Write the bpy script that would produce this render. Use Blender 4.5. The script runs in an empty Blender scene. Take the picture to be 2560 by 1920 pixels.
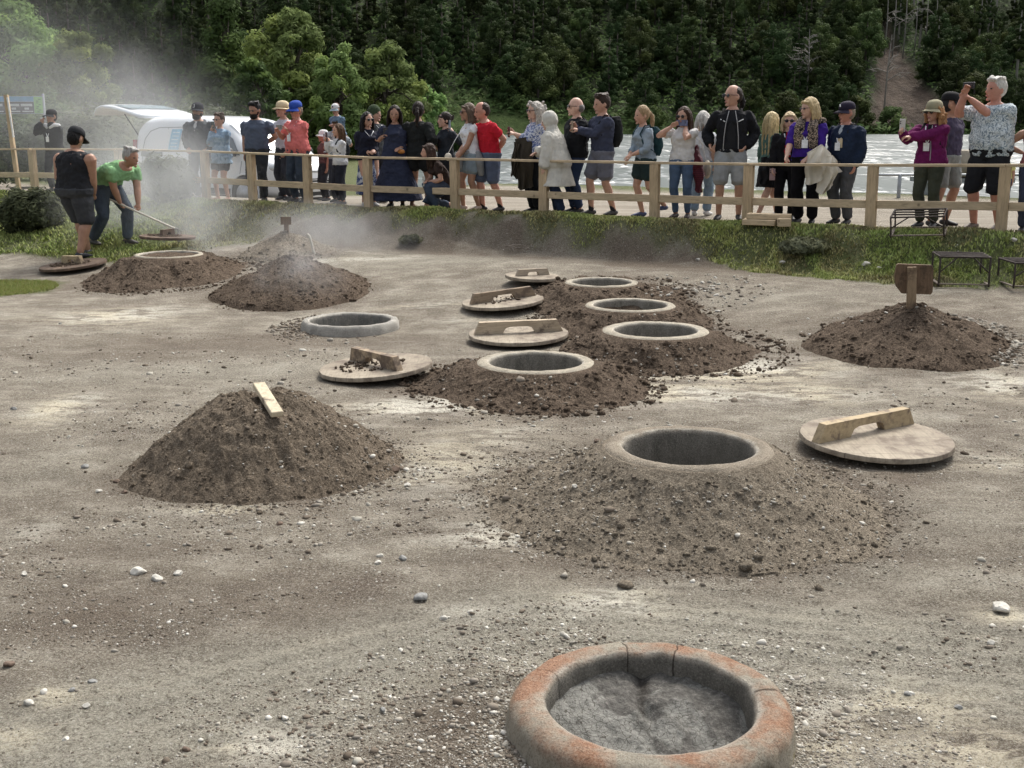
import bpy, bmesh, math, random
import numpy as np
from mathutils import Vector, Matrix, Euler
R = math.radians
random.seed(7)
RNG = np.random.default_rng(7)
scene = bpy.context.scene
COL = scene.collection

# ---------------- camera ----------------
PITCH = R(12.4); CAMH = 2.1; FPX = 2950.0
cam_d = bpy.data.cameras.new('camera'); cam = bpy.data.objects.new('camera', cam_d)
COL.objects.link(cam); scene.camera = cam
cam.location = (0, 0, CAMH); cam.rotation_euler = (math.pi/2-PITCH, 0, 0)
cam_d.sensor_width = 36; cam_d.lens = 36*FPX/2560; cam_d.clip_start = .1; cam_d.clip_end = 3000

# ---------------- world and sun ----------------
SUN_EL, SUN_AZ = R(52), R(28)      # azimuth from +Y towards +X
w = bpy.data.worlds.new('World'); scene.world = w; w.use_nodes = True
nt = w.node_tree; bg = nt.nodes['Background']
sk = nt.nodes.new('ShaderNodeTexSky'); sk.sky_type = 'NISHITA'; sk.sun_disc = False
sk.sun_elevation = SUN_EL; sk.sun_rotation = SUN_AZ; sk.dust_density = 6; sk.air_density = 1.0; sk.ozone_density = .6
hs = nt.nodes.new('ShaderNodeHueSaturation'); hs.inputs['Saturation'].default_value = .3
nt.links.new(sk.outputs[0], hs.inputs['Color']); nt.links.new(hs.outputs[0], bg.inputs[0])
bg.inputs[1].default_value = .13
sd = bpy.data.lights.new('sun', 'SUN'); sun = bpy.data.objects.new('sun', sd); COL.objects.link(sun)
sd.energy = 1.3; sd.angle = R(14); sd.color = (1, .94, .84)
sdir = Vector((math.sin(SUN_AZ)*math.cos(SUN_EL), math.cos(SUN_AZ)*math.cos(SUN_EL), math.sin(SUN_EL)))
sun.rotation_euler = sdir.to_track_quat('Z', 'Y').to_euler(); sun.location = (0, 0, 30)
scene.view_settings.view_transform = 'Standard'; scene.view_settings.look = 'None'
scene.view_settings.exposure = 0.9; scene.view_settings.gamma = 1
cy = scene.cycles
cy.max_bounces = 6; cy.diffuse_bounces = 3; cy.glossy_bounces = 2; cy.transmission_bounces = 3
cy.volume_bounces = 1; cy.transparent_max_bounces = 8; cy.volume_step_rate = 1.5; cy.volume_max_steps = 96
cy.caustics_reflective = False; cy.caustics_refractive = False

# ---------------- photograph geometry (2212-wide coordinates) ----------------
K = 2560/2212.0
SP, CP = math.sin(PITCH), math.cos(PITCH)
def Q(xd, yd, d):
    'point seen at (xd,yd) at depth d along the optical axis'
    a = (xd*K-1280)/FPX*d; b = -(yd*K-960)/FPX*d
    return Vector((a, d*CP+b*SP, CAMH-d*SP+b*CP))
def raydir(xd, yd):
    v = Q(xd, yd, 1.0); return v-Vector((0, 0, CAMH))
def on_z(xd, yd, z):
    v = raydir(xd, yd); t = (z-CAMH)/v.z
    return Vector((0, 0, CAMH))+v*t
FA = Q(2170, 352, 14.0); FB = Q(75, 320, 22.2)
FD = Vector((FB.x-FA.x, FB.y-FA.y, 0)).normalized(); FN = Vector((FD.y, -FD.x, 0))
if FN.y > 0: FN = -FN
def s_of(x, y): return (x-FA.x)*FN.x+(y-FA.y)*FN.y

# ---------------- noise ----------------
def _h(ix, iy, seed):
    n = (ix.astype(np.int64)*374761393+iy.astype(np.int64)*668265263+seed*1442695041) & 0xffffffff
    n = ((n ^ (n >> 13))*1274126177) & 0xffffffff
    n = (n ^ (n >> 16)) & 0xffffffff
    return n/4294967295.0
def vn(x, y, seed=0):
    x = np.asarray(x, float); y = np.asarray(y, float)
    ix = np.floor(x); iy = np.floor(y); fx = x-ix; fy = y-iy
    fx = fx*fx*(3-2*fx); fy = fy*fy*(3-2*fy)
    a = _h(ix, iy, seed); b = _h(ix+1, iy, seed); c = _h(ix, iy+1, seed); d = _h(ix+1, iy+1, seed)
    return (a*(1-fx)+b*fx)*(1-fy)+(c*(1-fx)+d*fx)*fy
def fbm(x, y, oct=4, seed=0, gain=.5):
    x = np.asarray(x, float); y = np.asarray(y, float)
    s = 0; a = 1; t = 0
    for i in range(oct):
        s = s+a*vn(x*2**i+i*17.3, y*2**i-i*9.1, seed+i); t += a; a *= gain
    return s/t      # 0..1
def sst(a, b, x):
    t = np.clip((np.asarray(x, float)-a)/(b-a), 0, 1); return t*t*(3-2*t)

# ---------------- terrain height ----------------
PLAT = .80
def shore_y(x): return np.clip(26.6-.62*(x-1.5), 19.6, 27)
def _z0(xd, yd):
    p = on_z(xd, yd, 0); return (p.x, p.y)
TRK = [_z0(*q) for q in ((-100, 1680), (300, 1555), (620, 1475), (900, 1405), (1150, 1362), (1420, 1350), (1750, 1385), (2300, 1450))]
HOLES = []          # (x, y, r)
def H(x, y, holes=True, fine=True):
    x = np.asarray(x, float); y = np.asarray(y, float)
    s = s_of(x, y)
    field = .33*sst(5.5, 1.3, s)
    wob = .35*(fbm(x*.8, y*.8, 3, 5)-.5)
    left = sst(-4.2, -7.0, x)
    sh = sst(-1.5, .5, x)*sst(3.4, 1.6, x)       # dirt-faced stretch, steeper
    hi = 1.35+wob+left*2.6; lo = .22+wob*.25-left*.3
    lin = np.clip((hi-s)/(hi-lo), 0, 1)
    t = lin*lin*(3-2*lin)
    t2 = sst(hi*.66, lo+.26, s)
    t = t*(1-sh)+t2*sh
    z = field*(1-t)+PLAT*t
    # shore behind
    z = z-.34*sst(-1.2, -3.2, s)*sst(-.5, -3.5, x)*(1-sst(40, 70, y))
    ysh = shore_y(x)
    water = sst(-.085, -.065, x/np.maximum(y, 1))*sst(ysh-.2, ysh+3.4, y+.25*fbm(x*.3, y*.3, 2, 9)) * (1-sst(215, 235, y))
    z = z*(1-water)+(-.9)*water
    if fine:
        f = 1-sst(26, 40, y)
        z = z+f*(.05*(fbm(x*.7, y*.7, 3, 21)-.5)+.020*(fbm(x*3.1, y*3.1, 3, 31)-.5)+.010*(fbm(x*13, y*13, 3, 41)-.5))
        z = z+f*(1-sst(9, 14, y))*.022*(np.abs(fbm(x*2.1, y*3.3, 4, 45)-.5)*2-.25)
        d = polyd(x, y, TRK); z = z+np.exp(-((d-.05)/.55)**2)*.006*np.cos(d*48+2*fbm(x, y, 2, 3))
        bf = 4*t*(1-t); z = z+f*bf*(.22*(fbm(x*2.6, y*2.6, 4, 51)-.5)+.09*(fbm(x*11, y*11, 3, 57)-.5))
        z = z+f*.16*np.exp(-((s-.38)/.30)**2)*(fbm(x*1.3, y*1.3, 3, 53)-.1)
    if holes:
        for hx, hy, hr in HOLES:
            d = np.sqrt((x-hx)**2+(y-hy)**2)
            z = np.where(d < hr, z-.75, z)
    return z
def polyd(X, Y, pts):
    o = np.full(np.shape(X), 1e9)
    for a, b in zip(pts[:-1], pts[1:]):
        dx, dy = b[0]-a[0], b[1]-a[1]; t = np.clip(((X-a[0])*dx+(Y-a[1])*dy)/(dx*dx+dy*dy), 0, 1)
        o = np.minimum(o, np.hypot(X-a[0]-t*dx, Y-a[1]-t*dy))
    return o
def Hs(x, y): return float(H(np.array([x]), np.array([y]), False)[0])
def ray(xd, yd):
    'where the sight line through (xd,yd) meets the terrain'
    v = raydir(xd, yd); o = Vector((0, 0, CAMH)); t0 = 2.0
    ts = 2.0*1.004**np.arange(900)
    X = v.x*ts; Y = v.y*ts; Z = CAMH+v.z*ts
    hz = H(X, Y, False); k = np.argmax(Z < hz)
    if k == 0: k = len(ts)-1
    a = ts[k-1]; b = ts[k]
    f0 = Z[k-1]-hz[k-1]; f1 = Z[k]-hz[k]; t = a+(b-a)*f0/(f0-f1+1e-9)
    return o+v*t
def depth_of(p): return p.y*CP-(p.z-CAMH)*SP

# ---------------- object helpers ----------------
def tag(o, label=None, cat=None, group=None, kind=None):
    if label: o['label'] = label
    if cat: o['category'] = cat
    if group: o['group'] = group
    if kind: o['kind'] = kind
    return o
def empty(name, loc=(0, 0, 0), rz=0, label=None, cat=None, group=None, scale=1):
    o = bpy.data.objects.new(name, None); COL.objects.link(o); o.empty_display_size = .1
    o.location = loc; o.rotation_euler = (0, 0, rz); o.scale = (scale,)*3
    return tag(o, label, cat, group)
class MB:
    def __init__(s): s.v = []; s.f = []; s.mi = []; s.n = 0
    def add(s, v, f, m=0):
        v = np.asarray(v, float).reshape(-1, 3); s.v.append(v)
        s.f += [tuple(int(i)+s.n for i in q) for q in f]; s.mi += [m]*len(f); s.n += len(v)
    def box(s, c, size, rot=None, m=0, bev=0):
        c = Vector(c); hx, hy, hz = [q/2 for q in size]
        v = [Vector((a*hx, b*hy, e*hz)) for e in (-1, 1) for b in (-1, 1) for a in (-1, 1)]
        if rot is not None: v = [rot @ q for q in v]
        s.add([tuple(q+c) for q in v], [(0, 2, 3, 1), (4, 5, 7, 6), (0, 1, 5, 4), (2, 6, 7, 3), (0, 4, 6, 2), (1, 3, 7, 5)], m)
    def beam(s, a, b, w, h, up=(0, 0, 1), m=0, irr=0):
        a = Vector(a); b = Vector(b); d = (b-a).normalized(); up = Vector(up)
        x = d.cross(up).normalized(); z = x.cross(d).normalized(); L = (b-a).length
        M = Matrix((x, d, z)).transposed()
        s.box((a+b)/2, (w, L, h), M, m)
    def tube(s, pts, rad, n=8, m=0, flat=1.0, caps=True, up=None):
        v, f = tube(pts, rad, n, flat, up); s.add(v, f, m)
    def loft(s, rings, m=0):
        v, f = loft(rings); s.add(v, f, m)
    def ell(s, c, r, n=12, k=8, M=None, m=0):
        v, f = ellipsoid(c, r, n, k, M); s.add(v, f, m)
    def build(s, name, mat, parent=None, smooth=True, col=None, auto=None):
        me = bpy.data.meshes.new(name)
        V = np.concatenate(s.v) if s.v else np.zeros((0, 3))
        me.from_pydata(V.tolist(), [], s.f)
        for mm in (mat if isinstance(mat, (list, tuple)) else [mat]): me.materials.append(mm)
        if any(s.mi): me.polygons.foreach_set('material_index', s.mi)
        if smooth: me.polygons.foreach_set('use_smooth', [True]*len(s.f))
        if auto is not None:
            me.set_sharp_from_angle(angle=R(auto))
        me.update()
        o = bpy.data.objects.new(name, me); COL.objects.link(o)
        if parent: o.parent = parent
        return o
def fastmesh(name, V, F, mat, parent=None, smooth=True, attrs=None, fattr=None):
    'V (n,3), F (m,k) arrays'
    me = bpy.data.meshes.new(name); V = np.asarray(V, np.float32); F = np.asarray(F, np.int32)
    me.vertices.add(len(V)); me.vertices.foreach_set('co', V.ravel())
    k = F.shape[1]; me.loops.add(F.size); me.loops.foreach_set('vertex_index', F.ravel())
    me.polygons.add(len(F)); me.polygons.foreach_set('loop_start', np.arange(len(F), dtype=np.int32)*k)
    if smooth: me.polygons.foreach_set('use_smooth', np.ones(len(F), bool))
    for mm in (mat if isinstance(mat, (list, tuple)) else [mat]): me.materials.append(mm)
    for a, val in (attrs or {}).items():
        val = np.asarray(val, np.float32)
        if val.ndim == 1:
            at = me.attributes.new(a, 'FLOAT', 'POINT'); at.data.foreach_set('value', val)
        else:
            at = me.attributes.new(a, 'FLOAT_COLOR', 'POINT')
            at.data.foreach_set('color', np.concatenate([val, np.ones((len(val), 1), np.float32)], 1).ravel())
    me.update(calc_edges=True); me.validate()
    o = bpy.data.objects.new(name, me); COL.objects.link(o)
    if parent: o.parent = parent
    return o
def frames(pts, up=None):
    pts = [Vector(p) for p in pts]; T = []
    for i in range(len(pts)):
        a = pts[max(i-1, 0)]; b = pts[min(i+1, len(pts)-1)]; T.append((b-a).normalized())
    u = Vector(up) if up is not None else (Vector((0, 0, 1)) if abs(T[0].z) < .9 else Vector((0, 1, 0)))
    out = []
    for t in T:
        x = u-t*u.dot(t)
        if x.length < 1e-4: x = Vector((1, 0, 0))-t*t.x
        x.normalize(); u = x; out.append((x, t.cross(x)))
    return pts, T, out
def tube(pts, rad, n=8, flat=1.0, up=None):
    pts, T, fr = frames(pts, up); rings = []
    if not hasattr(rad, '__len__'): rad = [rad]*len(pts)
    def ring(c, x, y, r):
        rr = r if hasattr(r, '__len__') else (r, r*flat)
        return [c+x*(rr[0]*math.cos(2*math.pi*k/n))+y*(rr[1]*math.sin(2*math.pi*k/n)) for k in range(n)]
    def mul(r, q): return tuple(a*q for a in r) if hasattr(r, '__len__') else r*q
    def mn(r): return min(r) if hasattr(r, '__len__') else r
    rings.append(ring(pts[0]-T[0]*mn(rad[0])*.45, *fr[0], mul(rad[0], .6)))
    for p, f, r in zip(pts, fr, rad): rings.append(ring(p, *f, r))
    rings.append(ring(pts[-1]+T[-1]*mn(rad[-1])*.45, *fr[-1], mul(rad[-1], .6)))
    return loft(rings)
def loft(rings):
    n = len(rings[0]); V = [tuple(p) for r in rings for p in r]; F = []
    for i in range(len(rings)-1):
        for k in range(n):
            a = i*n+k; b = i*n+(k+1) % n; F.append((a, b, b+n, a+n))
    c0 = sum((Vector(p) for p in rings[0]), Vector())/n; c1 = sum((Vector(p) for p in rings[-1]), Vector())/n
    V += [tuple(c0), tuple(c1)]; i0 = len(V)-2
    for k in range(n):
        F.append((i0, (k+1) % n, k)); b = (len(rings)-1)*n; F.append((i0+1, b+k, b+(k+1) % n))
    return V, F
def ellipsoid(c, r, n=12, k=8, M=None):
    if not hasattr(r, '__len__'): r = (r, r, r)
    rings = []
    for i in range(1, k):
        a = math.pi*i/k-math.pi/2; z = math.sin(a); q = math.cos(a)
        rings.append([Vector((r[0]*q*math.cos(2*math.pi*j/n), r[1]*q*math.sin(2*math.pi*j/n), r[2]*z)) for j in range(n)])
    V, F = loft(rings)
    V[-2] = (0, 0, -r[2]); V[-1] = (0, 0, r[2])
    c = Vector(c)
    return [tuple((M @ Vector(v) if M is not None else Vector(v))+c) for v in V], F
def copy_tree(o, parent=None):
    c = o.copy(); COL.objects.link(c)
    if parent: c.parent = parent
    for ch in list(o.children): copy_tree(ch, c)
    return c

# ---------------- materials ----------------
class NT:
    def __init__(s, name):
        s.m = bpy.data.materials.new(name); s.m.use_nodes = True; s.t = s.m.node_tree
        s.b = s.t.nodes['Principled BSDF']; s.o = s.t.nodes['Material Output']
    def n(s, t, **k):
        o = s.t.nodes.new(t)
        for a, b in k.items():
            if a.startswith('i_'):
                key = a[2:]; key = int(key) if key.isdigit() else key.replace('_', ' ')
                o.inputs[key].default_value = b
            else: setattr(o, a, b)
        return o
    def l(s, a, b): s.t.links.new(a, b)
    def noise(s, scale, detail=4, rough=.55, vec=None, stretch=None, coord='Object', dist=0):
        tc = s.n('ShaderNodeTexCoord') if vec is None else None
        src = tc.outputs[coord] if tc else vec
        if stretch:
            mp = s.n('ShaderNodeMapping'); mp.inputs['Scale'].default_value = stretch; s.l(src, mp.inputs[0]); src = mp.outputs[0]
        x = s.n('ShaderNodeTexNoise'); x.inputs['Scale'].default_value = scale; x.inputs['Detail'].default_value = detail
        x.inputs['Roughness'].default_value = rough; x.inputs['Distortion'].default_value = dist
        s.l(src, x.inputs['Vector']); return x.outputs['Fac']
    def ramp(s, fac, stops):
        r = s.n('ShaderNodeValToRGB'); e = r.color_ramp.elements
        while len(e) < len(stops): e.new(.5)
        for q, (p, c) in zip(e, stops):
            q.position = p; q.color = (c if hasattr(c, '__len__') else (c, c, c))[:3]+(1,) if hasattr(c, '__len__') else (c, c, c, 1)
        s.l(fac, r.inputs[0]); return r.outputs[0]
    def mix(s, fac, a, b, bt='MIX'):
        m = s.n('ShaderNodeMix', data_type='RGBA', blend_type=bt)
        if hasattr(fac, 'links'): s.l(fac, m.inputs[0])
        else: m.inputs[0].default_value = fac
        for q, k in ((a, 6), (b, 7)):
            if hasattr(q, 'links'): s.l(q, m.inputs[k])
            else: m.inputs[k].default_value = tuple(q)[:3]+(1,)
        return m.outputs[2]
    def math(s, op, a, b=0, clamp=False):
        m = s.n('ShaderNodeMath', operation=op, use_clamp=clamp)
        for q, k in ((a, 0), (b, 1)):
            if hasattr(q, 'links'): s.l(q, m.inputs[k])
            else: m.inputs[k].default_value = q
        return m.outputs[0]
    def attr(s, name, out='Fac'):
        a = s.n('ShaderNodeAttribute'); a.attribute_name = name; return a.outputs[out]
    def bump(s, h, strength=.5, dist=.01, prev=None):
        b = s.n('ShaderNodeBump'); b.inputs['Strength'].default_value = strength; b.inputs['Distance'].default_value = dist
        s.l(h, b.inputs['Height'])
        if prev is not None: s.l(prev, b.inputs['Normal'])
        s.l(b.outputs[0], s.b.inputs['Normal']); return b.outputs[0]
    def base(s, c):
        if hasattr(c, 'links'): s.l(c, s.b.inputs['Base Color'])
        else: s.b.inputs['Base Color'].default_value = tuple(c)[:3]+(1,)
    def set(s, **k):
        for a, b in k.items(): s.b.inputs[a.replace('_', ' ')].default_value = b
        return s
_mc = {}
def cloth(c, rough=.9, wr=.6, sc=9, pattern=None):
    key = ('cloth', tuple(c), rough, wr, sc, pattern)
    if key in _mc: return _mc[key]
    m = NT('cloth'); m.set(Roughness=rough); m.b.inputs['Specular IOR Level'].default_value = .2
    n1 = m.noise(sc*.6, 3, .6); n2 = m.noise(140, 2)
    col = m.ramp(n1, [(.3, tuple(q*.78 for q in c)), (.7, tuple(min(1, q*1.15) for q in c))])
    if pattern:
        kind, c2, ps = pattern
        if kind == 'blot':
            p = m.noise(ps, 3, .6, dist=1.2); f = m.ramp(p, [(.47, 0.0), (.53, 1.0)])
            col = m.mix(f, col, c2)
        elif kind == 'stripe':
            tc = m.n('ShaderNodeTexCoord'); wv = m.n('ShaderNodeTexWave', bands_direction='Z'); wv.inputs['Scale'].default_value = ps
            m.l(tc.outputs['Object'], wv.inputs[0]); f = m.ramp(wv.outputs['Fac'], [(.7, 0.0), (.8, 1.0)]); col = m.mix(f, col, c2)
        elif kind == 'leaf':
            tc = m.n('ShaderNodeTexCoord'); vo = m.n('ShaderNodeTexVoronoi', feature='DISTANCE_TO_EDGE'); vo.inputs['Scale'].default_value = ps
            nn = m.n('ShaderNodeTexNoise'); nn.inputs['Scale'].default_value = ps*.8; m.l(tc.outputs['Object'], nn.inputs[0])
            mm = m.n('ShaderNodeMix', data_type='VECTOR'); mm.inputs[0].default_value = .35
            m.l(tc.outputs['Object'], mm.inputs[4]); m.l(nn.outputs['Color'], mm.inputs[5]); m.l(mm.outputs[1], vo.inputs['Vector'])
            f = m.ramp(vo.outputs['Distance'], [(.04, 1.0), (.10, 0.0)]); col = m.mix(f, col, c2)
    m.base(col)
    n3 = m.noise(sc, 2, .5, stretch=(1, 1, .55), dist=.8)
    b = m.bump(n3, wr, .035); m.bump(n2, .25, .001, b)
    _mc[key] = m.m; return m.m
def skinm(c):
    key = ('skin', tuple(c))
    if key in _mc: return _mc[key]
    m = NT('skin'); m.set(Roughness=.55); m.b.inputs['Subsurface Weight'].default_value = .0
    n = m.noise(18, 3); m.base(m.ramp(n, [(.3, (c[0]*.86, c[1]*.78, c[2]*.76)), (.7, (c[0]*1.06, c[1]*1.02, c[2]))]))
    _mc[key] = m.m; return m.m
def hairm(c):
    key = ('hair', tuple(c))
    if key in _mc: return _mc[key]
    m = NT('hair'); m.set(Roughness=.5)
    m.b.inputs['Specular IOR Level'].default_value = .15; n = m.noise(60, 4, .7, stretch=(1, 1, .25)); n2 = m.noise(9, 3)
    a = m.ramp(n, [(.3, tuple(q*.45 for q in c)), (.72, tuple(min(1, q*1.5) for q in c))])
    m.base(m.mix(.25, a, m.ramp(n2, [(.3, tuple(q*.5 for q in c)), (.7, c)])))
    m.bump(n, .9, .012); _mc[key] = m.m; return m.m
def plain(name, c, rough=.5, metal=0, var=.15, vs=20, bump=0, spec=.5, coat=0):
    key = (name, tuple(c), rough, metal, var, vs, bump)
    if key in _mc: return _mc[key]
    m = NT(name); m.set(Roughness=rough, Metallic=metal); m.b.inputs['Specular IOR Level'].default_value = spec
    m.b.inputs['Coat Weight'].default_value = coat
    n = m.noise(vs, 4); m.base(m.ramp(n, [(.3, tuple(q*(1-var) for q in c)), (.7, tuple(min(1, q*(1+var)) for q in c))]))
    if bump: m.bump(n, bump, .01)
    _mc[key] = m.m; return m.m
def woodm(name, c, scale=1.0, dirt=.0, dirtc=(.13, .10, .08), knots=True, axis=(1, 1, 8), planks=0):
    m = NT(name); m.set(Roughness=.8); m.b.inputs['Specular IOR Level'].default_value = .2
    st = tuple(scale*a for a in axis)
    n = m.noise(6, 5, .65, stretch=st, dist=.6)
    n2 = m.noise(2.5, 3)
    col = m.ramp(n, [(.3, tuple(q*.62 for q in c)), (.5, c), (.7, tuple(min(1, q*1.18) for q in c))])
    col = m.mix(m.ramp(n2, [(.35, 0.0), (.75, .5)]), col, tuple(q*.62 for q in c))
    vk = m.n('ShaderNodeTexVoronoi'); vk.inputs['Scale'].default_value = 3.2; tk = m.n('ShaderNodeTexCoord'); m.l(tk.outputs['Object'], vk.inputs['Vector'])
    col = m.mix(m.ramp(vk.outputs['Distance'], [(.05, .8), (.085, 0.0)]), col, tuple(q*.35 for q in c))
    if planks:
        sx = m.n('ShaderNodeSeparateXYZ'); m.l(tk.outputs['Object'], sx.inputs[0]); fr = m.math('FRACT', m.math('ADD', m.math('MULTIPLY', sx.outputs[1], planks), m.math('MULTIPLY', m.noise(4, 2), .06)))
        col = m.mix(m.ramp(fr, [(.012, .85), (.035, 0.0)]), col, (.07, .055, .045)); fl = m.n('ShaderNodeMath', operation='FLOOR'); m.l(m.math('MULTIPLY', sx.outputs[1], planks), fl.inputs[0])
        wn_ = m.n('ShaderNodeTexWhiteNoise', noise_dimensions='1D'); m.l(fl.outputs[0], wn_.inputs['W']); col = m.mix(m.math('MULTIPLY', wn_.outputs['Value'], .4), col, tuple(q*.6 for q in c))
        st_ = m.noise(3.2, 6, .75); col = m.mix(m.ramp(st_, [(.45, 0.0), (.62, .75)]), col, (.20, .165, .13))
    if dirt > 0:
        d = m.noise(7, 5, .7); col = m.mix(m.ramp(d, [(.62-dirt*.35, 0.0), (.72-dirt*.3, .9)]), col, dirtc)
    m.base(col); m.bump(n, .4, .004)
    return m.m
# ================= layout of mounds and rings =================
RD = []      # concrete rings: dict
def ringspec(xc, yc, win, wout, z, **k):
    p = on_z(xc, yc, z); d = depth_of(p); r = dict(x=p.x, y=p.y, z=z, ri=win*K*d/FPX/2, ro=wout*K*d/FPX/2, **k)
    RD.append(r); HOLES.append((p.x, p.y, r['ro']-.03)); return r
ringF = ringspec(1406, 1506, 448, 606, .13)
ringM = ringspec(1488, 962, 282, 372, .34)
ringA = ringspec(1157, 779, 200, 260, .20)
ringB = ringspec(1416, 711, 178, 236, .24)
ringC = ringspec(1361, 657, 158, 198, .27)
ringD = ringspec(1299, 608, 128, 160, .36)
ringL = ringspec(757, 689, 172, 208, .09)
ringW = ringspec(365, 548, 124, 146, .40)
MOUNDS = []
def mspec(x0, x1, ybase, yapex=None, ring=None, ytopback=None, **k):
    'from the silhouette of the heap in the photograph'
    pf = ray((x0+x1)/2, ybase)
    r = (x1-x0)*K*(depth_of(pf))/FPX/2
    for _ in range(3):
        c = pf+Vector((pf.x/pf.y*r, r, 0)); r = (x1-x0)*K*depth_of(c)/FPX/2
    g = Hs(c.x, c.y)
    if yapex is not None:
        v = raydir((x0+x1)/2, yapex); z = CAMH+v.z*(c.y/v.y); h = z-g
    else: h = None
    m = dict(x=c.x, y=c.y, r=r, h=h, g=g, ring=ring, **k); MOUNDS.append(m); return m

# ================= ground material =================
def ground_mat():
    m = NT('volcanic_ground'); m.set(Roughness=.95); m.b.inputs['Specular IOR Level'].default_value = .15
    big = m.noise(.55, 5, .6, stretch=(.7, 1.2, 1)); mid = m.noise(3.2, 6, .65, stretch=(.8, 1.1, 1)); fine = m.noise(38, 6, .75)
    tiny = m.noise(160, 3, .7)
    a = m.ramp(mid, [(.36, (.080, .061, .045)), (.47, (.160, .134, .102)), (.55, (.270, .240, .192)), (.66, (.42, .39, .325))])
    b = m.ramp(big, [(.36, (.120, .096, .071)), (.50, (.200, .175, .136)), (.68, (.315, .290, .232))])
    col = m.mix(.38, a, b)
    # brown / mineral / dirt masks painted on the ground itself
    # pale crusts that break out elsewhere
    cr = m.noise(1.3, 8, .75, dist=.7, stretch=(.6, 1.3, 1)); col = m.mix(m.ramp(cr, [(.58, 0.0), (.68, .55)]), col, (.43, .41, .35)); col = m.mix(m.ramp(cr, [(.38, .75), (.48, 0.0)]), col, (.095, .070, .052))
    sa = m.attr('grey'); col = m.mix(m.math('MULTIPLY', sa, .85), col, m.ramp(fine, [(.3, (.235, .222, .180)), (.7, (.38, .365, .30))]))
    br = m.attr('brown'); bf = m.math('MULTIPLY', br, m.ramp(mid, [(.25, .55), (.65, 1.0)]))
    col = m.mix(bf, col, m.ramp(fine, [(.3, (.062, .043, .031)), (.7, (.135, .098, .070))]))
    ww = m.attr('white'); wn = m.noise(5, 6, .72, stretch=(.6, 1.3, 1))
    wf = m.math('MULTIPLY', m.ramp(wn, [(.44, .06), (.53, 1.0)]), m.math('MULTIPLY', ww, 1.5, True), True)
    col = m.mix(wf, col, m.mix(m.ramp(m.noise(.9, 3), [(.45, 0.0), (.55, 1.0)]), (.66, .63, .54), (.64, .58, .44)))
    f2 = m.noise(95, 8, .82)
    col = m.mix(m.ramp(f2, [(.40, .72), (.485, 0.0)]), col, (.085, .068, .052)); col = m.mix(m.math('MULTIPLY', m.ramp(f2, [(.515, 0.0), (.60, .62)]), m.math('SUBTRACT', 1, m.math('MULTIPLY', br, .8), True)), col, (.56, .53, .45))
    col = m.mix(m.ramp(fine, [(.38, .6), (.47, 0.0)]), col, (.085, .068, .052))
    col = m.mix(m.ramp(tiny, [(.54, 0.0), (.66, .55)]), col, (.52, .49, .42))
    sp_ = m.n('ShaderNodeTexVoronoi'); sp_.inputs['Scale'].default_value = 48; tcv = m.n('ShaderNodeTexCoord'); m.l(tcv.outputs['Object'], sp_.inputs['Vector'])
    pk_ = m.math('MULTIPLY', m.ramp(sp_.outputs['Distance'], [(.16, 1.0), (.30, 0.0)]), m.ramp(big, [(.42, .15), (.6, .9)])); col = m.mix(pk_, col, m.ramp(sp_.outputs['Color'], [(.2, (.10, .08, .065)), (.6, (.33, .31, .27)), (.9, (.60, .58, .52))]))
    rd = m.attr('road'); wv = m.noise(1.2, 6, .75, stretch=(.22, 3.2, 1))
    col = m.mix(rd, col, m.ramp(wv, [(.30, (.17, .148, .118)), (.5, (.285, .255, .21)), (.7, (.38, .345, .29))]))
    gr = m.attr('grass'); gn = m.noise(6, 5, .7)
    gf = m.math('MULTIPLY', gr, m.ramp(gn, [(.2, .75), (.6, 1.0)]))
    col = m.mix(gf, col, m.ramp(fine, [(.3, (.035, .045, .016)), (.7, (.13, .15, .055))]))
    v2 = m.n('ShaderNodeTexVoronoi'); v2.inputs['Scale'].default_value = 19; m.l(tcv.outputs['Object'], v2.inputs['Vector'])
    k2 = m.math('MULTIPLY', m.ramp(v2.outputs['Distance'], [(.10, 1.0), (.20, 0.0)]), m.ramp(m.noise(2.3, 3), [(.45, 0.0), (.6, .9)])); col = m.mix(k2, col, m.ramp(v2.outputs['Color'], [(.2, (.10, .08, .065)), (.6, (.33, .31, .27)), (.9, (.60, .58, .52))]))
    m.base(col)
    b1 = m.bump(mid, .35, .05); b2 = m.bump(fine, 1.0, .022, b1); m.bump(f2, 1.0, .008, b2)
    return m.m
GM = ground_mat()
def dirt_mat(name, lo, hi, pale=.0, palec=(.30, .27, .22)):
    m = NT(name); m.set(Roughness=1.0); m.b.inputs['Specular IOR Level'].default_value = .1
    fine = m.noise(45, 6, .75); mid = m.noise(7, 5, .6)
    col = m.ramp(fine, [(.30, tuple(q*.7 for q in lo)), (.5, lo), (.68, hi)])
    col = m.mix(m.ramp(mid, [(.3, 0.0), (.7, .55)]), col, m.ramp(fine, [(.3, lo), (.7, tuple(q*1.35 for q in hi))]))
    if pale > 0:
        pn = m.noise(22, 6, .8); col = m.mix(m.ramp(pn, [(.64-pale*.2, 0.0), (.74-pale*.15, .75)]), col, palec)
    f2 = m.noise(110, 8, .82); col = m.mix(m.ramp(f2, [(.40, .6), (.485, 0.0)]), col, tuple(q*.45 for q in lo)); col = m.mix(m.ramp(f2, [(.52, 0.0), (.62, .55)]), col, tuple(min(1, q*1.9) for q in hi))
    m.base(col); b = m.bump(mid, .4, .03); b = m.bump(fine, 1.0, .03, b); m.bump(f2, 1.0, .008, b)
    return m.m
DIRT = dirt_mat('loose_dark_soil', (.082, .061, .045), (.205, .158, .118), .12)
DIRT2 = dirt_mat('dry_grey_soil', (.190, .158, .120), (.35, .305, .240), .35)
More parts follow.
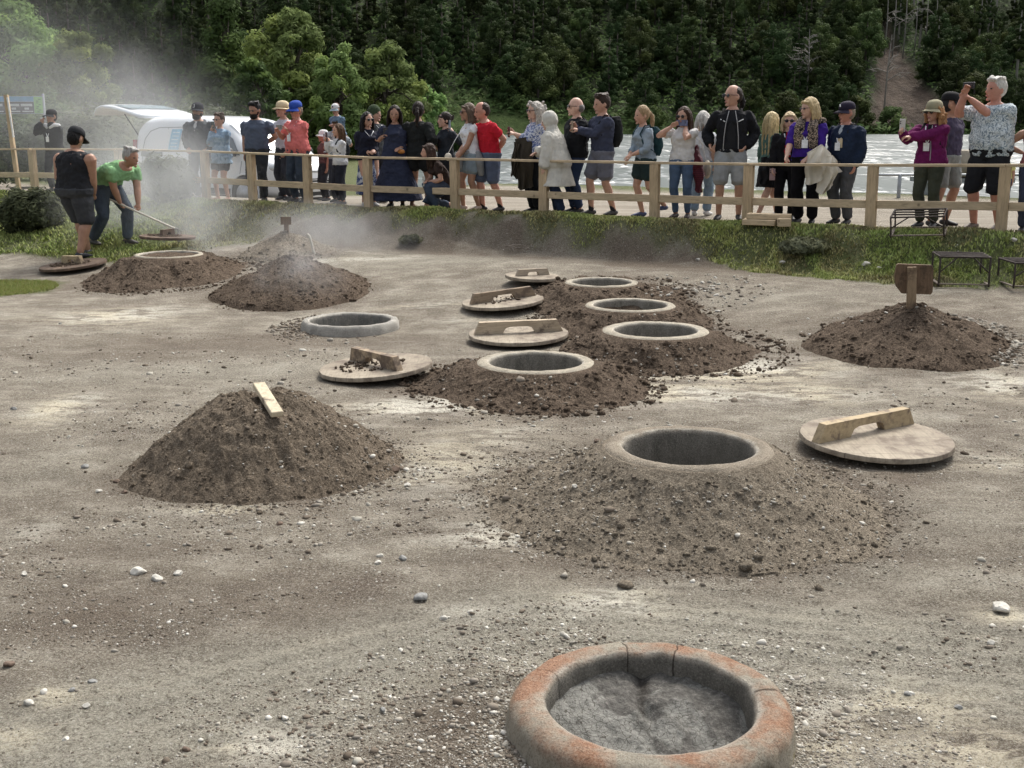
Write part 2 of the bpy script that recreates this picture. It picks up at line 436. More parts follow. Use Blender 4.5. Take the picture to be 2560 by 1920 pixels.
DIRT3 = dirt_mat('clodded_soil', (.130, .103, .077), (.285, .235, .178), .3)

# ================= mounds (defined before the sheet so that its stains can follow them) =================
m1 = mspec(284, 866, 1098, 845, kind='plateau', mat=DIRT3, label='large clodded dirt heap in the left foreground with a pale wooden stake', seed=3)
m2 = mspec(1752, 2172, 798, 652, kind='cone', mat=DIRT, label='dark conical dirt heap at the right topped by a brown wooden sign', seed=4)
m3 = mspec(462, 800, 670, 551, kind='cone', mat=DIRT, label='dark steaming dirt heap with a thin pale pole on top', seed=5)
m5 = mspec(522, 722, 566, 500, kind='cone', mat=DIRT2, label='brown dirt heap half veiled in steam under the grassy bank', seed=6)
def rm(ring, R_, label, seed, mat=DIRT, dx=0, dy=0):
    MOUNDS.append(dict(x=ring['x']+dx, y=ring['y']+dy, r=R_, h=None, g=Hs(ring['x'], ring['y']), ring=ring, kind='ring', mat=mat, label=label, seed=seed))
rm(ringW, 1.15, 'low spread dirt heap at the feet of the worker digging with a hoe', 8, DIRT, .1, -.15)
rm(ringM, 1.22, 'wide dry gravelly heap around the concrete ring in the middle', 11, DIRT2, -.02, .10)
rm(ringA, 1.08, 'dark soil heaped around the nearest ring of the row of four', 12)
rm(ringB, 1.02, 'dark soil heap spilling right from the second ring of the row', 13, DIRT, .25, 0)
rm(ringC, 1.02, 'dark soil around the third ring of the row', 14, DIRT, -.05)
rm(ringD, 1.0, 'dark lumpy soil around the farthest ring of the row, below the bank', 15, DIRT, .05)

# ================= the ground sheet =================
def ell_mask(x, y, lst):
    o = np.zeros_like(x)
    for xd, yd, wd, hd, st in lst:
        c = ray(xd, yd); a = ray(xd, yd-hd/2); b = ray(xd, yd+hd/2); d = depth_of(c)
        rx = wd*K*d/FPX/2; ry = max((a-b).length/2, .05)
        q = ((x-c.x)/rx)**2+((y-c.y)/ry)**2
        o = np.maximum(o, st*np.exp(-q*1.1))
    return o
WHITE = [(900, 880, 300, 34, 1), (1010, 868, 220, 16, .9), (1560, 800, 480, 50, .9), (1480, 850, 420, 45, .75), (1720, 850, 320, 50, .6), (2160, 830, 220, 60, .7),
 (700, 688, 90, 20, .3), (240, 685, 260, 34, .75), (330, 672, 200, 18, .5), (130, 880, 150, 60, .7), (1290, 790, 60, 30, .4), (920, 660, 160, 10, .6), (1010, 690, 200, 12, .35),
 (1290, 1060, 500, 20, .0), (1060, 1160, 240, 60, .65), (1330, 1300, 260, 60, .7), (960, 1000, 260, 140, .45), (1080, 940, 220, 60, .4), (560, 1610, 240, 80, .75), (1010, 1320, 160, 40, .35),
 (2180, 1330, 130, 40, .8), (1900, 1530, 500, 130, .55), (2100, 1620, 400, 100, .6), (1790, 1620, 160, 60, .6), (2150, 1000, 160, 30, .5), (1200, 570, 0.1, 1, 0), (760, 560, 320, 10, .6),
 (450, 1100, 260, 30, .45), (70, 1150, 120, 60, .3), (90, 540, 160, 8, .4), (620, 660, 60, 8, .3), (110, 1500, 120, 40, .6), (20, 1600, 200, 60, .5)]
GREY = [(1250, 1330, 1100, 60, .8), (700, 1440, 900, 70, .9), (250, 1500, 700, 60, .7), (900, 1560, 500, 120, .7), (2000, 1430, 500, 90, .85), (1900, 1250, 600, 100, .5), (400, 800, 700, 70, .55), (2000, 1120, 400, 100, .5),
 (120, 1000, 300, 120, .4), (1000, 560, 700, 30, .5), (1700, 640, 900, 30, .35)]
BROWN = [(480, 740, 800, 40, .55), (300, 770, 500, 20, .5), (300, 1180, 500, 60, .5), (200, 1320, 500, 120, .6), (600, 1300, 700, 140, .45), (980, 1560, 240, 170, .8), (1000, 1450, 160, 40, .5), (200, 615, 400, 24, .5), (1180, 1220, 700, 60, .35),
 (1950, 1035, 160, 40, .7), (1700, 700, 300, 30, .3), (900, 750, 300, 30, .25), (1400, 560, 400, 20, .3)]
rows = [1.6]
while rows[-1] < 34: rows.append(rows[-1]*1.0046)
while rows[-1] < 330: rows.append(rows[-1]*1.03)
rows = np.array(rows); us = np.concatenate([np.linspace(-2.2, -.62, 30)[:-1], np.linspace(-.62, .62, 420), np.linspace(.62, 2.2, 30)[1:]])
Yg, Ug = np.meshgrid(rows, us, indexing='ij')
Xg = Ug*(Yg+.6)
X = Xg.ravel(); Y = Yg.ravel(); Z = H(X, Y)
S = s_of(X, Y)
nr, nc = Yg.shape
idx = np.arange(nr*nc).reshape(nr, nc)
F = np.stack([idx[:-1, :-1].ravel(), idx[:-1, 1:].ravel(), idx[1:, 1:].ravel(), idx[1:, :-1].ravel()], 1)
# masks
def grassmask(X, Y):
    S = s_of(X, Y); n = fbm(X*1.2, Y*1.2, 4, 61); n2 = fbm(X*3.5, Y*3.5, 3, 67)
    # lower limit of the grass (distance before the fence)
    right = sst(1.9, 3.2, X); left = sst(-3.2, -5.5, X); mid = (1-right)*(1-left)
    lim = right*(1.45+.5*(n-.5))+left*(3.4+.5*(n-.5))+mid*(.62+.5*(n-.5))
    lim = lim+.5*(n2-.5)
    g = sst(.12, -.12, S-lim)*sst(-.22, -.05, S+.25*(n2-.5))
    # the dug dirt face between
    g = g*(1-.65*mid*sst(.45, .9, S))
    return g
GR = grassmask(X, Y)
pl = ray(30, 625)
GR = np.maximum(GR, .8*sst(.2, -.2, ((X-pl.x-(-.4))/1.0)**2+((Y-pl.y)/.75)**2-1+.8*(fbm(X*4, Y*4, 3, 71)-.5)))
road = sst(-.05, -.5, S)
far = sst(-6.5, -8, S+1.2*(fbm(X*.4, Y*.4, 3, 77)-.5))
GR = np.maximum(GR, far); road = road*(1-far)
wl = (X/np.maximum(Y, 1)) > -.07
shore = sst(-1.6, -.5, Y-shore_y(X))*wl*sst(9, 5, X)
GR = np.maximum(GR, shore*.8)
leftfield = sst(-5.2, -6.2, X)*sst(3.6, 3.3, S)*sst(-.2, .1, S)
GR = np.maximum(GR, leftfield*.9)
brown = np.clip(ell_mask(X, Y, BROWN)*1.35, 0, 1)
for m in MOUNDS:
    d = np.sqrt((X-m['x'])**2+(Y-m['y'])**2)/m['r']
    brown = np.maximum(brown, np.clip(1.35-.0-np.maximum(d-.75, 0)*2.2, 0, 1)*sst(.25, .6, fbm(X*5, Y*5, 4, 81))*.9)
mid = sst(1.9, 1.2, np.abs(X-.9))if False else 0
face = sst(1.75, 1.2, S)*sst(.1, .4, S)*(1-GR)*(.55+.45*sst(.35, .6, fbm(X*3, Y*3, 3, 88)))
brown = np.maximum(brown, face*.95)
WH = ell_mask(X, Y, WHITE); GY = ell_mask(X, Y, GREY)
td = polyd(X, Y, TRK); GY = np.maximum(GY, .9*sst(.75, .2, td)); WH = np.maximum(WH, .10*np.exp(-((td-.28)/.05)**2))
ground = fastmesh('ground', np.stack([X, Y, Z], 1), F, GM, attrs=dict(grass=GR, road=road, brown=brown*(1-GR), white=WH*(1-GR), grey=GY*(1-GR)))
tag(ground, kind='structure')

# ================= heaps =================
def clodmesh(P, r, rng, squash=.7):
    'many little irregular lumps: P (n,3) centres, r (n,) radii -> V,F (20-face lumps)'
    t = (1+5**.5)/2
    ico = np.array([(-1, t, 0), (1, t, 0), (-1, -t, 0), (1, -t, 0), (0, -1, t), (0, 1, t), (0, -1, -t), (0, 1, -t), (t, 0, -1), (t, 0, 1), (-t, 0, -1), (-t, 0, 1)])/math.sqrt(1+t*t)
    fc = np.array([(0, 11, 5), (0, 5, 1), (0, 1, 7), (0, 7, 10), (0, 10, 11), (1, 5, 9), (5, 11, 4), (11, 10, 2), (10, 7, 6), (7, 1, 8), (3, 9, 4), (3, 4, 2), (3, 2, 6), (3, 6, 8), (3, 8, 9), (4, 9, 5), (2, 4, 11), (6, 2, 10), (8, 6, 7), (9, 8, 1)])
    n = len(P); sc = np.stack([rng.uniform(.7, 1.35, n), rng.uniform(.7, 1.35, n), rng.uniform(.5, .9, n)*squash/.7], 1)
    a = rng.uniform(0, 2*np.pi, n); b = rng.normal(0, .35, n)
    V = ico[None]*(1+rng.uniform(-.28, .28, (n, 12, 1)))*sc[:, None]*r[:, None, None]
    ca, sa = np.cos(a)[:, None], np.sin(a)[:, None]; cb, sb = np.cos(b)[:, None], np.sin(b)[:, None]
    x, y, z = V[..., 0], V[..., 1], V[..., 2]
    y, z = y*cb-z*sb, y*sb+z*cb; x, y = x*ca-y*sa, x*sa+y*ca
    V = np.stack([x, y, z], 2)+P[:, None]
    F = fc[None]+(np.arange(n)*12)[:, None, None]
    return V.reshape(-1, 3), F.reshape(-1, 3)
def mound_h(m, x, y):
    'height of heap surface over the bare terrain'
    dx = x-m['x']; dy = y-m['y']; th = np.arctan2(dy, dx); s = m['seed']
    wob = .80+.40*fbm(np.cos(th)*1.3+s*3.1, np.sin(th)*1.3+s, 4, s)
    rr = np.sqrt(dx*dx+dy*dy)/(m['r']*wob)
    lump = (fbm(x*6+s, y*6, 4, s+1)-.5); fin = fbm(x*22, y*22+s, 4, s+2)-.5
    if m['kind'] == 'ring':
        q = m['ring']; d = np.sqrt((x-q['x'])**2+(y-q['y'])**2); ro = q['ro']
        g = H(x, y, False); top = q['z']-.015-g
        out = m['r']*wob+.0
        dd = np.sqrt(dx*dx+dy*dy)
        t = np.clip((d-ro)/np.maximum(out-ro, .05), 0, 1); t = np.maximum(t, rr-.0*rr) if False else t
        pr = (1-t)**(1.25 if m['mat'] is DIRT else 1.45)
        lumpy = (.16 if m['mat'] is DIRT else .10)
        h = top*pr+(lump*lumpy*np.clip(t*5, 0, 1)*(1-t)**.7)+fin*.03*np.clip(t*6, 0, 1)*(1-t)**.5
        if m['mat'] is DIRT: h = h+.07*np.exp(-((t-.28)/.16)**2)*(fbm(np.cos(th)*2.5+s, np.sin(th)*2.5, 3, s+5)-.25)
        h = np.where(dd > out, -.05, h)
        return np.where(t >= 1, -.04, h-.022*t)
    if m['kind'] == 'plateau':
        pr = .22*sst(1.02, .45, rr)+.78*np.clip((1.02-rr)/.80, 0, 1)**1.06
        h = m['h']*pr*.97
        dish = np.exp(-((rr)/.26)**2); h = h-.05*dish
        h = h+.10*lump*np.clip((1-rr)*3, 0, 1)+.035*fin*np.clip((1.05-rr)*6, 0, 1)
        rid = fbm(th*4.5, rr*1.2, 3, s+7)-.5; h = h+.05*rid*np.clip(1-rr, 0, .6)
    else:
        pr = np.clip(1-np.clip(rr, 0, 1)**1.14, 0, 1)
        foot = np.exp(-((rr-.92)/.16)**2)*.05
        h = m['h']*pr*.98+foot*m['h']*.6+.085*lump*np.clip((1-rr)*3, 0, 1)+.028*fin*np.clip((1.1-rr)*6, 0, 1)
        rid = fbm(th*5, rr*1.1, 3, s+7)-.5; h = h+.05*rid*np.clip(1-rr, 0, .6)
    return np.where(rr > 1.08, -.04, h-.03*sst(.9, 1.1, rr))
CLODP = []
for m in MOUNDS:
    rng = np.random.default_rng(m['seed'])
    q = m['ring']; cx, cy0 = (q['x'], q['y']) if q else (m['x'], m['y'])
    r0 = q['ro']-.02 if q else .0; big = m['r']*1.35+(.3 if q else 0)
    near = 1/max(m['y'], 3)
    nr_ = int(min(230, big*1100*near)); nt_ = int(min(620, big*4200*near))
    rad = np.linspace(r0 if q else .003, big, nr_); th = np.arange(nt_)*2*np.pi/nt_
    RR, TT = np.meshgrid(rad, th, indexing='ij'); x = cx+RR*np.cos(TT); y = cy0+RR*np.sin(TT)
    z = H(x.ravel(), y.ravel(), False)+mound_h(m, x.ravel(), y.ravel())
    idx = np.arange(nr_*nt_).reshape(nr_, nt_); i2 = np.roll(idx, -1, 1)
    F = np.stack([idx[:-1].ravel(), idx[1:].ravel(), i2[1:].ravel(), i2[:-1].ravel()], 1)
    V = np.stack([x.ravel(), y.ravel(), z], 1)
    # drop the buried outskirts
    keep = (mound_h(m, x.ravel(), y.ravel()) > -.035)[F].any(1); F = F[keep]
    root = empty('dirt_heap', (0, 0, 0), label=m['label'], cat='dirt heap', group='dirt heaps over and around the cooking pits')
    fastmesh('soil', V, F, m['mat'], root)
    # clods
    n = int(m['r']*m['r']*(3600 if m['y'] < 9 else 1500))
    a = rng.uniform(0, 2*np.pi, n); lo = (r0/m['r'] if q else 0)
    rr = np.where(rng.random(n) < .55, rng.uniform(lo, 1.0, n), rng.normal(.95, .07 if m['mat'] is DIRT else .12, n)); rr = np.clip(rr, lo, 1.3)
    px = (m['x']+rr*m['r']*np.cos(a)); py = m['y']+rr*m['r']*np.sin(a)
    if q:
        dd = np.sqrt((px-q['x'])**2+(py-q['y'])**2); k = dd > q['ro']+.05; px = px[k]; py = py[k]
    for q2 in RD:
        k = (px-q2['x'])**2+(py-q2['y'])**2 > (q2['ro']+.02)**2; px = px[k]; py = py[k]
    hz = mound_h(m, px, py); pz = H(px, py, False)+np.maximum(hz, 0)
    rad = np.clip(rng.lognormal(math.log(.0042 if m['y'] < 9 else .0075), .60, len(px)), .003, .034)
    V, F = clodmesh(np.stack([px, py, pz+rad*.15], 1), rad, rng)
    o = fastmesh('clods', V, F, m['mat'], root, smooth=True); tag(o, kind='stuff')

# ================= gravel =================
def gravel(n, ylo, yhi, rmed, seed, spread=.62):
    rng = np.random.default_rng(seed)
    y = 1/rng.uniform(1/yhi, 1/ylo, n); u = rng.uniform(-spread, spread, n); x = u*y
    k = s_of(x, y) > .9; x = x[k]; y = y[k]
    dens = fbm(x*1.1, y*1.5, 4, 91); dens = sst(.47, .63, dens)*.95+.05
    k = rng.random(len(x)) < dens; x = x[k]; y = y[k]
    return x, y, rng
GX = []; 
def addg(x, y, r, rng, kindf):
    for q in RD:
        k = (x-q['x'])**2+(y-q['y'])**2 > (q['ro']+.01)**2; x = x[k]; y = y[k]; r = r[k]; kindf = kindf[k]
    z = H(x, y, False)
    for m in MOUNDS:
        z = z+np.maximum(mound_h(m, x, y), 0)
    k = grassmask(x, y) < .5; x, y, z, r, kindf = x[k], y[k], z[k], r[k], kindf[k]
    V, F = clodmesh(np.stack([x, y, z+r*.1], 1), r, rng, .6)
    GX.append((V, F, np.repeat(kindf, 12)))
x, y, rng = gravel(64000, 2.6, 12, .006, 5)
r = np.clip(rng.lognormal(math.log(.0040), .55, len(x)), .002, .024)*np.clip(y/5, .8, 1.8)
addg(x, y, r, rng, rng.random(len(x)))
# dense stony fringe around the front ring, and a few other spots
def fringe(cx, cy, r0, r1, n, rmed, seed, a0=0, a1=2*np.pi, k0=0.0, k1=1.0):
    rng = np.random.default_rng(seed); a = rng.uniform(a0, a1, n); rr = r0+(r1-r0)*rng.random(n)**1.5
    x = cx+rr*np.cos(a); y = cy+rr*np.sin(a); r = np.clip(rng.lognormal(math.log(rmed), .5, n), .002, .03)
    addg(x, y, r, rng, rng.uniform(k0, k1, n))
fringe(ringF['x'], ringF['y'], ringF['ro'], ringF['ro']+.75, 8000, .0038, 1, R(95), R(265), .1, 1)
fringe(ringF['x'], ringF['y'], ringF['ro'], ringF['ro']+.6, 5000, .0034, 2, R(-70), R(75), .45, 1)
fringe(ringL['x'], ringL['y'], ringL['ro'], ringL['ro']+.35, 700, .011, 3, R(110), R(240), .1, .6)
fringe(ringM['x'], ringM['y'], ringM['ro']+.1, ringM['ro']+.85, 3000, .0036, 4, 0, 2*np.pi, .2, 1)
fringe(m1['x'], m1['y'], m1['r']*.95, m1['r']*1.3, 500, .006, 6, R(-100), R(60), .2, .8)
fringe(m2['x'], m2['y'], m2['r']*.95, m2['r']*1.25, 500, .012, 7, R(-60), R(60), .3, .9)
fringe(2.2, 13.4, 0, 1.0, 300, .016, 9, k0=.3, k1=1)
V = []; F = []; C = []; n = 0
for v, f, c in GX: V.append(v); F.append(f+n); C.append(c); n += len(v)
mg = NT('gravel'); mg.set(Roughness=.95); mg.b.inputs['Specular IOR Level'].default_value = .15
mg.base(mg.ramp(mg.attr('tone'), [(.0, (.10, .08, .062)), (.35, (.18, .15, .118)), (.6, (.26, .235, .20)), (.85, (.38, .36, .31)), (1.0, (.62, .60, .55))]))
g = fastmesh('gravel', np.concatenate(V), np.concatenate(F), mg.m, smooth=False, attrs=dict(tone=np.concatenate(C)))
tag(g, kind='stuff')

# ================= single stones =================
STM = [plain('pale_stone', (.50, .48, .43), .9, 0, .25, 40, .5), plain('grey_stone', (.24, .24, .23), .9, 0, .3, 40, .5), plain('brown_stone', (.14, .10, .075), .95, 0, .3, 40, .6)]
stones = [(385, 1240, 12, 0, 'white flat stone, rightmost of the pale ones left of centre'), (300, 1238, 18, 0, 'pale slab stone in the left gravel'), (340, 1252, 16, 0, 'long white stone beside the pale slab'),
 (52, 1242, 10, 0, 'whitish stone near the left edge, level with the pale slab'), (910, 1294, 18, 1, 'blue grey rock on a little clod in the middle foreground'), (958, 1337, 9, 0, 'small pale stone right below the grey rock'), (820, 1202, 9, 0, 'white pebble above the middle foreground'),
 (816, 1218, 10, 0, 'whitish lump just under the white pebble'), (870, 1208, 11, 1, 'greenish grey stone in the middle'), (95, 1497, 12, 0, 'roundish pale stone low at the left'), (62, 1520, 12, 0, 'egg shaped pale stone low at the left'), (155, 1492, 9, 1, 'dull stone in the low left cluster'),
 (200, 1475, 11, 1, 'grey stone topping the low left cluster'), (186, 1526, 10, 0, 'cream stone in the low left cluster'), (20, 1437, 14, 2, 'purple brown stone at the left edge'), (827, 1535, 9, 1, 'dark pebble in the sandy foreground'), (615, 1552, 9, 0, 'white chip in the sandy foreground'),
 (403, 1620, 11, 2, 'dark stone at the bottom left of centre'), (142, 1598, 9, 0, 'white stone at the bottom left'), (603, 1133, 9, 2, 'brown clod lying in front of the left heap'), (213, 1063, 9, 0, 'greyish stone left of the big heap'), (270, 1065, 8, 2, 'brown clod left of the big heap'),
 (252, 1042, 9, 2, 'upper brown clod left of the big heap'), (184, 1010, 10, 1, 'bluish stone farther left of the heap'), (856, 1020, 12, 2, 'brown lump at the right foot of the left heap'), (880, 1050, 9, 0, 'pale stone at the right foot of the left heap'),
 (1508, 562, 10, 0, 'white stone lying under the dirt bank'), (1690, 568, 13, 0, 'pale rock in the grass of the bank foot'), (1870, 572, 18, 0, 'cluster like pale rock in the grass'), (1898, 580, 12, 0, 'second pale rock beside the grass cluster'), (1680, 590, 6, 0, 'little white stone on the path under the bank'),
 (2190, 520, 16, 0, 'whitish flat rock at the foot of the rightmost post'), (2070, 1530, 10, 1, 'grey stone right of the front ring'), (1960, 1500, 9, 1, 'grey pebble between the front ring and the edge'), (2160, 1318, 24, 0, 'broad pale crusty slab at the right edge'), (2140, 1390, 10, 0, 'pale stone by the right edge'),
 (1240, 1122, 8, 0, 'white stone at the left foot of the middle heap'), (1590, 1205, 9, 0, 'pale chip under the middle heap'), (1860, 1150, 8, 0, 'white splinter right of the middle heap'), (1403, 1328, 5, 2, 'tiny black pebble above the front ring'), (1290, 955, 9, 2, 'brown clod on the left slope of the middle heap'),
 (1100, 1020, 8, 2, 'brown clod at the left foot of the middle heap'), (30, 885, 8, 1, 'grey stone at the far left edge'), (130, 700, 7, 1, 'small stone left of the veiled heap')]
for i, (xd, yd, rd, k, lab) in enumerate(stones):
    p = ray(xd, yd); rr = rd*K*depth_of(p)/FPX*(1.0 if p.y < 10 else .55)
    rng = np.random.default_rng(100+i); bm = bmesh.new(); bmesh.ops.create_icosphere(bm, subdivisions=3, radius=1)
    ph = rng.uniform(0, 10, 3); ang = rng.uniform(0, 6.28)
    planes = rng.normal(size=(7, 3)); planes /= np.linalg.norm(planes, axis=1)[:, None]; offs = rng.uniform(.55, .9, 7)
    for v in bm.verts:
        c = np.array(v.co)
        for pn, of in zip(planes, offs):
            dd = c @ pn-of
            if dd > 0: c = c-pn*dd
        c = c*(1+.10*(float(vn(c[0]*3+ph[0], c[1]*3+c[2]*2+ph[1], i))-.5)); v.co = Vector((c[0]*rr, c[1]*rr*.8, c[2]*rr*.6))
    me = bpy.data.meshes.new('stone'); bm.to_mesh(me); bm.free(); me.materials.append(STM[k])
    o = bpy.data.objects.new('stone', me); COL.objects.link(o)
    z0 = p.z
    for m in MOUNDS: z0 = max(z0, Hs(p.x, p.y)+float(mound_h(m, np.array([p.x]), np.array([p.y]))[0]))
    o.location = (p.x, p.y, z0+rr*.22); o.rotation_euler = (0, 0, ang)
    tag(o, lab, 'stone', 'larger stones lying on the steaming ground')

# ================= concrete rings =================
def ringmat(name, rust, blue=False, pale=(.50, .45, .36)):
    m = NT(name); m.set(Roughness=.92); m.b.inputs['Specular IOR Level'].default_value = .2
    n = m.noise(6, 6, .7); f = m.noise(60, 5, .75)
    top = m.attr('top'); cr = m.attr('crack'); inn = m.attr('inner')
    col = m.ramp(n, [(.3, tuple(q*.62 for q in pale)), (.55, pale), (.75, tuple(min(1, q*1.25) for q in pale))])
    if rust:
        a = m.attr('ang'); rn = m.noise(2.6, 5, .65)
        rf = m.math('MULTIPLY', m.ramp(rn, [(.43, 0.0), (.56, .85)]), top)
        col = m.mix(rf, col, m.ramp(f, [(.3, (.32, .135, .075)), (.6, (.52, .27, .155))]))
        oc = m.noise(3.3, 5, .7); of = m.math('MULTIPLY', m.ramp(oc, [(.48, 0.0), (.62, .8)]), m.math('SUBTRACT', 1, top, True))
        col = m.mix(of, col, (.12, .095, .045))
        yw = m.noise(5.1, 4); col = m.mix(m.math('MULTIPLY', m.ramp(yw, [(.56, 0.0), (.68, .6)]), m.math('SUBTRACT', 1, top, True)), col, (.34, .28, .10))
    rim = m.attr('rim'); col = m.mix(m.math('MULTIPLY', rim, m.ramp(m.noise(8, 6, .75), [(.40, .1), (.56, .95)])), col, (.66, .62, .54))
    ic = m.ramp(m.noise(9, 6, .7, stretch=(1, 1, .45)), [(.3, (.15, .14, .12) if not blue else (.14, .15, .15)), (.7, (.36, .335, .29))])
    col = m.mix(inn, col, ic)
    f3 = m.noise(120, 8, .8); col = m.mix(m.ramp(f3, [(.40, .5), (.47, 0.0)]), col, (.08, .065, .05)); col = m.mix(m.ramp(f3, [(.52, 0.0), (.62, .5)]), col, (.55, .52, .44))
    col = m.mix(cr, col, (.055, .038, .030))
    m.base(col); b = m.bump(n, .5, .02); b = m.bump(f, 1.0, .012, b); m.bump(f3, 1.0, .005, b); return m.m
RMF = ringmat('rust_stained_concrete', True, False, (.52, .47, .38)); RMP = ringmat('pale_concrete', False); RMW = ringmat('white_crusted_concrete', False, True, (.46, .44, .40))
def dfloor(name, kind):
    m = NT(name); m.set(Roughness=.95); m.b.inputs['Specular IOR Level'].default_value = .1
    tc = m.n('ShaderNodeTexCoord'); f = m.noise(50, 5, .75); n = m.noise(3.2, 5, .6, dist=.8)
    vo = m.n('ShaderNodeTexVoronoi', feature='DISTANCE_TO_EDGE'); vo.inputs['Scale'].default_value = 42
    dn = m.n('ShaderNodeTexNoise'); dn.inputs['Scale'].default_value = 14; m.l(tc.outputs['Object'], dn.inputs[0])
    mm = m.n('ShaderNodeMix', data_type='VECTOR'); mm.inputs[0].default_value = .06
    m.l(tc.outputs['Object'], mm.inputs[4]); m.l(dn.outputs['Color'], mm.inputs[5]); m.l(mm.outputs[1], vo.inputs['Vector'])
    clay = m.mix(m.ramp(vo.outputs['Distance'], [(.01, .8), (.045, 0.0)]), m.ramp(f, [(.3, (.15, .15, .137)), (.7, (.30, .295, .27))]), (.045, .038, .03))
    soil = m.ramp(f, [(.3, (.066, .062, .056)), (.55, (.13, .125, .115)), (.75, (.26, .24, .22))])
    if kind == 'clay':
        col = m.mix(m.ramp(n, [(.48, 0.0), (.52, 1.0)]), soil, clay)
        m.base(m.mix(m.math('MULTIPLY', m.attr('floor_dark'), m.ramp(m.noise(12, 5, .7), [(.35, .2), (.55, .9)])), col, (.035, .031, .027)))
    else: m.base(m.ramp(f, [(.3, (.03, .027, .022)), (.7, (.11, .10, .085))]))  # darker soil colour for the floors of the deeper pits
    b = m.bump(n, .5, .04); m.bump(f, .9, .012, b); return m.m
FLC = dfloor('cracked_clay', 'clay'); FLD = dfloor('dark_pit_soil', 'dark')
def make_ring(q, label, mat, prof, nth, depth, floorm, cracks=(), rough=.012, seed=0, fdepth=.27):
    ri, ro = q['ri'], q['ro']; z0 = q['z']
    root = empty('pit_ring', (q['x'], q['y'], z0), label=label, cat='pit ring', group='concrete rings around the cooking pits')
    th = np.arange(nth)*2*np.pi/nth
    P = []      # profile (r, z, top, inner, rim)
    w_ = ro-ri
    P.append((ri+.01, -depth, 0, 1, 0)); 
    for k in range(14): P.append((ri-.002+.006*(k % 2)*0, -depth+(depth-.03)*(k+1)/14, 0, 1, 0))
    for k in range(1, 13):
        a = k/13; P.append((ri+w_*(.0+.93*a)+.0, -prof*(abs(2*a-1)**3.2)*(.55 if a < .5 else 1), 1, 0, float(np.exp(-((a-.04)/.15)**2))))
    P = [p for p in P]; P.append((ro, -prof*1.3, .6, 0, 0))
    for k in range(10): P.append((ro+.004+.02*math.sin(k*.4), -prof*1.3-.03-.045*k, 0, 0, 0))
    P = np.array(P); rr = P[:, 0]; zz = P[:, 1]
    RR, TT = np.meshgrid(np.arange(len(P)), th, indexing='ij')
    r = rr[RR]; z = zz[RR]
    nx = np.cos(TT); ny = np.sin(TT)
    dn = fbm(nx*4+seed, ny*4+z*4, 4, seed+3)-.5; dn2 = fbm(TT*ri*14, z*40+r*40, 3, seed+9)-.5
    amp = rough*(1+0*r); r = r+dn*amp*1.8*(P[:, 2][RR]*-.6+1)+dn2*amp*.7*(1-P[:, 3][RR]*.3)
    z = z+(dn*amp*1.2+dn2*amp*.6)*P[:, 2][RR]
    inner_mod = P[:, 3][RR]; 
    crk = np.zeros_like(z)
    for ca, cw in cracks:
        wig = .012*np.sin(r*90+ca)+.01*np.sin(r*37+z*50)
        d = np.abs(((TT-ca+wig*.6+np.pi) % (2*np.pi))-np.pi)*ri*1.6
        c = np.exp(-(d/(cw*.8))**2)*(z > -.22)*sst(.30, .5, fbm(r*14+ca, z*9+ca, 3, 7)); crk = np.maximum(crk, c); 
    z = z-crk*.005*P[:, 2][RR]; r = r+crk*.006*inner_mod
    V = np.stack([(r*nx).ravel(), (r*ny).ravel(), z.ravel()], 1)
    idx = np.arange(len(P)*nth).reshape(len(P), nth); i2 = np.roll(idx, -1, 1)
    F = np.stack([idx[:-1].ravel(), i2[:-1].ravel(), i2[1:].ravel(), idx[1:].ravel()], 1)
    fastmesh('concrete_rim', V, F, mat, root, attrs=dict(top=(P[:, 2][RR]).ravel(), inner=inner_mod.ravel(), rim=(P[:, 4][RR]).ravel(), crack=crk.ravel(), ang=TT.ravel()))
    # pit floor
    k = 60; rad = np.linspace(.002, ri+.02, k); t2 = np.arange(140)*2*np.pi/140
    A, B = np.meshgrid(rad, t2, indexing='ij'); x = (A*np.cos(B)).ravel(); y = (A*np.sin(B)).ravel()
    z = -fdepth+(.035 if floorm is FLC else .07)*(fbm(x*5+seed, y*5, 3, seed)-.5)+.03*(fbm(x*22, y*22, 4, seed+1)-.5)+.04*(rad[-1] > 9)
    floor_dark = np.zeros_like(x)
    if floorm is FLC: z = z-.17*sst(.25, -.35, y)
    if floorm is FLC:
        z = z+.03*(np.sqrt(x*x+y*y)/ri)**2-.022*np.exp(-((x-.02*np.sin(y*20))/.03)**2)*sst(-.05, .1, y)
        floor_dark = np.maximum(np.exp(-((x+.005+.015*np.sin(y*16))/.026)**2)*sst(.02, .12, y), np.exp(-(((x-.02)/.12)**2+((y+.33)/.12)**2)))  # floor colour darker along the trench and at its front
    idx = np.arange(k*140).reshape(k, 140); i2 = np.roll(idx, -1, 1)
    F = np.stack([idx[:-1].ravel(), idx[1:].ravel(), i2[1:].ravel(), i2[:-1].ravel()], 1)
    fastmesh('pit_floor', np.stack([x, y, z], 1), F, floorm, root, attrs=dict(floor_dark=floor_dark))
    return root
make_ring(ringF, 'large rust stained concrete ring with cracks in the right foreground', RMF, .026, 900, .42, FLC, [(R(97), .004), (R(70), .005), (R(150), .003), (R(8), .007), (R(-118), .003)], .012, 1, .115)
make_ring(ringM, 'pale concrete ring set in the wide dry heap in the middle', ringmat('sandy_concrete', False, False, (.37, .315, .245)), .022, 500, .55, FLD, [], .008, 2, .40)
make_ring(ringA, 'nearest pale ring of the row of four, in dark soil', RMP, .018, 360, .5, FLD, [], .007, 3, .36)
make_ring(ringB, 'second pale ring of the row, right of the lid with a straight handle', RMP, .018, 300, .5, FLD, [], .007, 4, .36)
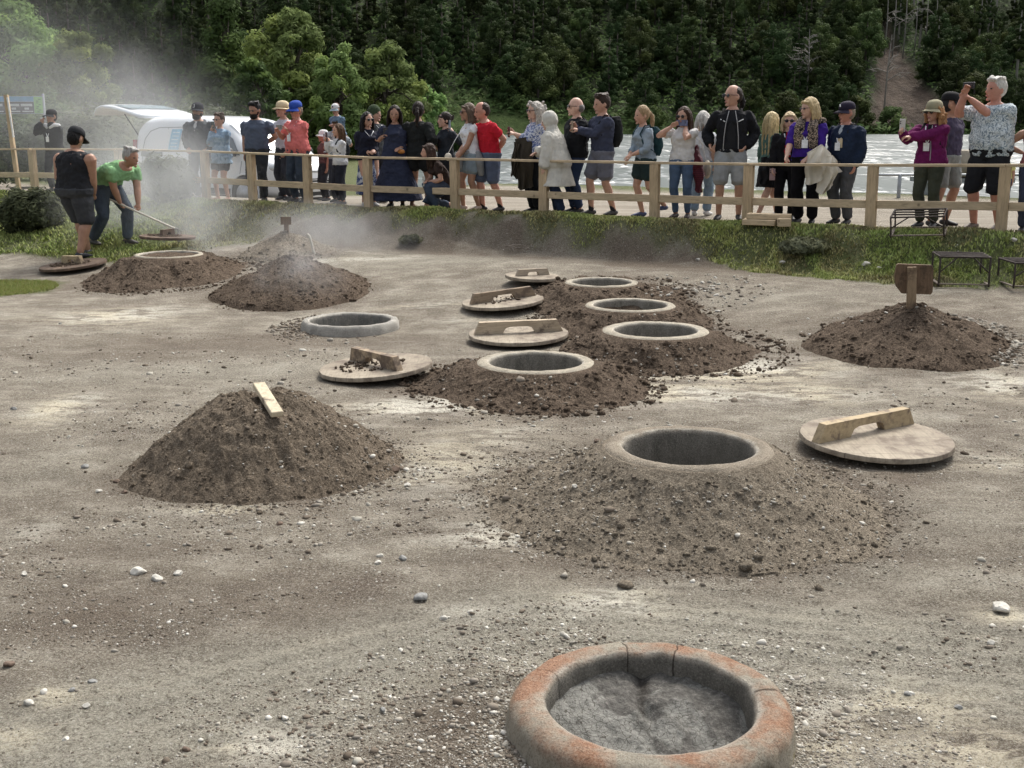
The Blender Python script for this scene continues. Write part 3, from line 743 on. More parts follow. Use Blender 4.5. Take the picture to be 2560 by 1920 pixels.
make_ring(ringC, 'third pale ring of the row, between the second and the farthest', RMP, .018, 300, .5, FLD, [], .007, 5, .36)
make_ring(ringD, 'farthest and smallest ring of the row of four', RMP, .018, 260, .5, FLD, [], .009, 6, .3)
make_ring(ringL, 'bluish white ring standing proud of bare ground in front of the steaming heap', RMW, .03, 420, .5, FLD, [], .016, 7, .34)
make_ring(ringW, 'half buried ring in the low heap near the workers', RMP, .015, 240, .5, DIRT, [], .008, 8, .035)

# ================= lids =================
LIDW = woodm('weathered_lid_wood', (.34, .295, .23), 1, .3, (.15, .12, .095), axis=(9, 1, 1), planks=5.3)
LIDH = woodm('handle_wood', (.42, .335, .215), 1, .3, (.17, .13, .10), axis=(1.2, 8, 6))
LIDD = woodm('soil_covered_lid_wood', (.24, .17, .12), 1, .8, (.085, .06, .045), axis=(9, 1, 1))
def lid(xc, yc, wd, z, hyaw, label, tilt=(0, 0), mat=None, hmat=None, soil=0, lift=0, hl=.86, seed=0, hoff=0):
    p = ray(xc, yc+wd*.10) if z < .45 else on_z(xc, yc, z)
    if z < .45: z = p.z+.07; p = on_z(xc, yc, z)
    r = wd*K*depth_of(p)/FPX/2
    root = empty('wooden_pit_cover', p, label=label, cat='pit cover', group='round wooden pit covers with plank handles')
    root.rotation_euler = (tilt[0], tilt[1], 0)
    mb = MB(); n = 72; rings = []
    for rr, zz in ((.0, -.02), (r*.97, -.02), (r, -.014), (r, .012), (r*.992, .018), (r*.6, .019), (r*.3, .019)):
        rings.append([Vector((rr*math.cos(2*math.pi*k/n)*(1+.006*math.sin(k*1.7)) if rr else .001*math.cos(2*math.pi*k/n), rr*math.sin(2*math.pi*k/n) if rr else .001*math.sin(2*math.pi*k/n), zz)) for k in range(n)])
    mb.loft(rings); mb.build('lid_board', mat or LIDW, root, auto=35)
    # handle: plank on edge with sloping ends and a hand hole under its middle
    L = r*hl; hh = r*.24; pts = [(-L, 0), (-L*.36, 0), (-L*.30, hh*.42), (-L*.22, hh*.55), (L*.22, hh*.55), (L*.30, hh*.42), (L*.36, 0), (L, 0), (L*.80, hh), (-L*.80, hh)]
    w_ = .022*r/.45*1.3; ca, sa = math.cos(hyaw), math.sin(hyaw)
    top = [(-L, .0), (-L*.80, hh), (L*.80, hh), (L, 0)]
    def P3(a, b, o): o = o+hoff*r; return (a*ca-o*sa, a*sa+o*ca, b+.0195)
    cols = [(-L, 0, .001), (-L*.88, 0, hh), (-L*.36, 0, hh), (-L*.30, hh*.42, hh), (-L*.2, hh*.55, hh), (L*.2, hh*.55, hh), (L*.30, hh*.42, hh), (L*.36, 0, hh), (L*.86, 0, hh), (L, 0, .001)]
    V = []; F = []
    for a, lo, hi in cols:
        for o in (-w_, w_): V.append(P3(a, lo, o)); V.append(P3(a, hi*(1+.01*math.sin(a*30)), o))
    for i in range(len(cols)-1):
        b = i*4
        F += [(b, b+4, b+5, b+1), (b+2, b+3, b+7, b+6), (b+1, b+5, b+7, b+3), (b, b+2, b+6, b+4)]
    F += [(0, 1, 3, 2), (len(V)-4, len(V)-2, len(V)-1, len(V)-3)]
    h = MB(); h.add(V, F); ho = h.build('handle', hmat or LIDH, root, smooth=False)
    bv = ho.modifiers.new('bevel', 'BEVEL'); bv.width = .004; bv.segments = 2
    if soil:
        rng = np.random.default_rng(seed+50); nn = int(500*soil); a = rng.uniform(0, 6.28, nn); q = r*.85*np.sqrt(rng.random(nn))*.9
        V, F = clodmesh(np.stack([q*np.cos(a)*.8+(-.1*r), q*np.sin(a)*.7, np.full(nn, .024)+.0], 1), np.clip(rng.lognormal(math.log(.008), .6, nn), .004, .03), rng)
        tag(fastmesh('spilt_soil', V, F, DIRT, root), kind='stuff')
    return root
lid(1892, 948, 322, .10, R(33), 'big pale lid with a honey coloured plank handle beside the middle heap', (R(2), R(1)), hl=.95, soil=0, seed=9, hoff=.20)
lid(812, 793, 243, .07, R(-52), 'round lid with a soil crusted handle left of the nearest ring', (R(1), R(-4)), hmat=woodm('dirty_handle_wood', (.42, .33, .23), 1, .6), soil=.35, seed=2, hl=.80)
lid(1120, 722, 215, .10, R(8), 'pale lid whose straight handle lies across, left of the second ring', (R(2), R(-1)), hmat=woodm('bleached_handle_wood', (.46, .38, .28), 1, .15), hl=.90)
lid(1087, 651, 178, .12, R(22), 'soil smeared lid left of the third ring', (R(2), R(-4)), hmat=woodm('soiled_handle_wood', (.27, .21, .15), 1, .4), soil=.12, seed=4, hl=.85)
lid(1150, 598, 118, .20, R(30), 'small far lid left of the farthest ring, its handle sticking up', (R(1), R(2)), hmat=woodm('grey_handle_wood', (.40, .34, .27), 1, .2), hl=.7)
lid(158, 572, 140, .26, R(150), 'brown soil covered lid on the ground at the feet of the worker in black', (R(3), R(-5)), mat=LIDD, soil=.6, seed=6, hl=.45)
lid(362, 512, 118, .50, R(80), 'dark lid resting on the far side of the heap being dug', (R(-1), R(2)), mat=LIDD, hmat=LIDD, soil=.5, seed=7, hl=.5)
# ================= timber fence =================
PINE = woodm('new_pine', (.52, .40, .26), 1, 0, axis=(6, 6, .8)); PINEH = woodm('new_pine_rail', (.54, .43, .29), 1, 0, axis=(1, 1, 6))
def fpt(xd):
    'point of the fence line in column xd'
    v = raydir(xd, 400); t = (FA.x*FN.x+FA.y*FN.y)/(v.x*FN.x+v.y*FN.y); return Vector((v.x*t, v.y*t, 0))
FROOT = empty('wooden_fence', fpt(1175)+Vector((0, 0, PLAT)), label='low fence of new pine posts with a flat top rail and one lower rail', cat='fence')
FANG = math.atan2(FD.y, FD.x)
def fmesh(mb, name, mat): 
    o = mb.build(name, mat, FROOT, smooth=False); o.matrix_parent_inverse = Matrix.Translation(-FROOT.location); 
    b = o.modifiers.new('bevel', 'BEVEL'); b.width = .006; b.segments = 2; return o
PX = [75, 260, 445, 545, 665, 795, 983, 1175, 1415, 1617, 1885, 2170, 2520]
Rf = Matrix.Rotation(FANG, 3, 'Z')
tops = {}
def rail_z(xd):
    ys = np.interp(xd, [0, 75, 260, 445, 545, 665, 795, 983, 1175, 1415, 1617, 1885, 2170, 2212, 2520], [321, 320, 321, 325, 329, 333, 338, 341, 345, 349, 352, 354, 354, 354, 354])
    q = fpt(xd); v = raydir(xd, ys); return CAMH+v.z*(q.y/v.y)
for i, xd in enumerate(PX):
    q = fpt(xd); zt = rail_z(xd)-.035; g = Hs(q.x, q.y)-.15
    mb = MB(); wd = .125 if i not in (1,) else .11
    mb.box((q.x, q.y, (zt+g)/2), (wd, .10, zt-g), Matrix.Rotation(R(random.uniform(-.8, .8)), 3, 'Y') @ Rf); fmesh(mb, 'post', PINE)
    tops[xd] = (q, zt)
ex = [-60]+PX
for a, b in zip(ex[:-1], ex[1:]):
    qa, qb = fpt(a), fpt(b); za, zb = rail_z(a), rail_z(b)
    if a == 75: 
        qa = fpt(80)
    d = (qb-qa).normalized(); mb = MB()
    mb.beam((qa.x, qa.y, za-.017)+0*qa if False else Vector((qa.x, qa.y, za-.017))+d*.003, Vector((qb.x, qb.y, zb-.017))-d*.003, .115, .034)
    fmesh(mb, 'top_rail', PINEH)
    lz = .36
    o = FN*(.064)
    mb = MB(); za2 = za-.50; zb2 = zb-.50
    side = FN*(-.0)
    mb.beam(Vector((qa.x, qa.y, za2))+d*.064, Vector((qb.x, qb.y, zb2))-d*.064, .04, .10)
    fmesh(mb, 'lower_rail', PINEH)
# second short post beside the left end, tall pole with a white strip
q = fpt(36); mb = MB(); top = Q(24, 206, depth_of(q)).z
tp = empty('tall_post', (q.x, q.y, Hs(q.x, q.y)), label='tall thin pine post with a white strip rising above the fence at the left edge', cat='post')
mb = MB(); mb.beam((0, .1, -.1), (-.09, .1, top-tp.location.z), .085, .07, (1, 0, 0)); mb.build('pole', PINE, tp, smooth=False)
mb = MB(); mb.beam((-.005, .06, 1.05), (-.055, .06, top-tp.location.z-.05), .02, .03, (1, 0, 0)); mb.build('white_strip', plain('white_plastic', (.75, .76, .77), .4), tp, smooth=False)

# ================= wooden sign on the right heap, stakes =================
OLDW = woodm('old_brown_wood', (.17, .115, .075), 1.2, .3, (.07, .05, .035), axis=(6, 6, 1)); OLDL = woodm('old_pale_wood', (.27, .20, .13), 1.2, .35, (.10, .07, .05), axis=(6, 6, 1))
m = m2; sx = raydir(1969, 655); sy = m['y']-.02; px = sx.x/sx.y*sy; zt = m['g']+m['h']
def pz(yd, y): v = raydir(1969, yd); return CAMH+v.z*y/v.y
sg = empty('wooden_sign', (px, sy, pz(662, sy)), rz=R(-8), label='brown wooden sign board on a stub post stuck in the right heap', cat='sign')
hb = pz(573, sy)-pz(662, sy)
mb = MB(); mb.beam((0, -.03, -.15), (-.025, -.03, hb*.97), .085, .04, (0, 1, 0)); o = mb.build('post', OLDL, sg, smooth=False)
b = o.modifiers.new('b', 'BEVEL'); b.width = .008; b.segments = 2
W2 = .16; H2 = hb*.70
out = [(-W2, hb), (-W2*.9, hb+.012), (W2*.98, hb+.005), (W2*1.08, hb-.03), (W2*1.13, hb-H2*.9), (W2*1.05, hb-H2), (-W2*.6, hb-H2*.98), (-W2*.95, hb-H2*.72), (-W2*1.06, hb-H2*.4)]
V = [(x, y, z) for y in (-.008, .03) for x, z in out]; n = len(out)
F = [tuple(range(n)), tuple(range(2*n-1, n-1, -1))]+[(i, n+i, n+(i+1) % n, (i+1) % n) for i in range(n)]
mb = MB(); mb.add(V, F); o = mb.build('board', OLDW, sg, smooth=False); b = o.modifiers.new('b', 'BEVEL'); b.width = .006; b.segments = 2
# stake in the left heap
p0 = Vector((0, 0, 0))
def heap_pt(m, xd, yd):
    v = raydir(xd, yd); o = Vector((0, 0, CAMH)); t = 3
    while t < 30:
        p = o+v*t; h = Hs(p.x, p.y)+float(mound_h(m, np.array([p.x]), np.array([p.y]))[0])
        if p.z < h: return p
        t += .01
    return p
a = heap_pt(m1, 598, 908); bq = Q(560, 856, depth_of(a)+.33)
a = a+Vector((0, 0, .045)); bq = bq+Vector((0, 0, .075)); mb = MB(); mb.beam(a-(bq-a).normalized()*.02, bq, .075, .035, (0, 0, 1))
st = mb.build('wooden_stake', woodm('pale_stake_wood', (.60, .52, .38), 1, .1, axis=(5, 5, 1)), smooth=False); tag(st, 'short pale plank sticking out of the left foreground heap', 'stake')
b = st.modifiers.new('b', 'BEVEL'); b.width = .004
a = heap_pt(m3, 682, 560); bq = Q(668, 508, depth_of(a)-.05)
mb = MB(); mb.tube([a-(bq-a)*.15, a.lerp(bq, .5), a.lerp(bq, .93), bq+Vector((-.025, 0, .01))], [.019, .018, .018, .022], 10)
tag(mb.build('marker_pole', plain('pale_pole', (.55, .52, .46), .6)), 'thin pale pole with a rounded end leaning out of the steaming heap', 'pole')
a = Vector((m5['x'], m5['y'], m5['g']+m5['h'])); 
sp = empty('marker_sign', a, label='dim little board on a post topping the heap under the bank, veiled in steam', cat='sign')
mb = MB(); mb.beam((0, 0, -.1), (0, 0, .19), .06, .04, (0, 1, 0)); mb.build('post', OLDW, sp, smooth=False)
mb = MB(); mb.beam((0, -.025, .10), (0, -.025, .21), .15, .02, (0, 1, 0)); mb.build('board', OLDW, sp, smooth=False)

# ================= plank blocks against the fence =================
pb = ray(1650, 486)
pk = empty('plank_pile', pb, rz=FANG+R(4), label='short pile of sawn pine offcuts lying against the fence foot', cat='planks')
def plk(c, s, rz):
    mb = MB(); mb.box(c, s, Matrix.Rotation(rz, 3, 'Z')); o = mb.build('plank', PINEH, pk, smooth=False); b = o.modifiers.new('b', 'BEVEL'); b.width = .006
plk((0.05, .02, .035), (.42, .17, .07), 0); plk((.12, -.16, .035), (.34, .16, .07), R(4)); plk((-.05, -.05, .107), (.55, .18, .07), R(186)); plk((-.28, .10, .05), (.16, .14, .10), R(20))

# ================= rusty racks =================
RUST = plain('rusty_iron', (.045, .034, .03), .75, .2, .4, 30, .3)
def rack(name, p, sx, sy, sz, rz, label, nb=4, braces=True, tilt=(0, 0)):
    root = empty(name, p, rz=rz, label=label, cat='metal rack', group='rusty metal racks left at the bank'); root.rotation_euler = (tilt[0], tilt[1], rz)
    r = .011; c = [(-sx, -sy), (sx, -sy), (sx, sy), (-sx, sy)]
    for a in c:
        mb = MB(); mb.tube([(a[0], a[1], 0), (a[0]*.99, a[1], sz*.5), (a[0], a[1], sz)], r, 6); mb.build('leg', RUST, root)
    mb = MB()
    for i in range(4):
        a, b = c[i], c[(i+1) % 4]; mb.tube([(*a, sz), (*b, sz)], r, 6)
    for k in range(1, nb):
        y = -sy+2*sy*k/nb; mb.tube([(-sx, y, sz+.004), (0, y, sz-.002), (sx, y, sz+.004)], r*.9, 6)
    mb.build('grid_top', RUST, root)
    mb = MB()
    for i in range(4):
        a, b = c[i], c[(i+1) % 4]; mb.beam((*a, .02), (*b, .02), .035, .012)
    mb.build('base_frame', plain('rusty_flat_iron', (.12, .095, .075), .8, .1, .4, 20), root, smooth=False)
    if braces:
        for a, b in (((-sx, -sy, sz*.45), (-sx*.3, -sy, sz)), ((sx, -sy, sz*.45), (sx*.3, -sy, sz))):
            mb = MB(); mb.tube([a, b], r*.7, 6); mb.build('brace', RUST, root)
p = ray(2072, 612)
rack('metal_rack', p, .265, .24, .32, R(-10), 'square rusty rack standing at the bank foot, left of the one cut by the frame')
p = ray(2215, 616); rack('metal_rack', p+Vector((.12, 0, 0)), .34, .24, .27, R(-2), 'low rusty rack cut by the right frame edge')
p = ray(1985, 503); rack('metal_rack', p, .30, .22, .24, R(-24), 'rusty rack tipped on the grassy bank top behind the wooden sign', 3, tilt=(R(8), R(-3)))

# ================= things behind =================
GALV = plain('galvanised_steel', (.30, .32, .34), .5, .6, .15)
rl = empty('lake_railing', on_z(1895, 432, PLAT), label='thin grey metal railing between the road and the lake', cat='railing')
mb0 = rl.location
pts = [on_z(x, 436, .74) for x in (1878, 1940, 2010, 2092, 2170, 2250, 2330)]
for i, p in enumerate(pts):
    mb = MB(); q = p-mb0; mb.tube([q-Vector((0, 0, .1)), q+Vector((0, 0, .47))], .035, 8); mb.build('post', GALV, rl)
mb = MB(); mb.tube([p-mb0+Vector((0, 0, .48)) for p in pts], .022, 8); mb.build('rail', GALV, rl)
# dinghy trailer / covered cart between the people on the right
p = on_z(2075, 420, .8); sh = empty('canvas_box', p, rz=R(4), label='weathered canvas covered box on a grey bench beyond the fence at the right', cat='box')
mb = MB(); n = 20; rings = []
for y in np.linspace(-.45, .45, 7): rings.append([Vector((.62*np.sign(math.cos(a))*abs(math.cos(a))**.35, y, .58+.24*np.sign(math.sin(a))*abs(math.sin(a))**.35+.02*math.sin(a*5+y*4))) for a in [2*math.pi*k/n for k in range(n)]])
mb.loft(rings); mb.build('cover', cloth((.30, .27, .22), .9, 1.0, 5), sh)
mb = MB(); mb.box((0, 0, .28), (1.7, .8, .09)); mb.box((-.7, 0, .12), (.1, .7, .24)); mb.box((.7, 0, .12), (.1, .7, .24)); mb.build('bench', GALV, sh, smooth=False)
# banner with a picture on the far left
d = 33; c0 = Q(-20, 246, d); c1 = Q(96, 208, d)
bn = empty('advertising_banner', ((c0.x+c1.x)/2, c0.y, PLAT), rz=0, label='blue and green banner with a picture of dark off road cars behind the hedge', cat='banner')
wx = (c1.x-c0.x)/2; zb, zt = c0.z-PLAT, c1.z-PLAT
def pan(name, x0, x1, z0, z1, y, c, rough=.5):
    mb = MB(); mb.box(((x0+x1)/2*wx, y, zb+(z0+z1)/2*(zt-zb)), ((x1-x0)*wx, .03, (z1-z0)*(zt-zb))); return mb.build(name, plain(name+'_m', c, rough, vs=3, var=.25), bn, smooth=False)
pan('backing', -1, 1, 0, 1, 0, (.30, .40, .47)); pan('blue_band', -.99, .64, .70, .97, -.02, (.10, .26, .42)); pan('green_strip', .66, .99, .03, .97, -.02, (.18, .42, .10))
pan('picture', -.99, .64, .03, .68, -.02, (.035, .04, .05))
mb = MB()
for cx in (-.72, -.1, .38):
    mb.box((cx*wx, -.042, zb+.30*(zt-zb)), (.16*wx, .01, .12*(zt-zb))); mb.box(((cx+.03)*wx, -.042, zb+.14*(zt-zb)), (.4*wx, .01, .07*(zt-zb)))
    mb.box((cx*wx, -.042, zb+.50*(zt-zb)), (.42*wx, .01, .14*(zt-zb)))
mb.build('pictured_cars', plain('pictured_pale', (.42, .46, .48), .5), bn, smooth=False)
mb = MB(); [mb.box((.82*wx+.06*wx*math.sin(k*2), -.042, zb+(.12+.1*k)*(zt-zb)), (.09*wx, .01, .05*(zt-zb))) for k in range(8)]; mb.build('green_marks', plain('dark_green', (.05, .18, .04), .5), bn, smooth=False)
for x in (-1, 1):
    mb = MB(); mb.tube([(x*wx, 0, -.2), (x*wx, 0, zt+.05)], .04, 8); mb.build('pole', GALV, bn)

# ================= van =================
WPAINT = plain('white_car_paint', (.74, .77, .80), .28, 0, .02, 2, 0, .5, .6); BLK = plain('black_plastic', (.018, .019, .021), .55); GLS = plain('dark_glass', (.10, .13, .16), .08, 0, .1, 3, 0, .9)
TYR = plain('tyre_rubber', (.02, .02, .02), .85); RIM = plain('steel_rim', (.42, .43, .44), .35, .6); LAMP = plain('headlight_glass', (.55, .58, .60), .12, .2)
fw = Q(524, 440, 22.6)      # near front wheel column
hd = Vector((.80, -.60, 0)).normalized(); lat = Vector((-hd.y, hd.x, 0))   # lat = far side
fw = fw+Vector((.12, 0, 0)); vo = Vector((fw.x, fw.y, PLAT-.33))-hd*3.45+lat*.80     # van origin: rear end, centre
VAN = empty('white_van', vo, rz=math.atan2(hd.y, hd.x), label='small white delivery van with raised tailgate parked behind the crowd', cat='van')
# local: x forward 0..4.4, y left(+), near side = -y
Lv = 4.40
def roofz(x): return float(np.interp(x, [0, .05, .25, .8, 2.2, 2.75, 3.0, 3.4, 3.62, 3.9, 4.2, 4.36, 4.40], [1.35, 1.62, 1.77, 1.82, 1.80, 1.74, 1.62, 1.30, 1.10, 1.03, .93, .78, .55]))
def halfw(x): return float(np.interp(x, [0, .12, .5, 3.4, 4.0, 4.28, 4.40], [.78, .85, .885, .885, .86, .74, .60]))
def sect(x, n=40):
    zt = roofz(x); hw = halfw(x); zb = .26; r = []
    for k in range(n):
        a = 2*math.pi*k/n; c, s = math.cos(a), math.sin(a)
        y = hw*np.sign(c)*abs(c)**.32; z = (zb+zt)/2+(zt-zb)/2*np.sign(s)*abs(s)**.38
        t = max(0, (z-.95)/.85); y *= 1-.13*t**1.4
        r.append(Vector((x, y, z)))
    return r
mb = MB(); xs = [0, .03, .08, .16, .3, .5, .8, 1.2, 1.6, 2.0, 2.3, 2.6, 2.8, 2.95, 3.1, 3.25, 3.4, 3.52, 3.62, 3.75, 3.9, 4.05, 4.18, 4.28, 4.36, 4.40]
mb.loft([sect(x) for x in xs]); vb = mb.build('body', WPAINT, VAN)
ss = vb.modifiers.new('s', 'SUBSURF'); ss.levels = 1; ss.render_levels = 1
def sidey(x, z, off=.006):
    t = max(0, (z-.95)/.85); zt = roofz(x); s = (z-(.26+zt)/2)/((zt-.26)/2); s = max(-1, min(1, s))
    sa = abs(s)**(1/.38); c = math.sqrt(max(0, 1-sa*sa))**.32
    return -(halfw(x)*c*(1-.13*t**1.4)+off)
def sidepanel(name, poly, mat, off=.008, side=-1, sub=6):
    # poly corner list of (x,z) quad -> grid patch on the body side
    (a, b, c, d) = poly; V = []; F = []; n = 10
    for i in range(n+1):
        for j in range(n+1):
            u, v = i/n, j/n; x = (1-u)*(1-v)*a[0]+u*(1-v)*b[0]+u*v*c[0]+(1-u)*v*d[0]; z = (1-u)*(1-v)*a[1]+u*(1-v)*b[1]+u*v*c[1]+(1-u)*v*d[1]
            V.append((x, sidey(x, z, off)*(-side), z))
    for i in range(n):
        for j in range(n): k = i*(n+1)+j; F.append((k, k+n+1, k+n+2, k+1))
    mb = MB(); mb.add(V, F); return mb.build(name, mat, VAN)
SEAM = plain('seam_grey', (.22, .24, .26), .5)
for s in (-1, 1):
    sidepanel('side_window', [(2.72, 1.08), (3.36, 1.06), (3.12, 1.36), (2.78, 1.56)], GLS, .010, s)
    sidepanel('side_moulding', [(.30, 1.00), (1.02, .99), (1.02, 1.09), (.31, 1.10)], plain('grey_moulding', (.16, .17, .18), .5), .014, s)
    sidepanel('sill', [(.95, .30), (3.0, .30), (3.0, .42), (.95, .42)], BLK, .012, s)
def seam(pts, r=.007):
    mb = MB(); mb.tube([(x, sidey(x, z, -.001), z) for x, z in pts], r, 6); mb.build('panel_seam', SEAM, VAN)
seam([(.32, .86), (.33, 1.1), (.42, 1.35), (.58, 1.50), (.85, 1.57), (1.5, 1.58), (2.2, 1.57), (2.40, 1.50), (2.5, 1.2), (2.5, .5)])
seam([(1.06, .45), (1.06, .9), (1.14, 1.57)]); seam([(2.58, .45), (2.58, 1.0), (2.66, 1.60)]); seam([(3.40, .95), (3.30, .60), (3.02, .42), (2.6, .42)])
# blue notice with pale lines
sidepanel('blue_notice', [(1.20, 1.14), (1.52, 1.13), (1.60, 1.54), (1.28, 1.54)], plain('notice_blue', (.22, .50, .70), .5), .010)
for k in range(5): sidepanel('notice_line', [(1.26+k*.015, 1.19+k*.07), (1.47+k*.015, 1.19+k*.07), (1.475+k*.015, 1.205+k*.07), (1.265+k*.015, 1.205+k*.07)], plain('notice_pale', (.62, .74, .82), .5), .014)
# windscreen on the slope
V = []; F = []
for i, x in enumerate(np.linspace(2.86, 3.56, 9)):
    for j, t in enumerate(np.linspace(-1, 1, 11)):
        V.append((x+.012, t*(halfw(x)*.78), roofz(x)+.012-.045*abs(t)**3*1.2))
for i in range(8):
    for j in range(10): k = i*11+j; F.append((k, k+11, k+12, k+1))
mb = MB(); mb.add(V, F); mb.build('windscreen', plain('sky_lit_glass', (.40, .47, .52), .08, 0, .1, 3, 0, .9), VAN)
for y in (-.3, .25):
    mb = MB(); mb.tube([(3.60, y, 1.14), (3.35, y-.12, 1.36), (3.2, y-.2, 1.50)], .01, 6); mb.build('wiper', BLK, VAN)
mb = MB(); mb.box((4.34, 0, .52), (.16, 1.35, .22)); mb.box((4.30, 0, .34), (.2, 1.5, .16)); o = mb.build('front_bumper', BLK, VAN, smooth=False); b = o.modifiers.new('b', 'BEVEL'); b.width = .05; b.segments = 3
mb = MB()
for k in range(4): mb.box((4.44, 0, .46+.045*k), (.02, 1.0, .018))
mb.build('grille', RIM, VAN, smooth=False)
mb = MB(); mb.box((4.40, 0, .75), (.03, .9, .04)); mb.build('chrome_strip', RIM, VAN, smooth=False)
pl_ = empty('x', (0, 0, 0)); bpy.data.objects.remove(pl_)
mb = MB(); mb.box((4.462, 0, .50), (.012, .50, .11)); mb.box((4.470, .225, .50), (.006, .05, .106), m=1); plo = mb.build('number_plate', [plain('plate_white', (.78, .78, .76), .4), plain('plate_yellow', (.75, .55, .08), .4)], VAN, smooth=False)
def text(body, size, loc, rot, mat, parent, name='lettering', ext=.002):
    cu = bpy.data.curves.new(name, 'FONT'); cu.body = body; cu.size = size; cu.extrude = ext; cu.align_x = 'CENTER'; cu.align_y = 'CENTER'
    ob = bpy.data.objects.new('tmp', cu); COL.objects.link(ob); dg = bpy.context.evaluated_depsgraph_get(); me = bpy.data.meshes.new_from_object(ob.evaluated_get(dg))
    bpy.data.objects.remove(ob); me.materials.clear(); me.materials.append(mat); o = bpy.data.objects.new(name, me); COL.objects.link(o); o.parent = parent; o.location = loc; o.rotation_euler = rot; return o
text('- 51', .10, (4.470, .02, .50), (R(90), 0, R(90)), BLK, plo)
for s in (-1, 1):
    mb = MB(); mb.ell((4.16, s*.66, .83), (.20, .14, .10), 16, 10, Matrix.Rotation(R(-s*28), 3, 'Z')); mb.build('headlight', LAMP, VAN)
    mb = MB(); mb.ell((3.22, s*1.02, 1.10), (.07, .11, .10), 14, 10); mb.tube([(3.22, s*.88, 1.06), (3.22, s*.98, 1.08)], .03, 8); mb.build('wing_mirror', BLK, VAN)
    mb = MB(); mb.box((.02, s*.78, 1.05), (.06, .10, .55)); o = mb.build('tail_lamp', plain('red_lamp', (.35, .03, .03), .25), VAN, smooth=False)
    for x in (.80, 3.45):
        whl = MB(); n = 36; prof = [(.17, -.085), (.285, -.095), (.315, -.07), (.318, .07), (.285, .095), (.17, .085)]
        rings = [[Vector((r*math.cos(2*math.pi*k/n), o, r*math.sin(2*math.pi*k/n))) for k in range(n)] for r, o in prof]
        whl.loft(rings); wo = whl.build('wheel', TYR, VAN); wo.location = (x, s*.80, .318)
        rm_ = MB(); rings = [[Vector((r*math.cos(2*math.pi*k/n), o, r*math.sin(2*math.pi*k/n))) for k in range(n)] for r, o in ((.205, s*.097), (.200, s*.085), (.17, s*.05), (.13, s*.06), (.07, s*.09), (.02, s*.092))]
        rm_.loft(rings); rm_.build('rim', RIM, wo)
        hl = MB(); [hl.ell((.15*math.cos(a), s*.06, .15*math.sin(a)), (.02, .012, .02), 8, 5) for a in np.arange(12)*math.pi/6]; hl.build('rim_hole', BLK, wo)
        ar = MB(); ar.tube([(x+.39*math.cos(a), s*(halfw(x)+.004), .318+.39*math.sin(a)) for a in np.linspace(-.1, math.pi+.1, 20)], .02, 6)
        ar.build('wheel_arch', WPAINT, VAN)
        dk = MB(); n2 = 30; rings = [[Vector((x+r*math.cos(2*math.pi*k/n2), s*(halfw(x)+o), .34+r*math.sin(2*math.pi*k/n2))) for k in range(n2)] for r, o in ((.38, -.2), (.385, .003), (.37, .006), (.001, .007))]
        dk.loft(rings); dk.build('wheel_well', BLK, VAN)
        wo.location.y = s*(halfw(x)-.06)
# open tailgate, hinged at the rear roof edge
tg = MB(); V = []; F = []
ys = np.linspace(-.78, .78, 9); prof = [(.14, 1.80), (-.30, 1.90), (-.75, 1.98), (-1.12, 2.02), (-1.30, 1.97), (-1.38, 1.86)]
rings = []
for x, z in prof:
    r = []
    for y in ys: r.append(Vector((x, y, z+.035-.03*(y/.78)**4)))
    for y in ys[::-1]: r.append(Vector((x+.01, y*.98, z-.045)))
    rings.append(r)
tg.loft(rings); o = tg.build('tailgate', WPAINT, VAN)
mb = MB(); mb.add([(x, y, np.interp(x, [-.95, -.30], [2.04, 1.94])+.008) for x in (-.90, -.35) for y in (-.6, 0, .6)], [(0, 1, 4, 3), (1, 2, 5, 4)]); mb.build('tailgate_glass', plain('tailgate_glass', (.30, .38, .44), .1, 0, .1, 3), o)
mb = MB(); mb.add([(x, y, np.interp(x, [-1.38, -1.12, -.30], [1.86, 1.97, 1.845])-.012) for x in (-.95, -.2) for y in (-.6, 0, .6)], [(0, 1, 4, 3), (1, 2, 5, 4)]); mb.build('tailgate_glass', plain('tailgate_glass', (.30, .38, .44), .1, 0, .1, 3), o)
for s in (-1, 1):
    mb = MB(); mb.tube([(.10, s*.72, 1.35), (-.35, s*.74, 1.84)], .012, 6); mb.build('gas_strut', BLK, VAN)
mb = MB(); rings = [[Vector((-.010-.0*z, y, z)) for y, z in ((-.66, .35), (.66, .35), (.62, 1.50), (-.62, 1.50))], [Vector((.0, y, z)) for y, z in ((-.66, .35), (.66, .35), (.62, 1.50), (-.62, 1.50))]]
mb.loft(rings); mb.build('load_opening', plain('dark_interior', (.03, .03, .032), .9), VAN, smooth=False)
mb = MB(); mb.tube([(1.9, 0, 1.80), (1.7, 0, 2.05)], .006, 6); mb.build('aerial', BLK, VAN)

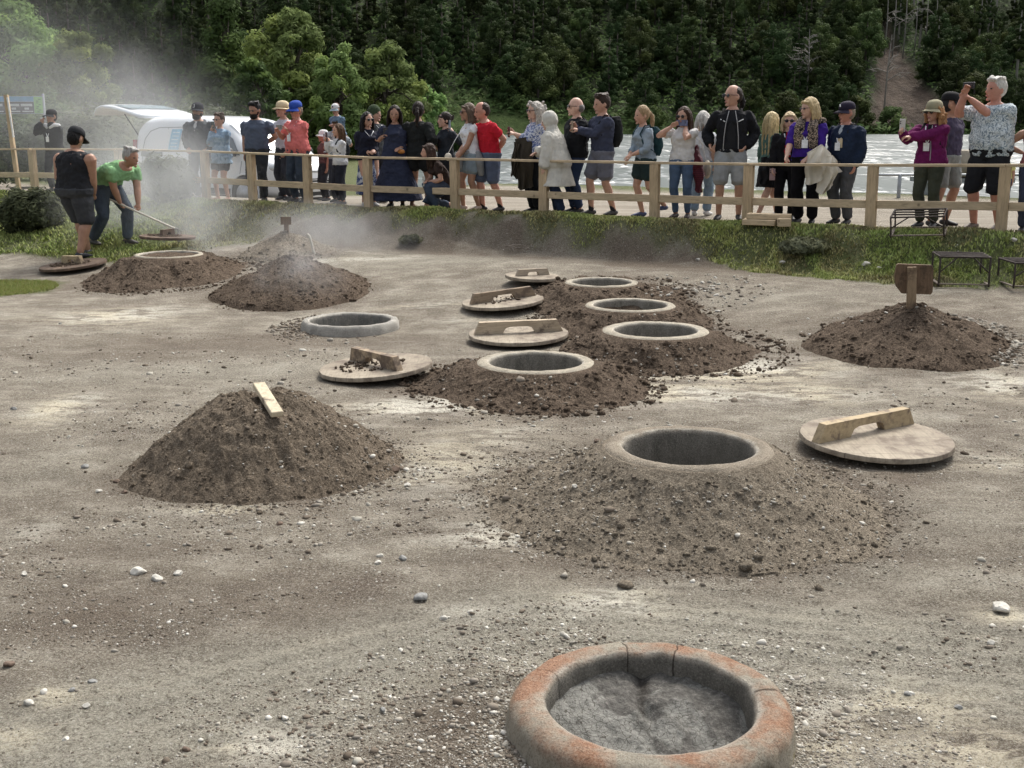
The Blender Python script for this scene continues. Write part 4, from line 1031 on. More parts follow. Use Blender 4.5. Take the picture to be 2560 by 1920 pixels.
# ================= foliage =================
def leafmat(name, c, var=.35, trans=.25):
    m = NT(name); m.set(Roughness=.8); m.b.inputs['Specular IOR Level'].default_value = .08
    t = m.attr('tone'); oi = m.n('ShaderNodeObjectInfo')
    col = m.ramp(t, [(0, tuple(q*(1-var)*.7 for q in c)), (.5, c), (1, (min(1, c[0]*1.75), min(1, c[1]*1.55), min(1, c[2]*1.2)))])
    hv = m.n('ShaderNodeHueSaturation'); m.l(col, hv.inputs['Color'])
    m.l(m.math('ADD', m.math('MULTIPLY', oi.outputs['Random'], .05), .475), hv.inputs['Hue'])
    m.l(m.math('ADD', m.math('MULTIPLY', oi.outputs['Random'], .5), .72), hv.inputs['Value'])
    m.base(hv.outputs[0])
    if trans:
        tr = m.n('ShaderNodeBsdfTranslucent'); ms = m.n('ShaderNodeMixShader'); ms.inputs[0].default_value = trans
        m.l(hv.outputs[0], tr.inputs[0]); m.l(m.b.outputs[0], ms.inputs[1]); m.l(tr.outputs[0], ms.inputs[2]); m.l(ms.outputs[0], m.o.inputs[0])
    return m.m
def quads(P, N, size, rng, asp=1.5, tone=None):
    n = len(P); N = N/np.maximum(np.linalg.norm(N, axis=1)[:, None], 1e-6)
    t = rng.normal(size=(n, 3)); t -= N*(t*N).sum(1)[:, None]; t /= np.maximum(np.linalg.norm(t, axis=1)[:, None], 1e-6)
    b = np.cross(N, t); s = size[:, None] if hasattr(size, '__len__') else size
    c = [P-t*s*asp*.5, P+b*s*.32-t*s*.05, P+t*s*asp*.5, P-b*s*.32+t*s*.05]
    V = np.stack(c, 1).reshape(-1, 3); F = np.arange(n*4).reshape(n, 4)
    return V, F, np.repeat(tone if tone is not None else rng.random(n), 4)
def crown(blobs, n, size, rng, shell=.33, up=.35, asp=1.6, nj=.38):
    'leaves spread through lumpy ellipsoids'
    B = np.array([(*c, *r) for c, r in blobs], float); vol = (B[:, 3]*B[:, 4]*B[:, 5])**.75; k = rng.choice(len(B), n, p=vol/vol.sum())
    d = rng.normal(size=(n, 3)); d /= np.linalg.norm(d, axis=1)[:, None]
    rad = rng.random(n)**shell*rng.normal(1, .07, n)
    lump = 1+.28*(fbm(d[:, 0]*3+k*3.7, d[:, 1]*3+d[:, 2]*4+k, 3, 3)-.5)*2
    P = B[k, :3]+d*B[k, 3:]*(rad*lump)[:, None]
    N = d+rng.normal(0, nj, (n, 3)); N[:, 2] += up
    bt = rng.random(len(B)); tone = np.clip(.6*bt[k]+.16*rng.random(n)+.30*(fbm(P[:, 0]*1.3/B[:, 3].mean()*2, P[:, 2]*2/B[:, 3].mean(), 2, 8)-.25), 0, 1)
    return quads(P, N, size*rng.uniform(.6, 1.3, n), rng, asp, tone)
BARK = plain('bark', (.10, .085, .07), .95, 0, .3, 12, .8)
def limb_tree(root, height, r0, tips, seed, mat=None):
    rng = random.Random(seed); mb = MB()
    tp = Vector((rng.uniform(-.1, .1)*height*.3, 0, height*.75))
    trunk = [Vector((0, 0, -.3)), Vector((.02*height, 0, height*.2)), Vector((-.02*height, .02*height, height*.45)), tp]
    mb.tube(trunk, [r0*1.3, r0, r0*.75, r0*.35], 8)
    for t in tips:
        t = Vector(t); k = rng.uniform(.25, .75); a = trunk[1].lerp(trunk[3], k); m_ = a.lerp(t, .5)+Vector((0, 0, .05*height))
        mb.tube([a, m_, t], [r0*.42, r0*.25, r0*.08], 6)
    return mb.build('trunk', mat or BARK, root)
def broad_blobs(W, Hh, seed, n=16, low=.15, cone=0.0):
    rng = np.random.default_rng(seed); out = []
    for i in range(n):
        z = low+(1-low)*((i+.5)/n); a = i*2.4+rng.uniform(-.4, .4)
        prof = math.sin(math.pi*min(.97, (z*.80+.16)))**.7 if not cone else (1-z)*cone+.12
        rr = W*prof*rng.uniform(.35, .8); s = W*rng.uniform(.30, .48)*(1-.35*z if not cone else (1.15-z))
        out.append(((rr*math.cos(a), rr*math.sin(a), z*Hh*.93), (s, s, s*rng.uniform(.6, .95))))
    out.append(((0, 0, Hh*.88), (W*.28, W*.28, Hh*.10)))
    return out
def tree(name, base, W, Hh, n, leaf, mat, seed, label, cat='tree', group=None, blobs=None, low=.15, shell=.33, nb=16, feather=0):
    root = empty(name, base, rz=seed*1.3, label=label, cat=cat, group=group); rng = np.random.default_rng(seed)
    bl = blobs or broad_blobs(W, Hh, seed, nb, low)
    if feather:
        r2 = random.Random(seed); bl = [((c[0]*r2.uniform(.8, 1.25), c[1]*r2.uniform(.8, 1.25), c[2]*r2.uniform(.93, 1.06)), tuple(q*r2.uniform(.55, .85) for q in r)) for c, r in bl]
    V, F, T = crown(bl, n, leaf, rng, .5 if feather else shell, nj=.55 if feather else .38)
    fastmesh('crown', V, F, mat, root, smooth=False, attrs=dict(tone=T))
    limb_tree(root, Hh, W*.05+.04, [b[0] for b in bl[::2]], seed)
    return root
L_BRI = leafmat('willow_leaf', (.215, .30, .11), .3, .3); L_MID = leafmat('mid_green_leaf', (.095, .145, .052), .35, .25)
L_DRK = leafmat('dark_green_leaf', (.032, .056, .022), .45, .2); L_FOR = leafmat('forest_leaf', (.048, .072, .028), .45, .15); L_FOR2 = leafmat('forest_leaf_light', (.078, .108, .040), .4, .15)
L_BUSH = leafmat('bush_leaf', (.085, .105, .058), .4, .2); L_GREY = leafmat('grey_green_leaf', (.16, .18, .115), .4, .25)
def trunkbase(xd, d, z=PLAT):
    v = Q(xd, 268, d); return Vector((v.x, v.y, z))
def ztop(xd, yd, base): v = raydir(xd, yd); return CAMH+v.z*base.y/v.y
GT = 'light green trees beyond the parking place'
# (column, depth, half width px, top y, leaves, leaf size, material, seed, label)
for xd, d, wd, yt, n, lf, mt, sd_, lab, lo in [
    (35, 52, 215, 0, 42000, .17, L_BRI, 1, 'big light green tree veiled in steam at the left edge', .02),
    (175, 50, 120, 70, 18000, .15, L_BRI, 2, 'smaller light tree right of the big one at the left edge', .02),
    (495, 62, 135, -25, 34000, .17, L_MID, 3, 'tall darker green conical tree behind the van', .03),
    (635, 56, 140, 15, 34000, .16, L_BRI, 4, 'tall light green tree in the middle of the group', .02),
    (735, 52, 100, 100, 18000, .14, L_BRI, 5, 'low light tree leaning over the child on the shoulders', .02),
    (835, 54, 115, 92, 26000, .15, L_BRI, 6, 'rounded light green tree at the right of the group', .02),
    (920, 58, 66, 178, 9000, .15, L_BRI, 7, 'last small light tree where the lake begins', .02),
    (560, 50, 90, 125, 12000, .15, L_MID, 8, 'small mid green tree under the tall conical one', .02)]:
    b = trunkbase(xd, d); W = wd*K*d/FPX; hh = ztop(xd, yt, b)-PLAT
    if sd_ == 3:
        bl = broad_blobs(W, hh, 33, 46, .03, cone=.95); tree('conifer_tree', b, W, hh, n, lf, mt, 3, lab, group=GT, blobs=bl)
    else: tree('broadleaf_tree', b, W*.92, hh, n, lf, mt, sd_, lab, group=GT, low=lo, nb=48, feather=1)
# shrubs
def shrub(xd, yb, wd, yt, n, lf, mt, seed, lab, d=None, z=None, group=None, flat=1.0, name='shrub'):
    b = ray(xd, yb) if d is None else trunkbase(xd, d); W = wd*K*depth_of(b)/FPX; hh = ztop(xd, yt, b)-b.z; rng = np.random.default_rng(seed)
    root = empty(name, b, label=lab, cat='shrub', group=group); bl = []
    for i in range(14):
        a = i*2.4; rr = W*.62*math.sqrt((i+.5)/14); s = W*rng.uniform(.30, .42)
        bl.append(((rr*math.cos(a), rr*math.sin(a)*flat, hh*rng.uniform(.25, .62)*(1-.25*rr/W)), (s, s*flat, hh*rng.uniform(.30, .40))))
    V, F, T = crown(bl, n, lf, rng, .4, .5, 2.4); fastmesh('foliage', V, F, mt, root, smooth=False, attrs=dict(tone=T))
    mb = MB()
    for i in range(7): mb.tube([(0, 0, -.05), Vector(bl[i*2][0])*.5, Vector(bl[i*2][0])], [.02, .014, .006], 5)
    mb.build('stems', BARK, root); return root
shrub(75, 492, 78, 385, 16000, .050, L_BUSH, 11, 'dense dark rounded bush on the grass in front of the fence at the left')
shrub(362, 432, 68, 322, 14000, .050, L_GREY, 12, 'grey green bush in front of the van, half hidden by steam')
shrub(302, 425, 36, 345, 5000, .050, L_GREY, 13, 'narrow light bush beside the kneeling worker, before the van')
shrub(888, 524, 30, 503, 2200, .03, L_GREY, 14, 'low dark tuft at the foot of the dug bank')
shrub(1735, 545, 62, 508, 4500, .035, L_GREY, 15, 'dark woody tuft on the bank below the blond woman with scarf')
for i, (xd, d, wd, yt, lab) in enumerate([(30, 31, 95, 243, 'clipped dark hedge bush at the far left below the banner'), (200, 30, 100, 195, 'tall grey green bush behind the worker in black'), (285, 33, 70, 228, 'bush left of the van under the tailgate'),
    (455, 34, 75, 203, 'rounded light bush above the van roof'), (400, 38, 60, 222, 'low bush behind the van roof'), (120, 36, 80, 185, 'bush behind the man filming at the left'), (545, 40, 50, 230, 'bush behind the bearded man'), (990, 60, 60, 262, 'low bush by the lake corner')]):
    shrub(xd, 0, wd, yt, 11000, .085, L_GREY if i in (1, 3, 2) else L_MID if i > 3 else L_BUSH, 30+i, lab, d=d, group='bushes behind the parking place')

# ================= grass on the bank and at the left =================
def grass(n, xr, sr, seed, sz, name='grass'):
    rng = np.random.default_rng(seed); u = rng.uniform(*xr, n); s = rng.uniform(*sr, n)
    x = FA.x+FD.x*u+FN.x*s; y = FA.y+FD.y*u+FN.y*s
    g = grassmask(x, y); k = rng.random(n) < g*g*1.15*(.25+.75*sst(.36, .52, fbm(x*2.6, y*2.6, 4, 123))); x, y = x[k], y[k]; n = len(x)
    z = H(x, y, False); tall = fbm(x*2.2, y*2.2, 3, 101); h = sz*(.5+1.3*tall)*rng.uniform(.5, 1.3, n)
    a = rng.uniform(0, 6.283, n); lean = rng.uniform(.2, 1.0, n); w_ = h*.16+.002
    dx, dy = np.cos(a), np.sin(a); b = np.stack([x, y, z-.004], 1); sd_ = np.stack([-dy, dx, 0*dx], 1)
    tip = b+np.stack([dx*h*lean, dy*h*lean, h], 1); md = b+np.stack([dx*h*lean*.35, dy*h*lean*.35, h*.6], 1)
    V = np.stack([b-sd_*w_[:, None], b+sd_*w_[:, None], md+sd_*w_[:, None]*.8, tip, md-sd_*w_[:, None]*.8], 1)
    V = np.stack([V[:, 0], V[:, 1], V[:, 2], V[:, 4], V[:, 4], V[:, 2], V[:, 3], V[:, 3]], 1)
    V5 = np.stack([V[:, 0], V[:, 1], V[:, 2], V[:, 3], V[:, 6]], 1).reshape(-1, 3); i0 = np.arange(n)*5
    F = np.concatenate([np.stack([i0, i0+1, i0+2, i0+3], 1), np.stack([i0+3, i0+2, i0+4, i0+4], 1)])
    F3 = np.concatenate([np.stack([i0, i0+1, i0+2], 1), np.stack([i0, i0+2, i0+3], 1), np.stack([i0+3, i0+2, i0+4], 1)])
    lush = sst(.45, .7, fbm(x*.9+3, y*.9, 3, 111)); lush = np.maximum(lush, (x > 3.6)*sst(.3, .5, fbm(x*1.5, y*1.5, 2, 13))*(s[k] > .35)); lush = np.maximum(lush, (x < -5.5)*.85)
    t = np.clip(.55*lush+.30*rng.random(n)+.5*(fbm(x*4, y*4, 3, 17)-.5), 0, 1)
    return V5, F3, np.repeat(t, 5)
mgk = NT('bank_grass'); mgk.set(Roughness=.8); mgk.b.inputs['Specular IOR Level'].default_value = .15
mgk.base(mgk.ramp(mgk.attr('tone'), [(.0, (.15, .125, .07)), (.28, (.38, .36, .17)), (.5, (.36, .39, .14)), (.75, (.27, .33, .11)), (1, (.26, .37, .10))]))
parts = [grass(190000, (-3, 11.2), (-.25, 2.3), 1, .028), grass(95000, (11.2, 21), (-.25, 4.2), 2, .04)]
V = np.concatenate([p[0] for p in parts]); o1 = len(parts[0][0]); F = np.concatenate([parts[0][1], parts[1][1]+o1]); T = np.concatenate([p[2] for p in parts])
# field patch at the left edge
rng = np.random.default_rng(5); n = 9000; a = rng.uniform(0, 6.283, n); q = np.sqrt(rng.random(n)); x = pl.x-.4+.95*q*np.cos(a); y = pl.y+.7*q*np.sin(a)
h = .03*rng.uniform(.5, 1.5, n); z = H(x, y, False); aa = rng.uniform(0, 6.28, n); bV = np.stack([np.stack([x-.006, y, z], 1), np.stack([x+.006, y, z], 1), np.stack([x+.02*np.cos(aa), y+.02*np.sin(aa), z+h], 1)], 1).reshape(-1, 3)
F = np.concatenate([F, np.arange(n*3).reshape(n, 3)+len(V)]); V = np.concatenate([V, bV]); T = np.concatenate([T, np.repeat(rng.uniform(.2, .8, n), 3)])
tag(fastmesh('grass', V, F, mgk.m, smooth=False, attrs=dict(tone=T)), kind='stuff')
# dry twigs heap at the bank foot
p = ray(1150, 540); tw = MB(); rr = random.Random(4)
for i in range(26):
    a = rr.uniform(0, 3.14); l = rr.uniform(.08, .30); c = Vector((rr.uniform(-.35, .35), rr.uniform(-.12, .12), rr.uniform(.01, .07))); d = Vector((math.cos(a), math.sin(a)*.5, rr.uniform(-.15, .35)))*l/2
    tw.tube([c-d, c+Vector((0, 0, .012)), c+d], rr.uniform(.003, .007), 5)
o = tw.build('twig_pile', plain('dry_twigs', (.20, .17, .14), .9)); o.location = p; tag(o, 'small heap of dry grey twigs at the foot of the dug bank', 'twigs')

# ================= lake =================
m = NT('lake_water'); m.set(Roughness=.30); m.base((.06, .08, .08)); m.b.inputs['Specular IOR Level'].default_value = .32
tc = m.n('ShaderNodeTexCoord'); 
mp = m.n('ShaderNodeMapping'); mp.inputs['Scale'].default_value = (.85, .32, 1); m.l(tc.outputs['Object'], mp.inputs[0])
def wn(sc, amp, det):
    x = m.n('ShaderNodeTexNoise'); x.inputs['Scale'].default_value = sc; x.inputs['Detail'].default_value = det; x.inputs['Roughness'].default_value = .6; x.inputs['Distortion'].default_value = .6
    m.l(mp.outputs[0], x.inputs['Vector']); s_ = m.n('ShaderNodeVectorMath', operation='SUBTRACT'); m.l(x.outputs['Color'], s_.inputs[0]); s_.inputs[1].default_value = (.5, .5, .5)
    k = m.n('ShaderNodeVectorMath', operation='MULTIPLY'); m.l(s_.outputs[0], k.inputs[0]); k.inputs[1].default_value = (amp, amp*1.3, 0); return k.outputs[0]
ad = m.n('ShaderNodeVectorMath', operation='ADD'); m.l(wn(2.6, 1.7, 2), ad.inputs[0]); m.l(wn(.3, .8, 1), ad.inputs[1])
a2 = m.n('ShaderNodeVectorMath', operation='ADD'); m.l(ad.outputs[0], a2.inputs[0]); a2.inputs[1].default_value = (0, 0, 1)
nz = m.n('ShaderNodeVectorMath', operation='NORMALIZE'); m.l(a2.outputs[0], nz.inputs[0]); m.l(nz.outputs[0], m.b.inputs['Normal'])
V = np.array([(-160, 22, .3), (420, 22, .3), (420, 330, .3), (-160, 330, .3)]); lake = fastmesh('lake', V, np.array([(0, 1, 2, 3)]), m.m); tag(lake, kind='structure')

# ================= hillside =================
def hill_h(x, y):
    sx = 228+8*(fbm(x*.02, x*0, 3, 3)-.5)*2-.0*x
    t = np.maximum(y-sx, 0); h = t*.52+.0016*t*t*0+ (fbm(x*.018, y*.018, 4, 7)-.5)*22*np.clip(t/45, 0, 1)+3*(fbm(x*.09, y*.09, 3, 9)-.5)*np.clip(t/10, 0, 1)
    return .1+h+.7*np.clip(t/3, 0, 1)
def scar(x, y):
    # landslip scar running down the slope at the right
    lx = raydir(1950, 200); cx = lx.x/lx.y*y+ (0)*y; t = (y-236)/60
    v0 = raydir(1925, 100); v1 = raydir(1965, 235)
    c = np.interp(y, [232, 246, 262, 300], [v1.x/v1.y, (v1.x*.75/v1.y+v0.x*.25/v0.y), v0.x/v0.y+.004, raydir(1905, 30).x/raydir(1905, 30).y])*y
    wv = np.interp(y, [232, 246, 265, 285], [9.5, 6.0, 3.4, .8])
    return sst(1.15, .85, np.abs(x-c)/wv+.35*(fbm(x*.3, y*.3, 3, 5)-.5))*(y > 230)*(y < 290)
xs_ = np.linspace(-190, 210, 260); ys_ = np.concatenate([np.linspace(222, 320, 120), np.linspace(325, 520, 30)])
Xh, Yh = np.meshgrid(xs_, ys_); Zh = hill_h(Xh, Yh); sc_ = scar(Xh, Yh); idx = np.arange(Xh.size).reshape(Xh.shape)
Zh = Zh-sc_*1.2
F = np.stack([idx[:-1, :-1].ravel(), idx[:-1, 1:].ravel(), idx[1:, 1:].ravel(), idx[1:, :-1].ravel()], 1)
m = NT('hillside_soil'); m.set(Roughness=1); f = m.noise(.5, 6, .7); col = m.ramp(f, [(.3, (.014, .022, .009)), (.6, (.045, .062, .022)), (.8, (.07, .09, .032))])
f2 = m.noise(.7, 6, .75, stretch=(1, .35, .35)); sc_col = m.ramp(f2, [(.3, (.035, .025, .018)), (.5, (.070, .050, .036)), (.72, (.12, .092, .070))])
col = m.mix(m.attr('foot'), col, m.ramp(f, [(.3, (.05, .075, .02)), (.7, (.12, .17, .05))])); m.base(m.mix(m.attr('scar'), col, sc_col)); m.bump(f, 1, 1.0)
hl_ = fastmesh('hillside', np.stack([Xh.ravel(), Yh.ravel(), Zh.ravel()], 1), F, m.m, attrs=dict(scar=sc_.ravel(), foot=sst(237, 231, Yh.ravel()))); tag(hl_, kind='structure')
# undergrowth
rng = np.random.default_rng(12); n = 46000
x = rng.uniform(-125, 135, n); y = 226+rng.random(n)**1.25*75; k = (np.abs(x/y) < .47) & (scar(x, y) < .3); x, y = x[k], y[k]; z = hill_h(x, y); n = len(x)
P = np.stack([x, y, z+rng.uniform(0, 2.2, n)*fbm(x*.15, y*.15, 3, 31)*1.3], 1); N = np.stack([rng.normal(0, .5, n), -.5+rng.normal(0, .5, n), np.ones(n)], 1)
tone = np.clip(.75*fbm(x*.08, y*.12, 4, 44)+.4*rng.random(n)-.1, 0, 1)
V, F, T = quads(P, N, rng.uniform(.35, 1.1, n), rng, 1.5, tone)
tag(fastmesh('undergrowth', V, F, leafmat('undergrowth_leaf', (.085, .130, .045), .45, .15), smooth=False, attrs=dict(tone=T)), kind='stuff')
# forest trees: five prototypes, copied
def proto(kind, seed):
    rng = np.random.default_rng(seed); root = empty('forest_tree', (0, 0, -50), cat='tree', group='dark forest trees covering the far hillside')
    if kind == 'conifer':
        W, hh = 3.3, 13; bl = broad_blobs(W, hh, seed, 36, .05, cone=.9); mt = L_FOR; n = 8000; lf = .30
    elif kind == 'tall':
        W, hh = 3.0, 15; bl = broad_blobs(W, hh, seed, 28, .35, cone=.75); mt = L_FOR; n = 7000; lf = .30
    else:
        W, hh = 4.6, 9.5; bl = broad_blobs(W, hh, seed, 32, .12); mt = L_FOR2 if kind == 'round2' else L_FOR; n = 8500; lf = .30
    r2 = random.Random(seed); bl = [((c[0]*r2.uniform(.8, 1.2), c[1]*r2.uniform(.8, 1.2), c[2]*r2.uniform(.94, 1.05)), tuple(q*r2.uniform(.5, .9) for q in r)) for c, r in bl]
    V, F, T = crown(bl, n, lf, rng, .3, .35, 1.5, .34); fastmesh('crown', V, F, mt, root, smooth=False, attrs=dict(tone=T))
    mb = MB(); mb.tube([(0, 0, -1.5), (.1, 0, hh*.4), (0, 0, hh*.85)], [.28, .2, .06], 7); mb.build('trunk', BARK if kind != 'tall' else plain('pale_bark', (.30, .28, .25), .9), root)
    return root
protos = [proto('conifer', 201), proto('tall', 202), proto('round', 203), proto('round2', 204), proto('conifer', 205)]
rng = np.random.default_rng(77); pts = []; tries = 0
while len(pts) < 300 and tries < 60000:
    tries += 1; y = 232+rng.random()**1.1*62; u = rng.uniform(-.455, .455); x = u*y
    left = u < .02
    # open shrubby slope in the middle stays sparse low down
    dens = .95 if (left or u > .30) else float(np.interp(y, [232, 252, 272], [.10, .30, .85]))
    if u < -.05 and y < 240: dens = .9
    if rng.random() > dens: continue
    if float(scar(np.array([x]), np.array([y]))[0]) > .05 or float(scar(np.array([x+2.0]), np.array([y]))[0]) > .3: continue
    mind = 5.2 if y < 262 else 6.2
    if any((x-a)**2+(y-b)**2 < mind*mind for a, b in pts): continue
    pts.append((x, y))
for i, (x, y) in enumerate(pts):
    u = x/y; r = rng.random()
    if u < .02: k = 0 if r < .45 else 4 if r < .8 else 2
    elif u > .28: k = 1 if (r < .55 and y > 246) else 2 if r < .85 else 3
    else: k = 3 if r < .35 else 2 if r < .65 else 0
    o = copy_tree(protos[k]); s = rng.uniform(.72, 1.2); o.location = (x, y, float(hill_h(np.array([x]), np.array([y]))[0])-.3)
    o.scale = (s, s, s*rng.uniform(.9, 1.15)); o.rotation_euler = (0, 0, rng.uniform(0, 6.28))
    col_ = (u*FPX*1.0+1280)/K; row = 'low on' if y < 244 else 'halfway up' if y < 262 else 'high on'
    LMK = [(0, 'the left edge'), (150, 'the green shirt worker'), (280, 'the raised tailgate'), (430, 'the grey jacket'), (552, 'the bearded man'), (640, 'the blue cap'), (725, 'the carried child'), (800, 'the green beanie'), (860, 'the navy dress'), (905, 'the curly ponytail'), (965, 'the hair bun'), (1016, 'the white sleeveless top'), (1058, 'the red polo shirt'), (1155, 'the curly grey hair'), (1205, 'the white raincoat'), (1250, 'the bald man'), (1302, 'the navy sweatshirt'), (1396, 'the teal backpack'), (1478, 'the woman in jeans'), (1582, 'the tall man in black'), (1668, 'the long blond hair'), (1748, 'the patterned scarf'), (1830, 'the navy cap'), (1950, 'the landslip'), (2020, 'the khaki cap'), (2150, 'the white haired man'), (2212, 'the right edge')]
    lm = min(LMK, key=lambda q: abs(q[0]-col_))[1]
    o['label'] = {0: 'dark conical conifer', 4: 'dark shaggy conifer', 1: 'tall thin stemmed tree', 2: 'dark round crowned tree', 3: 'lighter round crowned tree'}[k]+' '+row+' the far slope above '+lm
for p in protos:
    for ch in list(p.children): bpy.data.objects.remove(ch)
    bpy.data.objects.remove(p)
# lakeside bushes and small trees on the far shore
for i, (xd, yb, wd, yt, lf, lab) in enumerate([(1925, 285, 45, 228, .4, 'light green spreading tree on the far shore below the landslip'), (1850, 285, 42, 205, .45, 'round tree on the far shore left of the landslip'), (1700, 290, 60, 195, .45, 'broad grey green tree on the far shore behind the cap man'),
    (1395, 290, 50, 225, .4, 'low tree on the far shore behind the sweater man'), (1120, 280, 60, 215, .45, 'dark tree on the far shore behind the red shirt'), (1270, 240, 50, 120, .45, 'light round tree on the slope above the bald man'), (1545, 292, 40, 245, .4, 'small bush tree on the far shore left of the tall man'),
    (2140, 292, 60, 240, .4, 'bushy tree on the far shore behind the man filming high'), (2060, 290, 40, 255, .4, 'low bush on the far shore at the right')]):
    d = 226 if i != 5 else 246; v = Q(xd, 268, d); zb = float(hill_h(np.array([v.x]), np.array([v.y]))[0]); b = Vector((v.x, v.y, zb-.3)); W = wd*K*d/FPX; hh = ztop(xd, yt, b)-b.z
    tree('shore_tree', b, W, hh, 3500, lf, L_MID if i in (0, 5, 6, 8) else L_FOR2, 60+i, lab, group='trees along the far shore', low=.05, nb=14)
# pale dead trees
DEAD = plain('dead_wood', (.24, .225, .20), .9)
def deadtree(xd, yb, yt, d, lab, seed, nb=22, lean=0):
    v = Q(xd, 200, d); zb = float(hill_h(np.array([v.x]), np.array([v.y]))[0]); b = Vector((v.x, v.y-0, zb)); hh = ztop(xd, yt, b)-zb
    root = empty('dead_tree', b, label=lab, cat='dead tree'); rr = random.Random(seed); mb = MB()
    mb.tube([(0, 0, -1), (.2, 0, hh*.5), (lean, 0, hh)], [.17, .12, .04], 7); mb.build('trunk', DEAD, root); mb = MB()
    for i in range(nb):
        z = hh*rr.uniform(.3, .95); a = rr.uniform(0, 6.28); l = (hh-z)*.45+.8; e = Vector((l*math.cos(a), l*math.sin(a), z+l*rr.uniform(.1, .5))); s_ = Vector((lean*(z/hh), 0, z))
        mb.tube([s_, s_.lerp(e, .5)+Vector((0, 0, .15*l)), e], [.10, .07, .03], 5)
        for q in range(3):
            t = rr.uniform(.4, .9); c = s_.lerp(e, t); mb.tube([c, c+Vector((rr.uniform(-1, 1), rr.uniform(-1, 1), rr.uniform(.2, 1)))*l*.3], [.05, .02], 4)
    mb.build('branches', DEAD, root)
deadtree(1742, 0, 62, 240, 'bare pale branching dead tree on the middle of the slope', 3, 26)
deadtree(1912, 0, 75, 236, 'tall thin dead trunk at the left rim of the landslip', 4, 10, .6)
for i, (xd, yt) in enumerate([(1905, -20), (1922, -30), (1968, -10), (1990, -25), (2010, -30), (1945, -30)]):
    deadtree(xd, 0, yt, 262, ['bare slim trunk just left above the landslip', 'bare slim trunk above the top of the landslip', 'slim pale trunk right of the landslip head', 'second slim trunk right of the landslip head', 'outermost slim trunk right of the landslip', 'slim trunk straight above the landslip'][i], 40+i, 3)
# ================= people =================
def V3(l, f, u): return Vector((l, -f, u))          # person space: l = own left, f = forward, u = up
SK = {'light': (.52, .32, .235), 'fair': (.60, .40, .31), 'tan': (.40, .235, .16), 'red': (.52, .27, .20)}
EYE = plain('eye_dark', (.03, .022, .018), .3); LIP = plain('lip', (.34, .13, .11), .5); SGL = plain('sunglass', (.008, .008, .01), .12)
WHT = plain('white_card', (.78, .80, .82), .5); LANY = plain('white_ribbon', (.75, .76, .80), .6)
MALE = [(.80, .115, .085, 0), (.86, .158, .105, -.005), (.93, .168, .115, -.006), (1.02, .155, .105, .004), (1.12, .152, .107, .006), (1.22, .168, .115, .006), (1.30, .172, .116, .004), (1.36, .152, .098, 0), (1.41, .100, .078, -.004), (1.455, .062, .060, -.004)]
FEM = [(.80, .120, .088, 0), (.86, .165, .110, -.008), (.93, .172, .118, -.010), (1.02, .148, .100, 0), (1.10, .130, .092, .003), (1.19, .142, .105, .014), (1.26, .152, .120, .020), (1.32, .146, .100, .006), (1.375, .100, .078, -.002), (1.44, .052, .054, -.002)]
def remesh(o, vox, disp=0, seed=0, smooth=2, dsz=.12):
    r = o.modifiers.new('remesh', 'REMESH'); r.mode = 'VOXEL'; r.voxel_size = vox; r.use_smooth_shade = True
    if smooth:
        s = o.modifiers.new('smooth', 'SMOOTH'); s.factor = .5; s.iterations = smooth
    if disp:
        key = 'fold%.2f' % dsz; t = bpy.data.textures.get(key) or bpy.data.textures.new(key, 'CLOUDS'); t.noise_scale = dsz; t.noise_depth = 2
        d = o.modifiers.new('folds', 'DISPLACE'); d.texture = t; d.strength = disp; d.mid_level = .5; d.texture_coords = 'GLOBAL' if False else 'LOCAL'
    return o
def ik(S, T, a, b, hint):
    d = T-S; L = d.length; L2 = min(L, (a+b)*.995); d = d.normalized(); T = S+d*L2
    x = (a*a-b*b+L2*L2)/(2*L2); h = math.sqrt(max(a*a-x*x, 0)); hv = hint-d*hint.dot(d)
    if hv.length < 1e-4: hv = Vector((0, 1, 0))-d*d.y
    return S+d*x+hv.normalized()*h, T
def hand(mb, W, D, N, side, curl, s):
    'W wrist, D direction of the hand, N palm normal, fingers curl towards N'
    D = D.normalized(); N = (N-D*N.dot(D)).normalized(); X = D.cross(N)*side
    c = lambda d, x, n: W+(D*d+X*x+N*n)*s
    rings = []
    for d, w_, t in ((-.01, .026, .020), (.02, .032, .017), (.055, .042, .016), (.088, .041, .014)):
        rings.append([c(d, w_*math.cos(q), t*math.sin(q)) for q in [2*math.pi*k/12 for k in range(12)]])
    mb.loft(rings)
    for i, (x, L) in enumerate(((-.030, .068), (-.010, .078), (.011, .073), (.030, .058))):
        p = c(.082, x, 0); a = 0; pts = [c(.066, x, 0), p]; rr = [.0095, .0095]
        for j in range(3):
            a += curl*(.75+.1*i)*(.8 if j else .6); l = L*(.42, .32, .26)[j]*s; p = p+(D*math.cos(a)+N*math.sin(a)+X*x*1.5*(1-curl))*l; pts.append(p); rr.append((.0090, .0080, .0068)[j])
        mb.tube(pts, [q*s for q in rr], 7)
    a0 = c(.012, -.028, .004); a1 = c(.045, -.050, .018+.01*curl); a2 = c(.072, -.055+.02*curl, .030+.016*curl); a3 = c(.092, -.050+.03*curl, .036+.02*curl)
    mb.tube([a0, a1, a2, a3], [.014*s, .012*s, .0098*s, .008*s], 7)
def fpt2(xd):
    v = raydir(xd, 250); t = (FA.x*FN.x+FA.y*FN.y)/(v.x*FN.x+v.y*FN.y); return Vector((v.x*t, v.y*t, 0))
HS = 1.18
def hsc(t): return tuple(q*HS for q in t)
class Person: pass
NP = [0]
